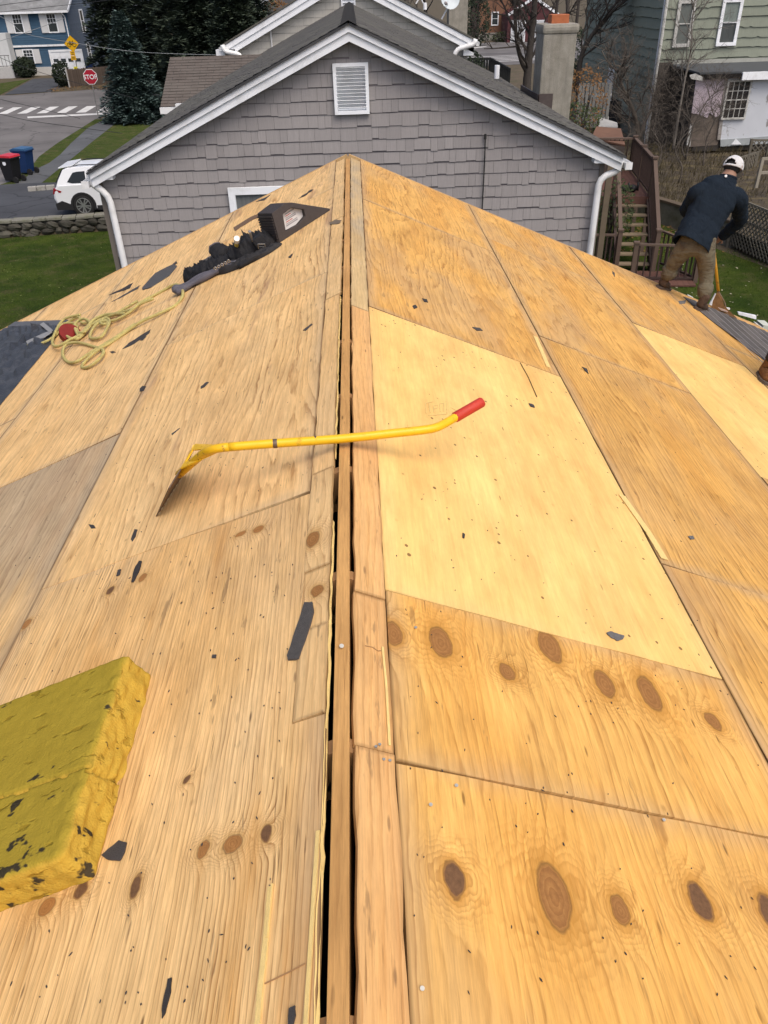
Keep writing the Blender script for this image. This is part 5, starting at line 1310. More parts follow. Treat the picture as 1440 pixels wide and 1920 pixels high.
def C3(u, v): return Vector((s0.x + u, y, s0.z + v))
for cxx in (-.22, .22): mb.tube([C3(cxx + .15 * math.cos(a * math.pi / 9), -.07 + .15 * math.sin(a * math.pi / 9)) for a in range(19)], .022, 5, False)
for p, q in (((-.22, -.07), (-.10, .14)), ((-.10, .14), (.12, .14)), ((.12, .14), (.22, -.07)), ((-.10, .14), (.0, -.07)), ((.0, -.07), (.12, .14)), ((-.22, -.07), (0, -.07)), ((.12, .14), (.10, .22)), ((.10, .22), (.19, .22)), ((-.10, .14), (-.12, .20)), ((-.17, .20), (-.07, .20))): mb.tube([C3(*p), C3(*q)], .018, 5)
mb.build('bicycle_symbol', M_signk, bs)
for (x0, y0, x1, y1, mt) in ((131, 96, 141.5, 104, M_signy), (132.5, 105, 143.5, 112.5, M_signy), (138, 125, 147, 133.5, M_signl)):
    a, c = atY(x0, y0, Yb), atY(x1, y1, Yb); mb = MB(); mb.bb((a.x, Yb - .03, c.z), (c.x, Yb - .02, a.z)); mb.build('plate', mt, bs)
    for k in range(2):
        z = c.z + (a.z - c.z) * (.3 + .38 * k); mb = MB(); mb.bb((a.x + .08, Yb - .034, z - .035), (c.x - .08, Yb - .031, z + .035)); mb.build('plate_print', simple('plate_print', (.25, .14, .01), .6), bs)
# overhead wires
M_wire = simple('cable_black', (.025, .027, .03), .6); M_wirel = simple('cable_grey', (.25, .27, .28), .5)
wires = [([(-60, 20), (0, 10), (76, 0), (150, -12)], 40, M_wire, 'dark overhead cable crossing the blue house roof, uppermost one'), ([(-60, 30), (0, 23), (90, 13), (166, 5), (260, -8)], 42, M_wire, 'dark overhead cable along the blue house eave'),
         ([(-50, 92), (0, 77), (45, 62), (88, 47), (120, 34)], 44, M_wirel, 'pale cable rising to the right across the blue house wall'), ([(-60, 2), (14, 38), (48, 63), (130, 79), (235, 95), (330, 101), (470, 104)], 46, M_wirel, 'long pale cable running past the spruce to the brown roof'),
         ([(-50, 84), (0, 108), (45, 126), (110, 146), (180, 165), (260, 186)], 43, M_wire, 'dark slack cable passing in front of the garage and stop sign'), ([(-50, 170), (0, 186), (60, 200), (150, 222)], 41, M_wire, 'thin dark cable crossing the zebra bars'),
         ([(-40, 206), (0, 214), (60, 227), (155, 240), (230, 250)], 39, M_wire, 'lowest thin dark cable above the street')]
for pts, Yw_, mt, lb in wires:
    mb = MB(); mb.tube(smooth_path([atY(x, y, Yw_) for x, y in pts], 6), .011, 5); tag(mb.build('overhead_cable', mt, smooth=True), lb, 'cable')
# ------------------------------------------------------------------ plants
def leaf_mat(name, c, c2, rough=.8):
    m = NT(name); o = m.obj(); n = m.noise(o, 1.6, 4, .6); f = m.noise(o, 14, 3, .6)
    col = m.mix(m.mr(n, .35, .65), c, c2); col = m.mix(1.0, col, m.mix(f, (.55, .55, .55), (1.45, 1.45, 1.45)), 'MULTIPLY')
    return m.done(col, rough, .2)
M_bark = simple('dark_bark', (.055, .048, .042), .95, .35, 9, .6, 40); M_barkg = simple('grey_bark', (.16, .145, .125), .95, .35, 9, .5, 40); M_twig = simple('twig_bark', (.105, .09, .075), .95, .3, 9)
M_spruce = leaf_mat('blue_spruce_needles', (.055, .09, .085), (.105, .15, .135)); M_fir = leaf_mat('dark_fir_needles', (.040, .058, .042), (.078, .10, .066))
def conifer(name, base, H, R, mat, label, nb=210, spr=46, seed=1, droop=.25, z0=.25, size=.17, group=None, power=.85):
    r = random.Random(seed); root = empty(name, base, label, 'tree', group)
    mb = MB(); mb.tube([base - Vector((0, 0, .2)), base + Vector((0, 0, H * .98))], [R * .045, .02], 8); mb.build('trunk', M_bark, root)
    vs = []; fs = []
    for b in range(nb):
        t = (b / nb) ** 1.15; z = z0 + (H - z0) * t; L = R * (1 - t) ** power * r.uniform(.62, 1.15) + .12; a = b * 2.399 + r.uniform(-.4, .4)
        d = Vector((math.cos(a), math.sin(a), 0)); k = max(6, int(spr * (.25 + L / R)))
        for s in range(k):
            u = (s + r.random()) / k; u = u ** .75; p = base + Vector((0, 0, z)) + d * (L * u) + Vector((0, 0, L * (.10 * u - droop * u * u * 1.3 + (.10 if u > .85 else 0))))
            wdt = L * .26 * (1 - u * .75) + .05; side = Vector((-d.y, d.x, 0)); p = p + side * r.uniform(-wdt, wdt) + Vector((0, 0, r.uniform(-.07, .05)))
            ax = (d * r.uniform(.5, 1) + side * r.uniform(-.8, .8) + Vector((0, 0, r.uniform(-.25, .45)))).normalized(); q = ax.cross(Vector((r.uniform(-.4, .4), r.uniform(-.4, .4), 1))).normalized()
            sz = size * r.uniform(.6, 1.25); i = len(vs)
            vs += [p, p + ax * sz * .5 + q * sz * .24, p + ax * sz, p + ax * sz * .5 - q * sz * .24]; fs.append((i, i + 1, i + 2, i + 3))
    mb = MB(); mb.add(vs, fs); mb.build('crown', mat, root); return root
bsz = atZ(253, 226, 0) + Vector((.25, -.3, 0)); Hs = atY(230, 22, bsz.y).z
conifer('spruce_tree', bsz, Hs, 1.95, M_spruce, 'blue green spruce standing at the street corner right of the stop sign', nb=480, spr=110, seed=3, size=.25, droop=.30)
lab = ['tall dark conifer directly behind the blue spruce', 'tall dark conifer left of the far white dormer', 'dark conifer rising behind the brown wing roof', 'dark conifer between the blue house and the spruce', 'dark conifer at the left end of the tan house']
for k, (px, Y, H, R) in enumerate([(318, 74, 17, 4.6), (452, 80, 16, 4.6), (385, 66, 15, 4.2), (232, 86, 15, 3.6), (445, 58, 8.6, 2.8)]):
    p = atY(px, 100, Y); conifer('conifer_tree', Vector((p.x, p.y, 0)), H, R, M_fir, lab[k], nb=420, spr=100, seed=20 + k, size=.50 if k != 4 else .30, droop=.42, group='dark conifers behind the street', power=.7)
def bush(name, c, r, mat, label, n=1500, size=.12, seed=2, cat='bush', group=None, flat=1.0):
    rr = random.Random(seed); root = empty(name, Vector((c[0], c[1], c[2] - r[2])), label, cat, group); vs = []; fs = []
    for i in range(n):
        v = Vector((rr.gauss(0, 1), rr.gauss(0, 1), rr.gauss(0, 1))).normalized(); q = 1 + .3 * mnoise.noise(v * 2.2 + Vector(c)); rad = rr.uniform(.6, 1) ** .5 * q
        p = Vector((c[0] + v.x * r[0] * rad, c[1] + v.y * r[1] * rad, c[2] + v.z * r[2] * rad * flat))
        a = Vector((rr.gauss(0, 1), rr.gauss(0, 1), rr.gauss(0, 1))).normalized(); b = a.orthogonal().normalized(); s = size * rr.uniform(.6, 1.3); k = len(vs)
        vs += [p - a * s * .5, p + b * s * .3, p + a * s * .5, p - b * s * .3]; fs.append((k, k + 1, k + 2, k + 3))
    mb = MB(); mb.add(vs, fs); mb.build('foliage', mat, root)
    mb = MB(); base = Vector((c[0], c[1], c[2] - r[2] - .1))
    for i in range(5): mb.tube([base, Vector((c[0] + rr.uniform(-.5, .5) * r[0], c[1] + rr.uniform(-.5, .5) * r[1], c[2] + r[2] * rr.uniform(.2, .6)))], [.03, .01], 5)
    mb.build('stem', M_bark, root); return root
M_hedge = leaf_mat('hedge_leaves', (.016, .024, .016), (.03, .042, .022)); M_ivy = leaf_mat('ivy_leaves', (.03, .05, .02), (.06, .075, .03)); M_dry = leaf_mat('dry_leaves', (.13, .075, .03), (.20, .12, .045)); M_orange = leaf_mat('orange_leaves', (.14, .07, .028), (.19, .105, .042)); M_dryg = leaf_mat('dry_grass', (.07, .058, .034), (.12, .10, .055))
def bare_tree(name, base, pts, r0, label, seed=1, depth=4, spread=.65, mat=None, crown_len=1.0, group=None, twigs=3, fan=None, cat='tree'):
    """trunk along pts, branches forking outwards down to fine twigs"""
    r = random.Random(seed); root = empty(name, base, label, cat, group); mat = mat or M_bark; tr = MB(); cr = MB()
    P = smooth_path(pts, 4); n = len(P); tr.tube(P, [r0 * (1 - .7 * i / (n - 1)) for i in range(n)], 8); tr.build('trunk', mat, root, smooth=True)
    def grow(p, d, L, rad, lev):
        q = [p]; k = 4; dd = d.copy()
        for i in range(k):
            dd = (dd + Vector((r.gauss(0, .16), r.gauss(0, .16), r.gauss(.03, .13)))).normalized(); q.append(q[-1] + dd * L / k)
        cr.tube(q, [rad * (1 - .55 * i / k) for i in range(k + 1)], 5 if lev > 1 else 3, False)
        if lev == 0: return
        for c in range(twigs + (1 if lev == 1 else 0)):
            i = r.randint(1, k); nd = (dd + Vector((r.gauss(0, spread), r.gauss(0, spread), r.gauss(.12, spread * .7)))).normalized()
            if fan: nd = (nd + fan * .35).normalized()
            grow(q[i], nd, L * r.uniform(.5, .82), max(rad * .55, .0035), lev - 1)
    for i in range(max(2, int(n * .35)), n):
        t = (P[min(i + 1, n - 1)] - P[i - 1]).normalized()
        for c in range(1 if i < n - 1 else 3):
            a = r.uniform(0, 6.28); nd = (t * .6 + Vector((math.cos(a), math.sin(a), .25)) * .75).normalized()
            if fan: nd = (nd + fan * .5).normalized()
            grow(P[i], nd, crown_len * r.uniform(.6, 1.1), r0 * .32, depth - 1)
    cr.build('crown', mat, root, smooth=True); return root
def px3(lst): return [atY(x, y, Y) for x, y, Y in lst]
# twin trunk between fence and chimney
t = px3([(986, 330, 34), (987, 180, 34), (990, 130, 34)]); bare_tree('bare_tree', Vector((t[0].x, t[0].y, 0)), [Vector((t[0].x, t[0].y, 0))] + t[1:] + px3([(996, 70, 34), (1003, 0, 34), (1004, -80, 34), (1000, -160, 34)]), .19, 'dark bare trunk rising just left of the chimney', 5, 4, crown_len=1.7)
t = px3([(987, 133, 34), (977, 112, 33.9), (968, 70, 33.8), (965, 0, 33.8), (960, -80, 33.8), (950, -160, 33.8)]); bare_tree('bare_tree', t[0], t, .10, 'thinner dark limb forking left from the trunk by the chimney', 6, 4, crown_len=1.4)
def T(name, lst, r0, label, **k):
    p = px3(lst); return bare_tree(name, Vector((p[0].x, p[0].y, 0)), p, r0, label, **k)
T('bare_tree', [(1197, 285, 38), (1196, 245, 38), (1186, 205, 37.8), (1170, 170, 37.6), (1158, 135, 37.5)], .13, 'bare crooked tree in front of the green house side wall', seed=11, depth=5, crown_len=1.5, spread=.8, mat=M_twig)
T('bare_tree', [(1199, 260, 38), (1212, 222, 38), (1232, 190, 38), (1246, 160, 38)], .09, 'bare tree leaning right of the crooked one by the downspout', seed=12, depth=5, crown_len=1.3, spread=.8, mat=M_twig)
T('sapling', [(1262, 280, 34.5), (1272, 220, 34.6), (1284, 150, 34.8), (1296, 90, 34.9), (1297, 45, 35), (1300, 20, 35)], .055, 'slim grey sapling with fanned twigs before the upper window', seed=13, depth=4, crown_len=1.35, spread=.6, mat=M_barkg)
T('sapling', [(1285, 300, 34), (1300, 240, 34), (1325, 190, 34.2), (1345, 172, 34.3)], .04, 'thin bare sapling against the pink board', seed=14, depth=3, crown_len=.9, spread=.6, mat=M_twig)
T('bare_tree', [(1085, 330, 44), (1085, 160, 44), (1092, 100, 44), (1118, 55, 43.8), (1150, 20, 43.6), (1185, -10, 43.5)], .16, 'bare tree whose branches sweep over the green house corner', seed=15, depth=5, crown_len=2.3, spread=.7, fan=Vector((.5, 0, .3)))
for k, (x, y, Y) in enumerate([(1165, 285, 36), (1215, 300, 35), (1245, 270, 37), (1285, 285, 34), (1320, 300, 32), (1235, 330, 30.5), (1330, 240, 35.5), (1180, 240, 40), (1275, 330, 30)]):
    b = atY(x, y, Y); b.z = max(b.z - .2, 0); r = random.Random(40 + k)
    bare_tree('bare_shrub', b, [b, b + Vector((r.uniform(-.2, .2), 0, .5)), b + Vector((r.uniform(-.4, .4), .1, 1.1)), b + Vector((r.uniform(-.6, .6), .2, 1.8))], .035, ['tangled bare shrub behind the deck post', 'bare shrub under the crooked tree', 'bare shrub between deck and retaining wall', 'bare shrub at the foot of the sapling', 'bare shrub below the torn sheathing', 'bare shrub just above the retaining wall', 'bare shrub against the bare brown sheathing', 'bare shrub beside the dark porch opening', 'bare shrub left of the worker\'s shoulder'][k], seed=50 + k, depth=4, crown_len=.85, spread=.9, mat=M_twig, twigs=3, cat='shrub', group='bare shrubs in the back yard')
# far bare trees along the horizon
for k, (px, Y, H) in enumerate([(560, 100, 12), (760, 105, 12), (800, 96, 11), (925, 140, 13), (1040, 108, 12), (1062, 92, 11), (1080, 120, 13), (500, 120, 11), (700, 110, 12), (620, 118, 12)]):
    p = atY(px, 60, Y); b = Vector((p.x, p.y, 0)); r = random.Random(80 + k)
    bare_tree('bare_tree', b, [b, b + Vector((0, 0, H * .3)), b + Vector((r.uniform(-.6, .6), 0, H * .6)), b + Vector((r.uniform(-1, 1), 0, H))], .24, 'far bare tree ' + ['left over the tan rake', 'behind the dish', 'right behind the dish mast', 'beyond the brick house', 'right of the red garage', 'behind the chimney pot', 'between chimney and green house', 'near the white dormer', 'over the tan ridge', 'just left of the tan vent'][k], seed=90 + k, depth=4, crown_len=2.6, spread=.7, twigs=3, group='far bare trees')
# ------------------------------------------------------------------ blue house
M_blue = siding_mat('blue_clapboard', (.055, .115, .185), .05, (3, 3, 3)); M_blueg = siding_mat('blue_grey_clapboard', (.12, .15, .19), .05, (3, 3, 3))
M_sh = simple('white_shutter', (.62, .63, .63), .6, .08, 6)
bh = empty('blue_house', (-35, 95, 0), 'blue clapboard house with white shutters and a white garage door', 'house')
YF = 90.0; xc = atY(136, 80, YF).x; zE = atY(60, 22, YF).z; zB = atY(70, 85, YF).z
mb = MB(); mb.bb((xc - 16, YF + .2, -.2), (xc - .06, YF + 11, zE)); mb.build('wall', simple('house_core', (.05, .06, .08), .8), bh)
def clap(x0, x1, z0, z1, Y, mat, parent, ex=.17, name='clapboard'):
    z = z0
    while z < z1 - .01:
        t = min(z + ex, z1); MB().add([(x0, Y - .03, z), (x1, Y - .03, z), (x1, Y, t), (x0, Y, t), (x0, Y + .02, z), (x1, Y + .02, z)], [(0, 1, 2, 3), (4, 5, 1, 0)]).build(name, mat, parent); z += ex
zF = atY(70, 126, YF).z
clap(xc - 16, xc, zB + .05, zE, YF, M_blue, bh, .2); clap(xc - 16, xc, zF, zB - .12, YF + .12, M_blue, bh, .2)
mb = MB(); mb.bb((xc - 16, YF - .05, zB - .12), (xc, YF + .1, zB + .04)); mb.build('belt_trim', M_white, bh)
mb = MB(); mb.bb((xc - 16, YF + .02, -.2), (xc, YF + .08, zF)); mb.build('foundation', simple('white_foundation', (.55, .55, .53), .8), bh)
z = 0.0
zP = zE + 2.9
while z < zE + 2.6:
    t = z + .2; y1 = YF + 11 if z < zE else YF + 11 - (z - zE) * 1.9; y0 = YF if z < zE else YF + (z - zE) * 1.9
    MB().add([(xc + .03, y0, z), (xc + .03, y1, z), (xc, y1, t), (xc, y0, t)], [(0, 1, 2, 3)]).build('clapboard', M_blueg, bh); z += .2
mb = MB(); mb.prism([(xc - .05, YF, zE), (xc - .05, YF + 11, zE), (xc - .05, YF + 5.5, zP)], (-.02, 0, 0)); mb.build('gable', M_blueg, bh)
slab('roof', [(xc - 16.3, YF - .4, zE - .02), (xc + .3, YF - .4, zE - .02), (xc + .3, YF + 5.5, zP + .05), (xc - 16.3, YF + 5.5, zP + .05)], .08, roof_mat('pale_grey_shingles', (.20, .205, .205)), bh)
slab('roof', [(xc - 16.3, YF + 11.4, zE - .02), (xc + .3, YF + 11.4, zE - .02), (xc + .3, YF + 5.5, zP + .05), (xc - 16.3, YF + 5.5, zP + .05)], .08, M_roofd, bh)
mb = MB(); mb.bb((xc - 16.3, YF - .55, zE - .14), (xc + .3, YF - .4, zE + .04)); mb.build('gutter', M_white, bh)
for a, b in (((xc + .32, YF - .4, zE), (xc + .32, YF + 5.5, zP + .07)), ((xc + .32, YF + 11.4, zE), (xc + .32, YF + 5.5, zP + .07))): mb = MB(); mb.bar(a, b, .05, .22); mb.build('rake_board', M_white, bh)
mb = MB(); mb.tube([(xc - .35, YF - .45, zE - .1), (xc - .2, YF - .1, zE - .5), (xc - .18, YF - .1, .2)], .06, 6); mb.build('downspout', M_white, bh)
def shutters(c, wd, ht, Y):
    for s in (-1, 1): mb = MB(); mb.bb((c.x + s * (wd / 2 + .11), Y - .09, c.z - ht / 2 - .08), (c.x + s * (wd / 2 + .72), Y - .04, c.z + ht / 2 + .08)); mb.build('shutter', M_sh, bh)
for (x, y, wd, ht, dY) in ((34, 44, .78, 1.42, -.03), (98, 43, .78, 1.42, -.03), (53.5, 106, .85, 1.05, .09), (-30, 45, .78, 1.42, -.03)):
    c = atY(x, y, YF); window(bh, (c.x, YF + dY, c.z), wd, ht, .10, grid=((1, 1), (3, 2)), mull=.03); shutters(c, wd, ht, YF + dY)
for (x, y, wd, ht) in ((154, 39, .9, 1.75), (167.5, 99, .9, 1.6), (186, 22, .9, 1.4)):
    c = atX(x, y, xc + .03)
    if c.y < YF + 11: window(bh, (xc + .035, c.y, c.z), wd, ht, .13, axis='+X')
g0, g1 = atY(87, 98, YF), atY(143, 98, YF); zg1 = atY(115, 97, YF).z; gy = YF + .03
mb = MB(); mb.bb((g0.x + .4, gy - .01, 0), (g1.x + .4, gy + .03, zg1)); gd = mb.build('garage_door', M_white, bh); gx0, gx1 = g0.x + .4, g1.x + .4
for k in range(4):
    z = zg1 * k / 4; mb = MB(); mb.bb((gx0 + .02, gy - .03, z + .02), (gx1 - .02, gy - .012, z + zg1 / 4 - .02)); mb.build('door_panel', M_white, gd)
for k in range(4):
    xm = gx0 + (gx1 - gx0) * (k + .5) / 4; mb = MB(); mb.bb((xm - .24, gy - .04, zg1 * .55), (xm + .24, gy - .032, zg1 * .70)); mb.build('door_pane', M_glass, gd)
for a, b in (((gx0 - .18, zg1), (gx1 + .18, zg1 + .18)), ((gx0 - .18, 0), (gx0, zg1)), ((gx1, 0), (gx1 + .18, zg1))): mb = MB(); mb.bb((a[0], gy - .08, a[1]), (b[0], gy + .02, b[1])); mb.build('garage_frame', M_white, bh)
p = atY(8, 90, YF - 1.2); mb = MB(); mb.bb((p.x - 3, YF - 1.3, 1.0), (p.x + .45, YF - .05, p.z + 1.2)); mb.build('porch_wall', simple('porch_white', (.58, .6, .6), .7, .1, 3), bh)
mb = MB(); mb.bb((p.x - 3, YF - 2.2, .0), (p.x + .7, YF - .05, .95)); mb.build('porch_step', simple('porch_step', (.45, .45, .44), .8), bh)
mb = MB()
for k in range(5): mb.tube([(p.x - .9 + k * .35, YF - 2.1, .95), (p.x - .9 + k * .35, YF - 2.1, 1.9)], .02, 5)
mb.tube([(p.x - .9, YF - 2.1, 1.9), (p.x + .6, YF - 2.1, 1.9)], .025, 5); mb.build('porch_railing', M_clad, bh)
for k, (x0, x1, y, hh) in enumerate([(-20, 34, 136, .95), (30, 66, 138, .85)]):
    a, b = atZ(x0, y + 8, 0), atZ(x1, y + 8, 0); bush('hedge', ((a.x + b.x) / 2, a.y, hh), ((b.x - a.x) / 2, .9, hh), M_hedge, ['dark clipped hedge under the lower blue house window, left one', 'dark clipped hedge right beside the white garage foundation'][k], 2600, .2, 3 + k)
p = atZ(121, 163, 0); bush('bush', (p.x, p.y, .95), (.75, .8, .95), M_hedge, 'round dark bush between the garage driveway and the picket fence', 1600, .18, 7)
p = atZ(170, 134, 0); mb = MB(); mb.prism([(p.x - .3, p.y - .25, 0), (p.x + .3, p.y - .25, 0), (p.x + .36, p.y - .3, .8), (p.x - .36, p.y - .3, .8)], (0, .55, 0)); mb.bb((p.x - .4, p.y - .34, .8), (p.x + .4, p.y + .3, .88)); tag(mb.build('storage_tub', simple('blue_tub', (.015, .035, .12), .5), bevel=.03), 'dark blue tub standing against the blue house side wall', 'tub')
# wooden fence by the verge
M_fence = siding_mat('weathered_fence', (.115, .088, .07), .25, (20, 20, 2))
fw = empty('wooden_fence', atZ(160, 162, 0), 'weathered brown board fence behind the stop sign', 'fence')
a, b = atZ(132, 164, 0), atZ(215, 156, 0); npk = 46; pk = None
for k in range(npk):
    p = a.lerp(b, k / npk); mb = MB()
    if pk is None: mb.prism([(-.07, 0, 0), (.07, 0, 0), (.07, 0, 1.28), (0, 0, 1.36), (-.07, 0, 1.28)], (0, .02, 0)); o = mb.build('picket', M_fence, fw); pk = o.data
    else: o = bpy.data.objects.new('picket', pk); link(o, fw)
    o.location = p + Vector((0, 0, RND.uniform(-.04, .03)))
for z in (.3, 1.05): mb = MB(); mb.bar(a + Vector((0, .05, z)), b + Vector((0, .05, z)), .05, .09); mb.build('rail', M_fence, fw)
mb = MB(); mb.bb((a.x - .1, a.y - .05, 0), (a.x, a.y + .05, 1.5)); mb.build('fence_post', simple('white_post', (.4, .4, .38), .8), fw)
p = atY(182, 40, 112); fh = empty('far_house', (p.x, 116, 0), 'pale grey house half hidden between the blue house and the conifers', 'house')
mb = MB(); mb.bb((p.x - 4, 112, 0), (p.x + 5, 120, 9)); mb.build('wall', siding_mat('pale_blue_siding', (.17, .19, .22), .05, (3, 3, 3)), fh); c = atY(183, 20, 111.9); window(fh, (c.x, 111.98, c.z), .9, 1.4, .15)
slab('roof', [(p.x - 4.4, 111.5, 9), (p.x + 5.4, 111.5, 9), (p.x + 5.4, 116, 11.5), (p.x - 4.4, 116, 11.5)], .1, M_roofd, fh)
# dark roofed house with a pale dormer beyond the tan house
p = atY(482, 30, 92); dh = empty('dormer_house', (p.x, 98, 0), 'dark roofed house with a white shingled dormer, far beyond the tan house', 'house')
mb = MB(); mb.bb((p.x - 5, 92, 0), (p.x + 6, 104, 2.6)); mb.build('wall', simple('dim_wall', (.1, .1, .11), .8), dh)
slab('roof', [(p.x - 5.4, 91.4, 2.5), (p.x + 6.4, 91.4, 2.5), (p.x + 6.4, 98, 7.4), (p.x - 5.4, 98, 7.4)], .1, M_roofd, dh)
a, b = atY(466, 31, 91.2), atY(499, 31, 91.2); mb = MB(); mb.bb((a.x, 91.3, a.z - .1), (b.x, 97, a.z + 2.6)); mb.build('dormer', siding_mat('white_shingles', (.40, .42, .44), .1, (9, 9, 4)), dh); window(dh, ((a.x + b.x) / 2, 91.28, a.z + .95), .7, 1.1, .12, grid=((1, 1), (2, 2)))
p = atY(520, 22, 84); bush('orange_bush', (p.x, 84, p.z - .4), (1.6, 1, 1.4), M_orange, 'orange leaved bush showing above the left tan rake', 900, .2, 9)
# ------------------------------------------------------------------ far right: brick house, red garage, picket fence
M_brick = siding_mat('red_brown_brick', (.20, .105, .065), .1, (4, 4, 9)); YB_ = 121
a, b = atY(905, 50, YB_), atY(952, 50, YB_); br = empty('brick_house', ((a.x + b.x) / 2, YB_ + 4, 0), 'orange brown brick house across the far road', 'house')
mb = MB(); mb.bb((a.x - .5, YB_, -.1), (b.x + 3, YB_ + 9, 7.6)); mb.build('wall', M_brick, br); c = atY(928, 35, YB_); window(br, (c.x, YB_ - .01, c.z), .7, 1.3, .12)
mb = MB(); mb.bb((a.x - .5, YB_ - .06, -.1), (b.x + 3, YB_, .9)); mb.build('foundation', simple('pale_foundation', (.3, .29, .26), .8), br); slab('roof', [(a.x - 1, YB_ - .5, 7.5), (b.x + 3.4, YB_ - .5, 7.5), (b.x + 3.4, YB_ + 5, 10.2), (a.x - 1, YB_ + 5, 10.2)], .1, M_roofd, br)
a, b, pk_ = atY(953, 28, 116), atY(1047, 27, 116), atY(1000, -5, 116); rg = empty('red_garage', ((a.x + b.x) / 2, 119, 0), 'dark red gabled garage with white doors across the far road', 'garage')
M_redw = siding_mat('dark_red_siding', (.095, .035, .038), .06, (5, 5, 2)); mb = MB(); mb.prism([(a.x, 116, -.1), (b.x, 116, -.1), (b.x, 116, a.z), ((a.x + b.x) / 2, 116, pk_.z), (a.x, 116, a.z)], (0, 8, 0)); mb.build('wall', M_redw, rg)
for e in (a, b): mb = MB(); mb.bar((e.x, 115.95, e.z), ((a.x + b.x) / 2, 115.95, pk_.z), .12, .28); mb.build('rake_board', M_white, rg)
for x0, x1 in ((959, 986), (998, 1022)):
    c, d_ = atY(x0, 38, 116), atY(x1, 38, 116); mb = MB(); mb.bb((c.x, 115.92, 0), (d_.x, 115.98, c.z)); q = mb.build('garage_door', M_white, rg)
    for k in range(4): mb = MB(); mb.bb((c.x + .08, 115.88, c.z * k / 4 + .04), (d_.x - .08, 115.915, c.z * (k + 1) / 4 - .04)); mb.build('door_panel', simple('door_panel_grey', (.52, .54, .56), .6), q)
fb = empty('picket_fence', atY(920, 125, 66), 'black picket fence beside the road beyond the roof', 'fence'); M_blk = simple('black_fence_paint', (.018, .02, .02), .7)
A_, B_, C_ = atY(876, 108, 66), atY(921, 108, 66), atY(957, 128, 60); pk = MB().box((0, 0, -.9), (.16, .05, 1.8)).mesh('picket', M_blk)
for P, Q, n in ((A_, B_, 9), (B_, C_, 13)):
    for k in range(n): o = bpy.data.objects.new('picket', pk); o.location = P.lerp(Q, (k + .5) / n); link(o, fb)
    for dz in (-.08, -1.5): mb = MB(); mb.bar(P + Vector((0, 0, dz)), Q + Vector((0, 0, dz)), .06, .14); mb.build('rail', M_blk, fb)
p = atY(878, 118, 62); bush('bush', (p.x, 62, p.z - .2), (1.1, .9, 1.0), M_hedge, 'dark evergreen bush at the corner of the tan house', 1100, .16, 12)
p = atY(893, 40, 112); bush('bush', (p.x, 112, 2.6), (1.8, 1.5, 3.0), M_hedge, 'dark shrub column left of the brick house', 1500, .3, 13)
p = atZ(940, 78, 0); bush('bush', (p.x, 117.5, .5), (1.4, .6, .6), M_ivy, 'low pale shrubs along the brick house wall', 500, .25, 14)
p = atY(1095, 185, 30); bush('bush', (p.x, 30, p.z - .1), (.75, .7, 1.1), M_orange, 'orange leaved bush just right of the chimney foot', 900, .09, 15); p = atY(1085, 225, 29); bush('bush', (p.x, 29, p.z - .2), (.8, .6, .8), M_ivy, 'green and brown bush below the orange one', 900, .10, 16)
p = atY(1082, 110, 62); bush('bush', (p.x, 62, p.z), (1.2, 1, 1.9), M_hedge, 'dark evergreen between the chimney and the green house', 1500, .2, 17)
# ------------------------------------------------------------------ green house with the torn white lean-to
M_green = siding_mat('green_shake', (.25, .275, .22), .06, (26, 26, 2)); M_greens = M_green
YG = 39.0; ge = empty('green_house', (18, 44, 0), 'green shake sided house with two white windows and a torn white lean-to', 'house')
xg = atY(1240, 60, YG).x; zsr = atY(1360, 118, YG).z
mb = MB(); mb.bb((xg + .05, YG + .05, -.2), (xg + 13, YG + 13, 10)); mb.build('wall', simple('green_backing', (.1, .11, .09), .8), ge)  # dark colour stands in for shadow in the gaps between courses
def wavy(P0, P1, z0, ex, nrm, mat, parent, seed):
    r = random.Random(seed); P0, P1 = Vector(P0), Vector(P1); n = max(2, int((P1 - P0).length / .13)); vs = []; fs = []; d = 0
    for i in range(n + 1):
        p = P0.lerp(P1, i / n); 
        if r.random() < .45: d = r.choice((-.022, 0, .02))
        vs += [p + Vector((0, 0, z0 + ex)), p + nrm * .045 + Vector((0, 0, z0 + d)), p + Vector((0, 0, z0 + d))]
    for i in range(n): a = i * 3; fs += [(a, a + 1, a + 4, a + 3), (a + 1, a + 2, a + 5, a + 4)]
    mb = MB(); mb.add(vs, fs); return mb.build('siding_course', mat, parent)
z = 1.0; k = 0
while z < 9.5:
    if z > zsr - .25: wavy((xg, YG, 0), (xg + 13, YG, 0), z, .365, Vector((0, -1, 0)), M_green, ge, k)
    wavy((xg, YG + 13, 0), (xg, YG, 0), z, .365, Vector((-1, 0, 0)), M_green, ge, 50 + k); z += .375; k += 1
mb = MB(); mb.bb((xg - .05, YG - .04, 0), (xg + .10, YG + .08, 9.5)); mb.build('corner_board', M_whiteg, ge)
M_screen = simple('insect_screen', (.13, .145, .135), .5, .15, 6); M_curt = simple('curtained_glass', (.20, .235, .215), .3, .3, 2.2, stretch=(7, 1, 1)); M_curtd = simple('dark_curtained_glass', (.075, .085, .085), .3, .35, 2.2, stretch=(7, 1, 1))
M_flake = simple('flaking_white_trim', (.52, .52, .49), .8, .2, 9, dirt=(.2, .2, .18), dirt_amt=.9)
for (x0, y0, x1, y1, tr, g1, g2) in ((1269, 13, 1294, 76, M_flake, M_screen, M_screen), (1349, 11, 1384, 73, M_white, M_curtd, M_curt)):
    c = atY((x0 + x1) / 2, (y0 + y1) / 2, YG); sc_ = (atY(x1, 40, YG) - atY(x0, 40, YG)).x * (.86 if x0 < 1300 else .76)
    window(ge, (c.x, YG - .05, c.z), sc_, 1.45, .13, glass=g1, topglass=g2, trim=tr, depth=.07, mull=.03)
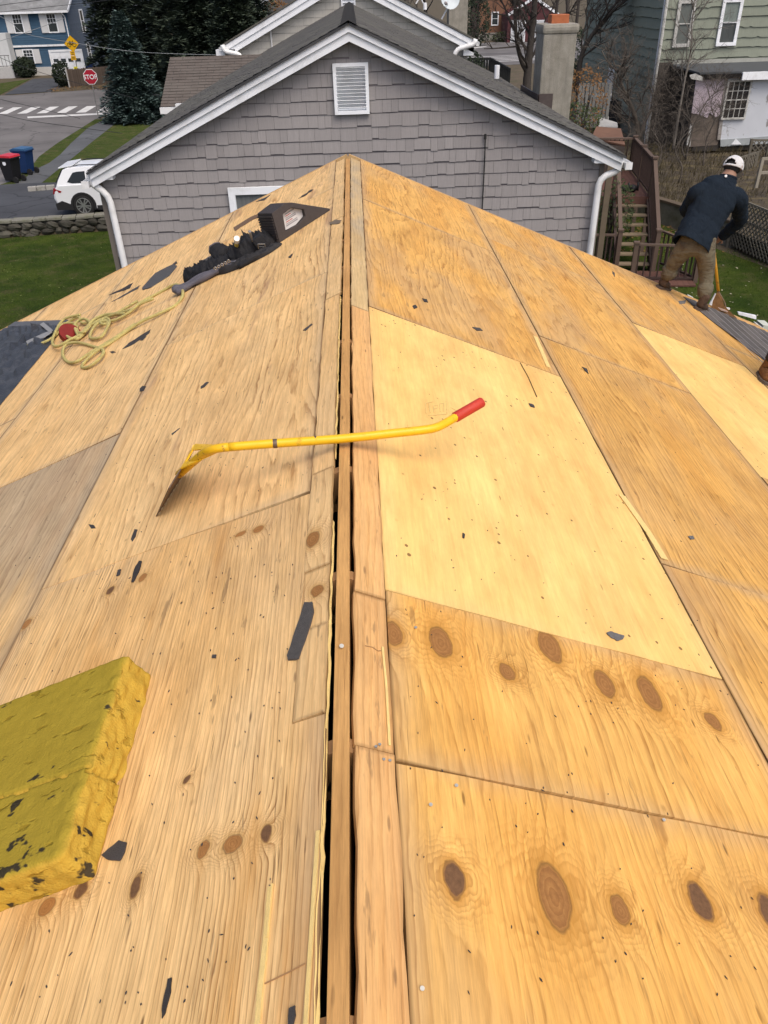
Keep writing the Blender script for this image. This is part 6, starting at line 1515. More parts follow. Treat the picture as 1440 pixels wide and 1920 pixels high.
# lean-to
YS = 36.2; xs0 = atY(1292, 250, YS).x; zse = atY(1340, 139, YS).z
mb = MB(); mb.bb((xs0 + .3, YS + .08, .35), (xg + 12, YG, zse - .02)); mb.build('lean_to_core', simple('lean_to_dark', (.05, .045, .04), .9), ge)
slab('lean_to_roof', [(xs0 - .05, YS - .2, zse + .02), (xg + 12, YS - .2, zse + .02), (xg + 12, YG - .05, zsr - .05), (xs0 - .3, YG - .05, zsr - .05)], .07, simple('flat_grey_roof', (.075, .082, .088), .8, .15, 2), ge)
mb = MB(); mb.bb((xs0 - .2, YG - .09, zsr - .02), (xg + 12, YG - .05, zsr + .16)); mb.build('flashing_board', simple('pale_flashing', (.38, .39, .35), .8), ge)
a = atY(1390, 142, YS - .2); mb = MB(); mb.bb((a.x, YS - .34, zse - .22), (xg + 12, YS - .2, zse + .06)); mb.build('fascia', M_white, ge)
mb = MB(); mb.bb((xs0 + .1, YS - .26, zse - .16), (a.x, YS - .2, zse + .0)); mb.build('bare_fascia', M_black, ge)
def onY(pts, Y, th, name, mat, lab=None):
    mb = MB(); mb.prism([Vector((p.x, Y, p.z)) for p in (atY(x, y, Y) for x, y in pts)], (0, th, 0)); o = mb.build(name, mat, ge)
    if lab: o['label'] = lab
    return o
M_pink = simple('pink_insulation_board', (.56, .48, .53), .75, .06, 2); M_bareb = simple('bare_sheathing', (.17, .14, .115), .95, .4, 3, .5, 30, dirt=(.09, .075, .06), dirt_amt=.8)
def peel_mat():
    m = NT('peeling_white_wall'); o = m.obj(); n = m.noise(o, 1.1, 6, .62); s = m.noise(m.scale(o, (1.2, 1.2, .5)), 2.2, 5, .7)
    col = m.mix(n, (.50, .53, .57), (.62, .65, .69)); col = m.mix(m.mr(s, .585, .63, 0, .85), col, (.21, .20, .18)); m.bump(s, .4, .02); return m.done(col, .85, .2)
M_peel = peel_mat()
onY([(1306, 146), (1359, 146), (1349, 217), (1341, 220), (1331, 211), (1326, 221), (1312, 215), (1297, 212)], YS, .05, 'pink_board', M_pink, 'torn pink insulation board')
onY([(1298, 208), (1349, 214), (1349, 262), (1344, 272), (1286, 276), (1287, 265)], YS + .06, .05, 'bare_sheathing', M_bareb)
onY([(1359, 146), (1366, 146), (1351, 262), (1345, 262)], YS - .02, .06, 'weathered_board', simple('grey_board', (.30, .28, .26), .9, .3, 6))
onY([(1366, 146), (1520, 132), (1520, 250), (1351, 262)], YS + .02, .05, 'white_wall', M_peel)
onY([(1351, 262), (1520, 250), (1520, 264), (1351, 275)], YS - .02, .06, 'skirt_board', simple('grey_skirt', (.34, .37, .38), .85, .2, 4))
onY([(1371, 271), (1380, 260), (1391, 271)], YS - .06, .03, 'white_bracket', M_white)
c = atY(1380, 187, YS); window(ge, (c.x, YS - .03, c.z), .88, 1.32, .07, grid=((4, 2), (4, 2)), glass=simple('dim_window_glass', (.03, .028, .028), .2, .5, 4), trim=M_flake, mull=.025)
onY([(1287, 272), (1295, 232), (1300, 232), (1294, 275)], YS + .02, .04, 'white_corner_strip', M_flake)
onY([(1293, 141), (1305, 138), (1322, 146), (1318, 152), (1296, 148)], YS - .22, .05, 'torn_gutter_end', M_flake)
mb = MB(); mb.bb((xg + .02, YG - .06, -.1), (xs0 + .4, YG - .01, zsr + .1)); mb.build('void_planks', simple('shaded_void_planks', (.075, .066, .058), .95, .4, 4, .5, 20, stretch=(1, 1, .2)), ge)  # dark plank panel stands in for the shaded void beside the lean-to
p = px3([(1252, -10, YG - .1), (1231, 110, YG - .1)]); mb = MB(); mb.tube([p[0], Vector((p[0].x, p[1].y, p[1].z)), Vector((p[0].x, p[1].y, .2))], .06, 8); mb.build('downspout', M_flake, ge)
mb = MB(); q0 = atX(1133, 240, xg - .03); q1 = atX(1166, 190, xg - .03); mb.bb((xg - .06, q1.y, max(.1, q0.z)), (xg - .03, q0.y, q1.z)); mb.build('porch_opening_shade', M_black, ge)  # flat black panel, painted shade in place of a real opening
for xx in (1145,): q0 = atX(xx, 158, xg - .04); mb = MB(); mb.bb((xg - .09, q0.y - .5, q0.z - .7), (xg - .05, q0.y + .5, q0.z + .7)); mb.build('side_window', M_whiteg, ge)
# grey board fence and low shed roof beyond the gutter
p = atY(1112, 198, 33); gf = empty('board_fence', (p.x, 33, 0), 'grey slatted fence piece between chimney and porch opening', 'fence'); pkm = MB().box((0, 0, 0), (.11, .03, 1.5)).mesh('slat', siding_mat('grey_slats', (.17, .17, .16), .2, (20, 20, 2)))
for k in range(9): o = bpy.data.objects.new('slat', pkm); o.location = (p.x - .55 + k * .14, 33, p.z); link(o, gf)
mb = MB(); mb.bb((p.x - .6, 33.02, p.z + .3), (p.x + .65, 33.06, p.z + .4)); mb.bb((p.x - .6, 33.02, p.z - .5), (p.x + .65, 33.06, p.z - .4)); mb.build('rail', M_whiteg, gf)
sh_ = empty('shed', atY(1140, 262, 27), 'low shed with a rusty brown roof behind the grey house corner', 'shed'); P = px3([(1108, 262, 27), (1172, 275, 26), (1164, 244, 28.5), (1118, 240, 28.5)])
mb = MB(); mb.prism(P, (0, 0, .05)); mb.build('shed_roof', simple('rusty_brown_roof', (.15, .082, .055), .9, .25, 3, .3, 30), sh_)
mb = MB(); mb.prism([(q.x, q.y, 0) for q in P], (0, 0, min(q.z for q in P))); mb.build('shed_wall', M_bareb, sh_)
P = px3([(1122, 240, 28.7), (1158, 240, 28.7), (1157, 232, 29.6), (1123, 222, 29.6)]); mb = MB(); mb.prism(P, (0, 0, .04)); mb.build('corrugated_panel', simple('corrugated_grey', (.30, .30, .29), .8, .2, 3), sh_)
# ------------------------------------------------------------------ brown deck and stairs
M_deck = siding_mat('brown_deck_board', (.125, .062, .047), .10, (30, 1.5, 30)); M_rail = siding_mat('brown_rail', (.12, .085, .066), .10, (8, 8, 8)); M_baluster = simple('dark_baluster', (.05, .032, .027), .7, .2, 9); M_tread = siding_mat('stair_tread', (.23, .18, .12), .12, (1.5, 30, 30))
dk = empty('deck_stairs', (7.2, 22, 0), 'brown wooden deck with open stairs and railings right of the grey house', 'deck')
xL, xR = atY(1163, 420, 21.6).x - .20, atY(1214, 400, 21.6).x; y0 = 21.2; rise, run, n = .195, .255, 8
for k in range(n - 1):
    mb = MB(); mb.bb((xL + .02, y0 + run * k, rise * (k + 1) - .035), (xR - .02, y0 + run * k + .26, rise * (k + 1))); mb.build('tread', M_tread, dk)
yd = y0 + run * (n - 1); zd = rise * n
for x in (xL, xR): mb = MB(); mb.prism([(x - .025, y0 - .05, 0), (x - .025, y0 + .15, 0), (x - .025, yd, zd - .28), (x - .025, yd, zd - .02), (x - .025, y0 - .05, .22)], (.05, 0, 0)); mb.build('stringer', M_baluster, dk)
x = xL - 1.5; xe_ = xR + .06
while x < xe_ - .05: mb = MB(); mb.bb((x, yd - .02, zd - .03), (min(x + .135, xe_), yd + 3.6, zd)); mb.build('floor_board', M_deck, dk); x += .14
mb = MB(); mb.bb((xL - 1.5, yd - .045, zd - .26), (xe_, yd - .02, zd - .03)); mb.build('rim_board', M_deck, dk)
def post(x, y, z0, z1, w=.11): mb = MB(); mb.bb((x - w / 2, y - w / 2, z0), (x + w / 2, y + w / 2, z1)); mb.bb((x - w * .7, y - w * .7, z1), (x + w * .7, y + w * .7, z1 + .045)); mb.build('post', M_rail, dk)
balm = MB().box((0, 0, 0), (.035, .035, 1)).mesh('baluster', M_baluster)
def railing(a, b, base_a, base_b, n, w=.10):
    a, b = Vector(a), Vector(b); mb = MB(); mb.bar(a, b, w, .05); mb.build('top_rail', M_rail, dk)
    lo_a, lo_b = Vector((a.x, a.y, base_a)), Vector((b.x, b.y, base_b)); mb = MB(); mb.bar(lo_a, lo_b, .05, .05); mb.build('bottom_rail', M_baluster, dk)
    for k in range(n):
        t = (k + .5) / n; p, q = a.lerp(b, t), lo_a.lerp(lo_b, t); o = bpy.data.objects.new('baluster', balm); o.scale = (1, 1, max(.05, p.z - q.z)); o.location = (p + q) / 2; link(o, dk)
hr = .98
post(xe_, yd + .05, 0, zd + hr); post(xe_, yd + 1.9, 0, zd + hr); post(xe_, yd + 3.6, 0, zd + hr); post(xL - .04, yd + .05, 0, zd + hr)
railing((xe_, yd + .1, zd + hr - .04), (xe_, yd + 3.6, zd + hr - .04), zd + .08, zd + .08, 27); railing((xe_, yd + 3.6, zd + hr - .04), (xL - 1.5, yd + 3.6, zd + hr - .04), zd + .08, zd + .08, 18)
post(xL - .03, y0 - .12, 0, rise + .92); post(xR + .06, y0 - .12, 0, rise + .92)
railing((xR + .06, y0 - .1, rise + .90), (xR + .06, yd, zd + hr - .06), .16, zd + .0, 17); railing((xL - .03, y0 - .1, rise + .90), (xL - .03, yd, zd + hr - .06), .16, zd + .0, 0)
# low landing and its railing at the foot of the stairs
x = xL - .55
while x < xR + .95: mb = MB(); mb.bb((x, y0 - 1.3, .02), (min(x + .135, xR + .95), y0 - .1, .06)); mb.build('floor_board', M_deck, dk); x += .14
q = atY(1192, 472, y0 - .9); post(q.x, y0 - .9, .0, 1.0); post(xR + 1.0, y0 - .9, 0, .96); post(xR + .62, y0 + .2, 0, .96)
railing((q.x, y0 - .9, .97), (xR + 1.0, y0 - .9, .94), .12, .12, 9, .08); railing((xR + 1.0, y0 - .9, .94), (xR + .3, y0 + .5, .94), .12, .12, 9, .08); railing((xL - .65, y0 - .1, 1.0), (xL - .05, y0 - .1, 1.0), .12, .12, 5, .08)
pp = px3([(1142, 330, 20.5), (1118, 505, 20.5)]); mb = MB(); mb.bb((pp[0].x - .07, 20.43, 0), (pp[0].x + .07, 20.57, pp[0].z + .3)); mb.build('tall_post', simple('taupe_post', (.15, .12, .085), .85, .2, 6), dk)
p = atY(1140, 420, 22.5); bush('bush', (p.x + .2, 22.6, 1.0), (.55, .5, 1.1), M_ivy, 'ivy covered bush behind the tall deck post', 1100, .085, 31)
for k in range(2): p = atY(1172 + k * 16, 352 + k * 8, 23.5); mb = MB(); mb.ball((p.x, 23.6, zd + .10), (.11, .13, .10), 10, 7, 0, .1, rr); mb.box((p.x + .1, 23.5, zd + .16), (.05, .05, .22)); tag(mb.build('shoe', M_clad, smooth=True), ['dark lump lying on the brown deck floor, the one further back', 'dark lump lying on the brown deck floor, the nearer one'][k], 'garden item')
tb_, tt_ = atY(1237, 425, 21.1), atY(1226, 316, 23.0)
dk.location = (tb_.x, 21.1, 0) if False else dk.location
_yaw = math.atan2(tt_.x - tb_.x, 1.9)
_M = Matrix.Translation((tb_.x, 21.1, 0)) @ Matrix.Rotation(-_yaw, 4, 'Z') @ Matrix.Translation((-(xR + .06), -21.1, 0))
_W = _M @ dk.matrix_basis; dk.matrix_basis = _W
# ------------------------------------------------------------------ yard behind the worker
M_conc = simple('mossy_concrete', (.17, .165, .14), .95, .35, 2.2, .5, 30, dirt=(.07, .075, .04), dirt_amt=.8)
w0, w1, w2 = Vector((8.2, 30.0, 0)), Vector((9.9, 26.0, 0)), Vector((10.9, 23.2, 0))
rw = empty('retaining_wall', w1, 'mossy concrete retaining wall beside the lawn left of the worker', 'wall')
for a, b in ((w0, w1), (w1, w2)): mb = MB(); mb.bar(a + Vector((0, 0, .32)), b + Vector((0, 0, .32)), .2, .66); mb.build('wall_block', M_conc, rw); mb = MB(); mb.bar(a + Vector((0, 0, .68)), b + Vector((0, 0, .68)), .26, .07); mb.build('wall_cap', simple('brown_timber_cap', (.105, .08, .055), .9, .3, 5), rw)
# raised bank behind it
nx, ny = 40, 30; mb = MB(); vs = []; fs = []
for i in range(nx + 1):
    for j in range(ny + 1):
        t, u = i / nx, j / ny; e = w0.lerp(w1, t * 2) if t < .5 else w1.lerp(Vector((12.6, 15, 0)), t * 2 - 1)
        far = Vector((8.0, 44, 0)).lerp(Vector((40, 36, 0)), t); p = e.lerp(far, u); z = .5 + .35 * mnoise.noise(p * .5) * u - (.3 * u)
        vs.append((p.x + .12, p.y, max(.02, z) if u > 0 else .5))
for i in range(nx):
    for j in range(ny): a = i * (ny + 1) + j; fs.append((a, a + ny + 1, a + ny + 2, a + 1))
mb.add(vs, fs); tag(mb.build('bank', simple('brushy_soil', (.06, .048, .034), .95, .5, 3, .9, 12, dirt=(.15, .12, .06), dirt_amt=.9)), kind='structure')
# dry brush and leaf litter on the bank
rr = random.Random(77); vs = []; fs = []
for k in range(9000):
    t = rr.random(); e = w0.lerp(w1, t * 2) if t < .5 else w1.lerp(Vector((12.6, 15, 0)), t * 2 - 1); far = Vector((8.0, 44, 0)).lerp(Vector((34, 36, 0)), t); u = rr.random() ** 1.5 * .75; p = e.lerp(far, u)
    h = rr.uniform(.12, .55) * (1 - .4 * u); a = rr.uniform(0, 6.28); d = Vector((math.cos(a), math.sin(a), 0)); b = Vector((p.x + .15, p.y + .1, .35)); lean = Vector((rr.gauss(.15, .3), rr.gauss(-.1, .3), 1)).normalized() * h; i = len(vs)
    wd = .012 + .012 * u
    vs += [b - d * wd, b + d * wd, b + lean * .6 + d * wd * .7, b + lean]; fs.append((i, i + 1, i + 2, i + 3))
mb = MB(); mb.add(vs, fs); tag(mb.build('dry_brush', M_dryg), 'dry brown brush covering the bank behind the retaining wall', 'brush', kind='stuff')
def litter(name, fn, n, mat, label, size=.07, seed=1):
    r = random.Random(seed); vs = []; fs = []
    for k in range(n):
        p = fn(r); s = size * r.uniform(.5, 1.2); a = r.uniform(0, 6.28); u = Vector((math.cos(a), math.sin(a), r.uniform(-.3, .3))) * s * .5; v = Vector((-math.sin(a), math.cos(a), r.uniform(-.3, .3))) * s * .35; i = len(vs); p = Vector(p) + Vector((0, 0, .015))
        vs += [p - u, p + v, p + u, p - v]; fs.append((i, i + 1, i + 2, i + 3))
    mb = MB(); mb.add(vs, fs); return tag(mb.build(name, mat), label, 'leaves', kind='stuff')
litter('fallen_leaves', lambda r: (r.uniform(7.6, 10.4), r.uniform(22.5, 30), .02), 900, M_dry, 'brown fallen leaves on the back lawn by the stairs', .09, 3)
litter('fallen_leaves', lambda r: (r.uniform(5, 14), r.uniform(9, 22), .02), 420, simple('pale_leaf', (.42, .40, .28), .8), 'pale fallen leaves dotted over the back lawn', .075, 4)
litter('fallen_leaves', lambda r: (r.uniform(-20, -7), r.uniform(14, 28.5), -.44), 520, simple('yellow_green_leaf', (.16, .19, .05), .8), 'pale fallen leaves dotted over the left lawn', .06, 5)
litter('fallen_leaves', lambda r: (r.uniform(-25.5, -18), r.uniform(74, 80), .03), 900, M_dry, 'brown fallen leaves on the verge by the board fence', .2, 6)
# grass tufts give the lawns an uneven nap
def tufts(name, fn, n, mat, label, h=.08, seed=1):
    r = random.Random(seed); vs = []; fs = []
    for k in range(n):
        p = Vector(fn(r)); a = r.uniform(0, 6.28); d = Vector((math.cos(a), math.sin(a), 0)) * .009; t = Vector((r.gauss(0, .03), r.gauss(0, .03), h * r.uniform(.5, 1.2))); i = len(vs); vs += [p - d, p + d, p + t]; fs.append((i, i + 1, i + 2))
    mb = MB(); mb.add(vs, fs); return tag(mb.build(name, mat), label, 'grass', kind='stuff')
M_blade = leaf_mat('grass_blades', (.030, .062, .008), (.062, .10, .014))
tufts('grass', lambda r: (r.uniform(-24, -6.4), r.uniform(15, 29.2), -.455), 60000, M_blade, 'grass blades of the green left lawn', .05, 2)
tufts('grass', lambda r: (lambda y: (r.uniform(4.8, 9.3 if y > 23 else 14), y, .0))(r.uniform(9, 28)), 36000, M_blade, 'grass blades of the green back lawn', .05, 3)
# lattice fences
M_lat = siding_mat('weathered_lattice', (.16, .145, .115), .2, (9, 9, 9))
def lattice(a, b, z0, z1, step, label, wd=.04, rails=(1.0, .62)):
    a, b = Vector(a), Vector(b); d = (b - a); L = d.length; d.normalize(); H = z1 - z0; root = empty('lattice_fence', a, label, 'fence')
    nrm = Vector((-d.y, d.x, 0))
    for s in (1, -1):
        x = -H
        while x < L:
            u0, v0, u1, v1 = x, 0.0, x + H, H
            if u0 < 0: v0 -= u0; u0 = 0
            if u1 > L: v1 -= (u1 - L); u1 = L
            if v1 - v0 > .05:
                P = a + d * u0 + Vector((0, 0, z0 + (v0 if s > 0 else H - v0))); Q = a + d * u1 + Vector((0, 0, z0 + (v1 if s > 0 else H - v1)))
                mb = MB(); mb.bar(P + nrm * .008 * s, Q + nrm * .008 * s, .012, wd, nrm.cross(Q - P)); mb.build('slat', M_lat, root)
            x += step
    for f in rails: mb = MB(); mb.bar(a + nrm * .03 + Vector((0, 0, z0 + H * f)), b + nrm * .03 + Vector((0, 0, z0 + H * f)), .05, .06 if f < 1 else .075); mb.build('rail', M_lat, root)
    for t in (0, .5, 1): p = a.lerp(b, t); mb = MB(); mb.bb((p.x - .05, p.y - .05, z0 - .2), (p.x + .05, p.y + .05, z1 + .05)); mb.build('post', M_lat, root)
la, lb = Vector((10.75, 23.3, 0)), Vector((11.7, 17.0, 0)); lattice(la, lb, .08, 1.32, .17, 'weathered lattice fence along the lawn right of the worker')
p, q = atY(1405, 285, 35.0), atY(1475, 278, 34.6); lattice((p.x, p.y, 0), (q.x, q.y, 0), p.z - .35, p.z + .45, .2, 'small lattice panel under the white lean-to wall', rails=(1.0,))
p, q = atY(1383, 316, 31.5), atY(1403, 302, 32.5); lattice((p.x, p.y, 0), (q.x + .3, q.y, 0), p.z - .4, p.z + .35, .19, 'pale lattice piece just left of the white cap', rails=(1.0,))
# pale wooden frame at the right edge
M_frame = simple('pale_weathered_wood', (.30, .275, .22), .9, .2, 5); f0, f1 = atY(1417, 352, 27), atY(1429, 298, 27); f2, f3 = atY(1500, 362, 27), atY(1500, 305, 27)
fr = empty('garden_trellis', (f0.x, 27, f0.z), 'pale wooden frame standing at the right edge behind the lattice', 'trellis')
for a, b in ((Vector((f0.x, 27, f0.z)), Vector((f0.x + .02, 27, f1.z))), (Vector((f2.x, 27, f0.z)), Vector((f2.x, 27, f1.z)))): mb = MB(); mb.bar(a, b, .09, .09, (0, 1, 0)); mb.build('upright', M_frame, fr)
for z in (f1.z, f0.z + (f1.z - f0.z) * .52): mb = MB(); mb.bar((f0.x, 27.02, z), (f2.x, 27.02, z), .07, .08); mb.build('crossbar', M_frame, fr)
# ------------------------------------------------------------------ people
def skin_mesh(nodes, edges, root=0, sub=2, name='body'):
    """continuous skinned surface from joints (position, radius or (rx, ry))"""
    me = bpy.data.meshes.new(name); me.from_pydata([tuple(n[0]) for n in nodes], edges, [])
    o = bpy.data.objects.new(name, me); COL.objects.link(o)
    o.modifiers.new('skin', 'SKIN').use_smooth_shade = True
    sd_ = o.modifiers.new('sub', 'SUBSURF'); sd_.levels = sub; sd_.render_levels = sub
    for i, n in enumerate(nodes):
        r = n[1] if isinstance(n[1], tuple) else (n[1], n[1]); me.skin_vertices[0].data[i].radius = r; me.skin_vertices[0].data[i].use_root = i == root
    dg = bpy.context.evaluated_depsgraph_get(); dg.update(); out = bpy.data.meshes.new_from_object(o.evaluated_get(dg))
    bpy.data.objects.remove(o); bpy.data.meshes.remove(me); out.name = name
    return out
def cloth(name, c, var=.25, sc=5, crease=(1, 1, 1), dirt=None, amt=0):
    m = NT(name); o = m.obj(); n = m.noise(o, sc, 4, .6); w_ = m.noise(m.scale(o, crease), 14, 3, .55, .8); f = m.noise(o, 260, 2, .5)
    col = m.mix(n, mul(c, 1 - var), mul(c, 1 + var))
    if dirt: col = m.mix(m.math('MULTIPLY', m.mr(m.noise(o, sc * 1.3, 4, .65), .48, .66), amt), col, dirt)
    m.bump(m.math('ADD', w_, m.math('MULTIPLY', f, .12)), .9, .03); return m.done(col, .9, .15)
M_jacket = cloth('navy_fleece', (.010, .0165, .026), .25, 5, (1, 1, .55)); M_pants = cloth('brown_work_trousers', (.145, .128, .088), .22, 7, (.7, .7, 1.6), (.075, .045, .03), .7)
M_skin = simple('skin', (.30, .17, .115), .6, .1, 12); M_boot = cloth('brown_leather_boot', (.085, .055, .038), .3, 14); M_sole = simple('boot_sole', (.10, .075, .06), .85, .3, 30); M_capw = cloth('white_cap', (.62, .62, .62), .06, 9); M_hair = simple('dark_hair', (.015, .013, .012), .7, .3, 40); M_bootb = cloth('rust_brown_boot', (.17, .075, .028), .35, 12)
def put_mesh(me, name, mats, parent, pick=None, noise_amp=0, ns=9):
    me.materials.clear()
    for mt in (mats if isinstance(mats, list) else [mats]): me.materials.append(mt)
    if pick:
        for p in me.polygons: p.material_index = pick(p.center)
    if noise_amp:
        me.update()
        for v in me.vertices: v.co += v.normal * noise_amp * (mnoise.noise(v.co * ns) + .6 * mnoise.noise(Vector((v.co.x * 8, v.co.y * 8, v.co.z * 26))))
    me.polygons.foreach_set('use_smooth', [True] * len(me.polygons)); o = bpy.data.objects.new(name, me); link(o, parent); return o
def hand_nodes(wrist, fwd, side, up, r=.0):
    """palm and five bent fingers hanging off a wrist; returns nodes and edges, first node is the wrist"""
    N = [(wrist, .026), (wrist + fwd * .045, (.036, .020)), (wrist + fwd * .085, (.038, .018))]; E = [(0, 1), (1, 2)]
    for k, (s, L) in enumerate([(-.030, .070), (-.010, .080), (.011, .075), (.031, .058)]):
        b = wrist + fwd * .088 + side * s; i = len(N); p1 = b + fwd * L * .45; p2 = p1 + (fwd * .45 - up * .85).normalized() * L * .36; p3 = p2 + (-up * .9 - fwd * .4).normalized() * L * .30
        N += [(b, .0095), (p1, .0092), (p2, .0086), (p3, .0075)]; E += [(2, i), (i, i + 1), (i + 1, i + 2), (i + 2, i + 3)]
    i = len(N); b = wrist + fwd * .035 - side * .036; t1 = b + (fwd * .6 - side * .55 - up * .3).normalized() * .038; t2 = t1 + (fwd * .75 - up * .5 + side * .1).normalized() * .03
    N += [(b, .013), (t1, .0105), (t2, .0085)]; E += [(1, i), (i, i + 1), (i + 1, i + 2)]
    return N, E
def boot(c, toe, up, mat, parent, s=1.0):
    """laced work boot: c ankle base on the roof, toe direction, up = roof normal"""
    toe = (toe - up * toe.dot(up)).normalized(); sd = toe.cross(up)
    def P(a, b, h): return c + toe * a * s + sd * b * s + up * h * s
    nodes = [(P(-.02, 0, .20), .056), (P(-.018, 0, .11), .052), (P(-.03, 0, .052), .050), (P(.07, 0, .052), (.050, .046)), (P(.15, 0, .042), (.050, .036)), (P(.20, 0, .036), (.042, .028))]
    me = skin_mesh(nodes, [(0, 1), (1, 2), (2, 3), (3, 4), (4, 5)], 0, 2, 'boot'); o = put_mesh(me, 'boot', mat, parent, noise_amp=.002, ns=30)
    out = [(-.085, 0), (-.075, .035), (-.02, .043), (.07, .043), (.15, .054), (.21, .045), (.245, .018), (.245, -.018), (.21, -.045), (.15, -.054), (.07, -.043), (-.02, -.043), (-.075, -.035)]
    mb = MB(); mb.prism([P(a, b, .0) for a, b in out], up * .024 * s); mb.build('sole', M_sole, o); mb = MB(); mb.prism([P(a, b, .022) for a, b in out if a < .0] , up * .006); mb.build('heel', M_sole, o)
    return o
def person(J, label, toes, boots_mat, cap=True, face=Vector((.7, .7, -.25)), scale=1.0, pants=None, jacket=None):
    """J: joint name -> world position; the body is one skinned surface"""
    root = empty('person', (J['footL'] + J['footR']) / 2, label, 'person'); upR = roof_m(1).col[2].xyz; s = scale
    pel, ws, ch, nb_, nk, hd, ht = (J[k] for k in ('pelvis', 'waist', 'chest', 'neckbase', 'neck', 'head', 'crown'))
    up = (nb_ - pel).normalized(); ac = (J['shR'] - J['shL']).normalized()
    aL, aR = J['footL'] + upR * .12, J['footR'] + upR * .12
    N = [(pel, (.150 * s, .125 * s)), (ws, (.150 * s, .115 * s)), (ch, (.165 * s, .125 * s)), (nb_, .085 * s), (nk, .06 * s), (hd, (.078 * s, .092 * s)), (ht, (.068 * s, .075 * s)),
         (J['shL'], .075 * s), (J['elL'], .052 * s), (J['wrL'], .034 * s), (J['shR'], .075 * s), (J['elR'], .052 * s), (J['wrR'], .034 * s),
         (J['hipL'], .118 * s), (J['knL'], .088 * s), (aL, .055 * s), (J['hipR'], .118 * s), (J['knR'], .088 * s), (aR, .055 * s)]
    E = [(0, 1), (1, 2), (2, 3), (3, 4), (4, 5), (5, 6), (3, 7), (7, 8), (8, 9), (3, 10), (10, 11), (11, 12), (0, 13), (13, 14), (14, 15), (0, 16), (16, 17), (17, 18)]
    for wi, el, sg in ((9, 'elL', 1), (12, 'elR', -1)):
        f = (N[wi][0] - J[el]).normalized(); sdv = f.cross(Vector((0, 0, 1))).normalized() * sg; u = sdv.cross(f) * sg
        hn, he = hand_nodes(N[wi][0], f, sdv, u); b = len(N) - 1; N += hn[1:]; E += [(wi if i == 0 else i + b, j + b) for i, j in he]
    me = skin_mesh(N, E, 0, 2, 'body')
    # eyes half way up, nose, mouth and ears on the head, facing 'face'
    mats = [pants or M_pants, M_skin]; wz = (ws - pel).normalized()
    def pick(c):
        d_h = min((c - hd).length, (c - nk).length, (c - ht).length); d_w = min((c - J['wrL']).length, (c - J['wrR']).length)
        return 1 if d_h < .12 or d_w < .10 else 0
    put_mesh(me, 'body', mats, root, pick, .004, 12)
    fd = (face - (ht - hd).normalized() * face.dot((ht - hd).normalized())).normalized(); hu = (ht - nk).normalized(); hs = fd.cross(hu).normalized()
    mb = MB(); mb.ball(hd + fd * .098 + hu * .005, (.014, .014, .022), 8, 6); mb.build('nose', M_skin, root, smooth=True)
    for g in (-1, 1):
        mb = MB(); mb.ball(hd + fd * .085 + hs * g * .032 + hu * .03, .012, 8, 6); mb.build('eye', M_hair, root, smooth=True)
        mb = MB(); mb.ball(hd + hs * g * .085 - fd * .005 + hu * .01, (.014, .022, .032), 8, 6); mb.build('ear', M_skin, root, smooth=True)
    mb = MB(); mb.ball(hd + fd * .086 - hu * .04, (.02, .02, .006), 8, 6); mb.build('mouth', simple('lips', (.25, .1, .08), .6), root, smooth=True)
    # jacket: torso and sleeves a little larger than the body, open hem
    spine = [(pel - up * .10, .200, .160), (pel - up * .03, .202, .16), (pel + up * .05, .198, .155), (ws, .196, .145), (ws.lerp(ch, .5), .208, .15), (ch, .225, .158), (ch.lerp(nb_, .5), .222, .148), (ch.lerp(nb_, .8), .18, .12), (nb_, .115, .10), (nb_.lerp(nk, .6), .082, .082)]
    pts_ = [q[0] for q in spine]; mbj = MB(); nr = 40; sub_ = 5; S_ = smooth_path(pts_, sub_); k_ = len(S_)
    for i, p in enumerate(S_):
        t = min(i / sub_, len(spine) - 1.0001); q0, q1 = spine[int(t)], spine[int(t) + 1]; f_ = t - int(t); rx, ry = q0[1] + (q1[1] - q0[1]) * f_, q0[2] + (q1[2] - q0[2]) * f_
        tg = (S_[min(i + 1, k_ - 1)] - S_[max(i - 1, 0)]).normalized(); lx_ = (ac - tg * ac.dot(tg)).normalized(); dp = tg.cross(lx_)
        for jj in range(nr):
            a_ = 2 * math.pi * jj / nr; ca_, sa_ = math.cos(a_), math.sin(a_); e_ = (abs(ca_) ** 2.4 + abs(sa_) ** 2.4) ** (-1 / 2.4)
            v_ = p + lx_ * ca_ * e_ * rx * s + dp * sa_ * e_ * ry * s; N_ = mnoise.noise
            fold = .012 * N_(Vector((v_.x * 9, v_.y * 9, v_.z * 5))) + .010 * N_(Vector((v_.x * 6 + v_.z * 14, v_.y * 6, v_.z * 20 + v_.x * 16)))
            mbj.v.append(v_ + (lx_ * ca_ + dp * sa_) * fold * (1.2 if i < k_ - 8 else .3))
    for i in range(k_ - 1):
        for jj in range(nr): a_ = i * nr + jj; b_ = i * nr + (jj + 1) % nr; mbj.f.append((a_, b_, b_ + nr, a_ + nr)); mbj.m.append(0)
    jo = mbj.build('jacket', jacket or M_jacket, root, smooth=True); sm_ = jo.modifiers.new('thick', 'SOLIDIFY'); sm_.thickness = .008
    for a1, a2, a3 in (('shL', 'elL', 'wrL'), ('shR', 'elR', 'wrR')):
        inn = J[a1].lerp(ch.lerp(nb_, .6), .55); P_ = smooth_path([inn, J[a1], J[a1].lerp(J[a2], .5), J[a2], J[a2].lerp(J[a3], .5), J[a3].lerp(J[a2], .06)], 6); n_ = len(P_); rad = []
        for i in range(n_):
            t = i / (n_ - 1); rad.append((.11 - .028 * min(1, t / .4) if t < .4 else .082 - .030 * (t - .4) / .6) * s * (1 + .07 * math.sin(i * 1.9) * (1 if .35 < t < .95 else .4)))
        mb = MB(); mb.tube(P_, rad, 16, False); mb.build('sleeve', jacket or M_jacket, root, smooth=True)
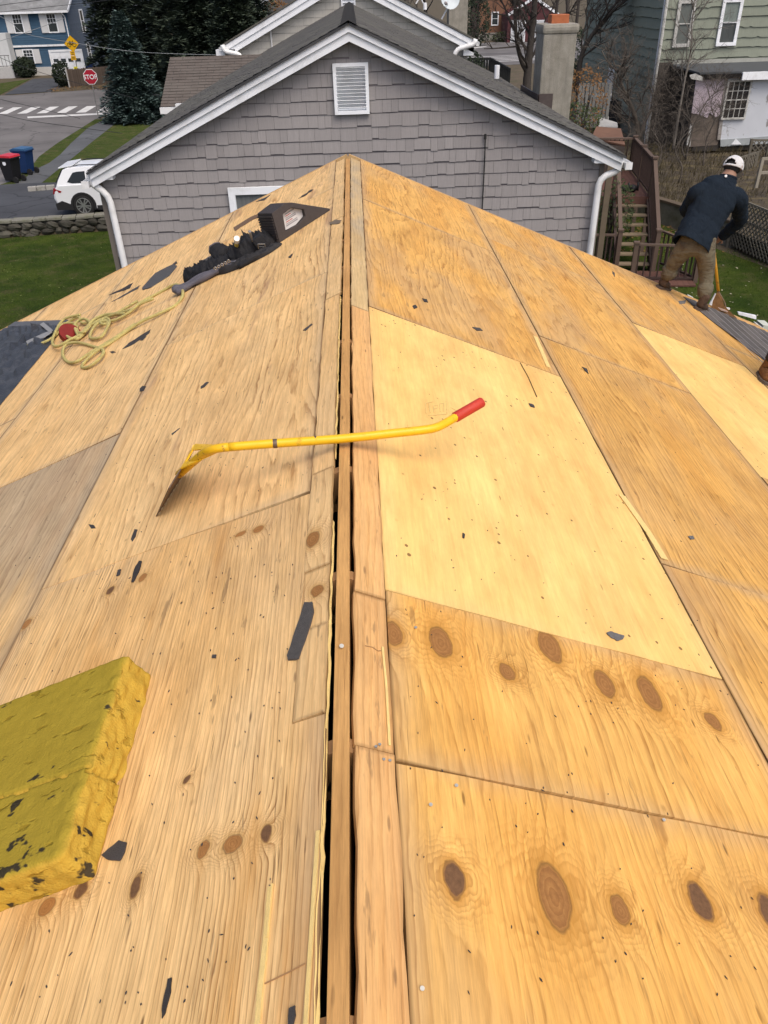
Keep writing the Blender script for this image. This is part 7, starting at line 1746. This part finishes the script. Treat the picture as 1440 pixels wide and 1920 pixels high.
    mb = MB(); q = 14; mb.tube([nk - (nk - nb_) * .45 + ((fd * math.cos(2 * math.pi * i / q) * .082 + hs * math.sin(2 * math.pi * i / q) * .080)) * s for i in range(q + 1)], .018, 6, False); mb.build('collar', jacket or M_jacket, root, smooth=True)
    for ft, an, kn_ in (('footL', aL, J['knL']), ('footR', aR, J['knR'])):
        cuff = [(an + upR * -.01, .080 * s), (an.lerp(kn_, .35), .086 * s), (an.lerp(kn_, .8), .096 * s)]; put_mesh(skin_mesh(cuff, [(0, 1), (1, 2)], 0, 2, 'trouser_leg'), 'trouser_leg', pants or M_pants, root, None, .016, 15)
        boot(J[ft], toes, upR, boots_mat, root, 1.0)
    if cap:
        mb = MB(); vs = []; fs = []; nu, nv = 48, 22; c = hd + hu * .006; ax = (hu - fd * .12).normalized(); fx = (fd - ax * fd.dot(ax)).normalized(); sx = fx.cross(ax)
        for i in range(nv + 1):
            th = (math.pi * .54) * i / nv
            for j in range(nu):
                ph = 2 * math.pi * j / nu; vs.append(c + (ax * math.cos(th) * .118 + fx * math.sin(th) * math.cos(ph) * .116 + sx * math.sin(th) * math.sin(ph) * .102) * s)
        for i in range(nv):
            for j in range(nu):
                ph = 2 * math.pi * (j + .5) / nu
                tt = (i + .5) / nv; hh = (.90 - tt) / .30
                if 0 < hh < 1 and abs(ph - math.pi) < .62 * math.sqrt(1 - hh * hh): continue       # the arched opening at the back
                fs.append((i * nu + j, i * nu + (j + 1) % nu, (i + 1) * nu + (j + 1) % nu, (i + 1) * nu + j))
        mb.add(vs, fs); co = mb.build('cap', M_capw, root, smooth=True); sm = co.modifiers.new('thick', 'SOLIDIFY'); sm.thickness = .004
        mb = MB(); P = []
        for r_, dz in ((.112, 0), (.185, -.028)):
            for j in range(9): a = -.85 + 1.7 * j / 8; P.append(c - ax * .012 + (fx * math.cos(a) * (r_ if r_ < .15 else .185 - .02 * abs(a)) + sx * math.sin(a) * min(r_, .115) + ax * dz * math.cos(a)) * s)
        for j in range(8): mb.add([P[j], P[j + 1], P[j + 10], P[j + 9], *(p - ax * .006 for p in (P[j], P[j + 1], P[j + 10], P[j + 9]))], [(0, 1, 2, 3), (7, 6, 5, 4), (3, 2, 6, 7)])
        mb.build('cap_brim', M_capw, co)
        mb = MB(); mb.ball(hd + hu * .008 - fd * .006, (.088 * s, .088 * s, .082 * s), 18, 12); mb.build('hair', M_hair, root, smooth=True)
        mb = MB(); t0 = c + sx * -.085 - ax * .03 + fx * .06; mb.tube([t0, t0 - Vector((0, 0, .05)), t0 - Vector((0, 0, .09)) + fx * .012], [.006, .007, .012], 6); mb.build('cap_strap', M_capw, co, smooth=True)
    return root
fL, fR = onroof(1238, 541), onroof(1309, 581)
j = lambda x, y, Y: atY(x, y, Y)
YL, YR = fL.y, fR.y
J1 = dict(pelvis=j(1303, 446, 8.40), waist=j(1318, 418, 8.50), chest=j(1336, 380, 8.60), neckbase=j(1361, 342, 8.70), neck=j(1368, 327, 8.73), head=j(1374, 315, 8.76), crown=j(1377, 305, 8.78),
          shL=j(1308, 363, 8.62), elL=j(1288, 395, 8.85), wrL=j(1330, 432, 9.05), shR=j(1384, 374, 8.62), elR=j(1388, 412, 8.82), wrR=j(1352, 446, 9.02),
          hipL=j(1286, 462, 8.42), knL=j(1264, 492, 8.50), hipR=j(1323, 466, 8.34), knR=j(1325, 514, 8.36), footL=fL, footR=fR)
w1_ = person(J1, 'roofer in navy fleece, brown trousers and white cap bending over the right eave', Vector((.75, .65, 0)), M_boot, face=Vector((.75, .62, -.35)))
lg = j(1361, 330, 8.60); mb = MB(); mb.disc(lg, .013, (-.1, -1, .35), 10, .01); mb.build('jacket_tag', M_signw, w1_)
# his roofing shovel
Y2 = 8.72; wsn = empty('roof_shovel', j(1358, 588, Y2), 'yellow roofing shovel held by the roofer at the right eave', 'roofing tool')
h0, h1 = j(1334, 428, 8.98), j(1347, 546, 8.76); mb = MB(); mb.tube([h0, h0.lerp(h1, .5), h1], .017, 10); mb.build('handle', yellow_paint('ochre_handle', (.55, .27, .02), .7), wsn, smooth=True)
b0, b1, b2 = h1, j(1334, 577, 8.70), j(1383, 598, 8.52); mb = MB(); nrm = (b1 - b0).cross(b2 - b0).normalized() * .004
mb.prism([b0 + (b1 - b0) * .05 - Vector((.012, 0, 0)), b0.lerp(b1, .6) + (b1 - b2) * .05, b1, b2, b0.lerp(b2, .62) + (b2 - b1) * -.22, b0 + Vector((.014, 0, 0))], nrm); mb.build('blade', simple('rusty_blade', (.17, .085, .03), .6, .5, 25, .3, 80, metal=.4), wsn)
mb = MB(); mb.tube(smooth_path([h1, b0.lerp(b2, .35) + Vector((.0, 0, -.02)), b0.lerp(b2, .7) + Vector((-.04, 0, -.04)), b2.lerp(b1, .1)], 4), .007, 6); mb.build('brace', M_steel, wsn, smooth=True)
# second roofer, only a boot in view at the right edge
f2 = onroof(1426, 707); f2b = roofW(roof_s(1426, 707)[0] + .10, f2.y - .50, 0)
ex = Vector((1, 0, 0)); base = f2.copy()
def rel(a, b, c): return Vector((base.x + a, base.y + b, base.z + c))
J2 = dict(pelvis=rel(.34, -.22, .66), waist=rel(.42, -.20, .84), chest=rel(.52, -.16, 1.06), neckbase=rel(.62, -.12, 1.26), neck=rel(.67, -.10, 1.33), head=rel(.74, -.08, 1.41), crown=rel(.77, -.07, 1.50),
          shL=rel(.58, .06, 1.18), elL=rel(.70, .16, .92), wrL=rel(.90, .10, .74), shR=rel(.60, -.34, 1.18), elR=rel(.74, -.40, .92), wrR=rel(.92, -.28, .74),
          hipL=rel(.32, -.12, .60), knL=rel(.26, .06, .36), hipR=rel(.36, -.34, .60), knR=rel(.44, -.48, .30), footL=f2, footR=f2b)
person(J2, 'second roofer cut off at the right edge, rust brown boot and dark trouser leg showing', Vector((-.35, -.94, 0)), M_bootb, cap=True, face=Vector((.8, .2, -.5)), pants=cloth('dark_trousers', (.04, .034, .032)))
# white debris at the eave
def plank(pts, Y, th, label, name='trim_scrap', mat=None):
    mb = MB(); mb.prism([atY(x, y, Y) for x, y in pts], (0, th, 0)); return tag(mb.build(name, mat or M_white), label, 'debris')
plank([(1330, 571), (1335, 573), (1343, 552), (1342, 550)], 8.95, .02, 'narrow white trim scrap leaning behind the shovel blade')
plank([(1384, 585), (1418, 592), (1418, 599), (1385, 590)], 9.0, .03, 'white board piece jutting out over the lawn beyond the shovel')
plank([(1415, 605), (1416, 604), (1446, 626), (1445, 629)], 8.9, .03, 'thin white strip at the right edge above the old shingles')
plank([(1431, 610), (1446, 611), (1446, 622), (1431, 618)], 9.6, .2, 'pale block beyond the thin white strip at the right edge', 'pale_block', simple('pale_block', (.5, .53, .46), .8))
plank([(1290, 553), (1300, 558), (1302, 563), (1292, 558)], 8.86, .03, 'small pale crumpled scrap behind the roofer\'s right boot', 'paper_scrap')
plank([(1347, 577), (1362, 582), (1372, 588), (1352, 582)], 8.6, .02, 'thin pinkish strip of debris under the shovel blade', 'debris_strip', simple('pinkish_debris', (.45, .32, .25), .8))
plank([(1359, 577), (1369, 578), (1368, 581), (1361, 580)], 8.75, .02, 'small pale chip just above the shovel blade', 'paper_scrap')
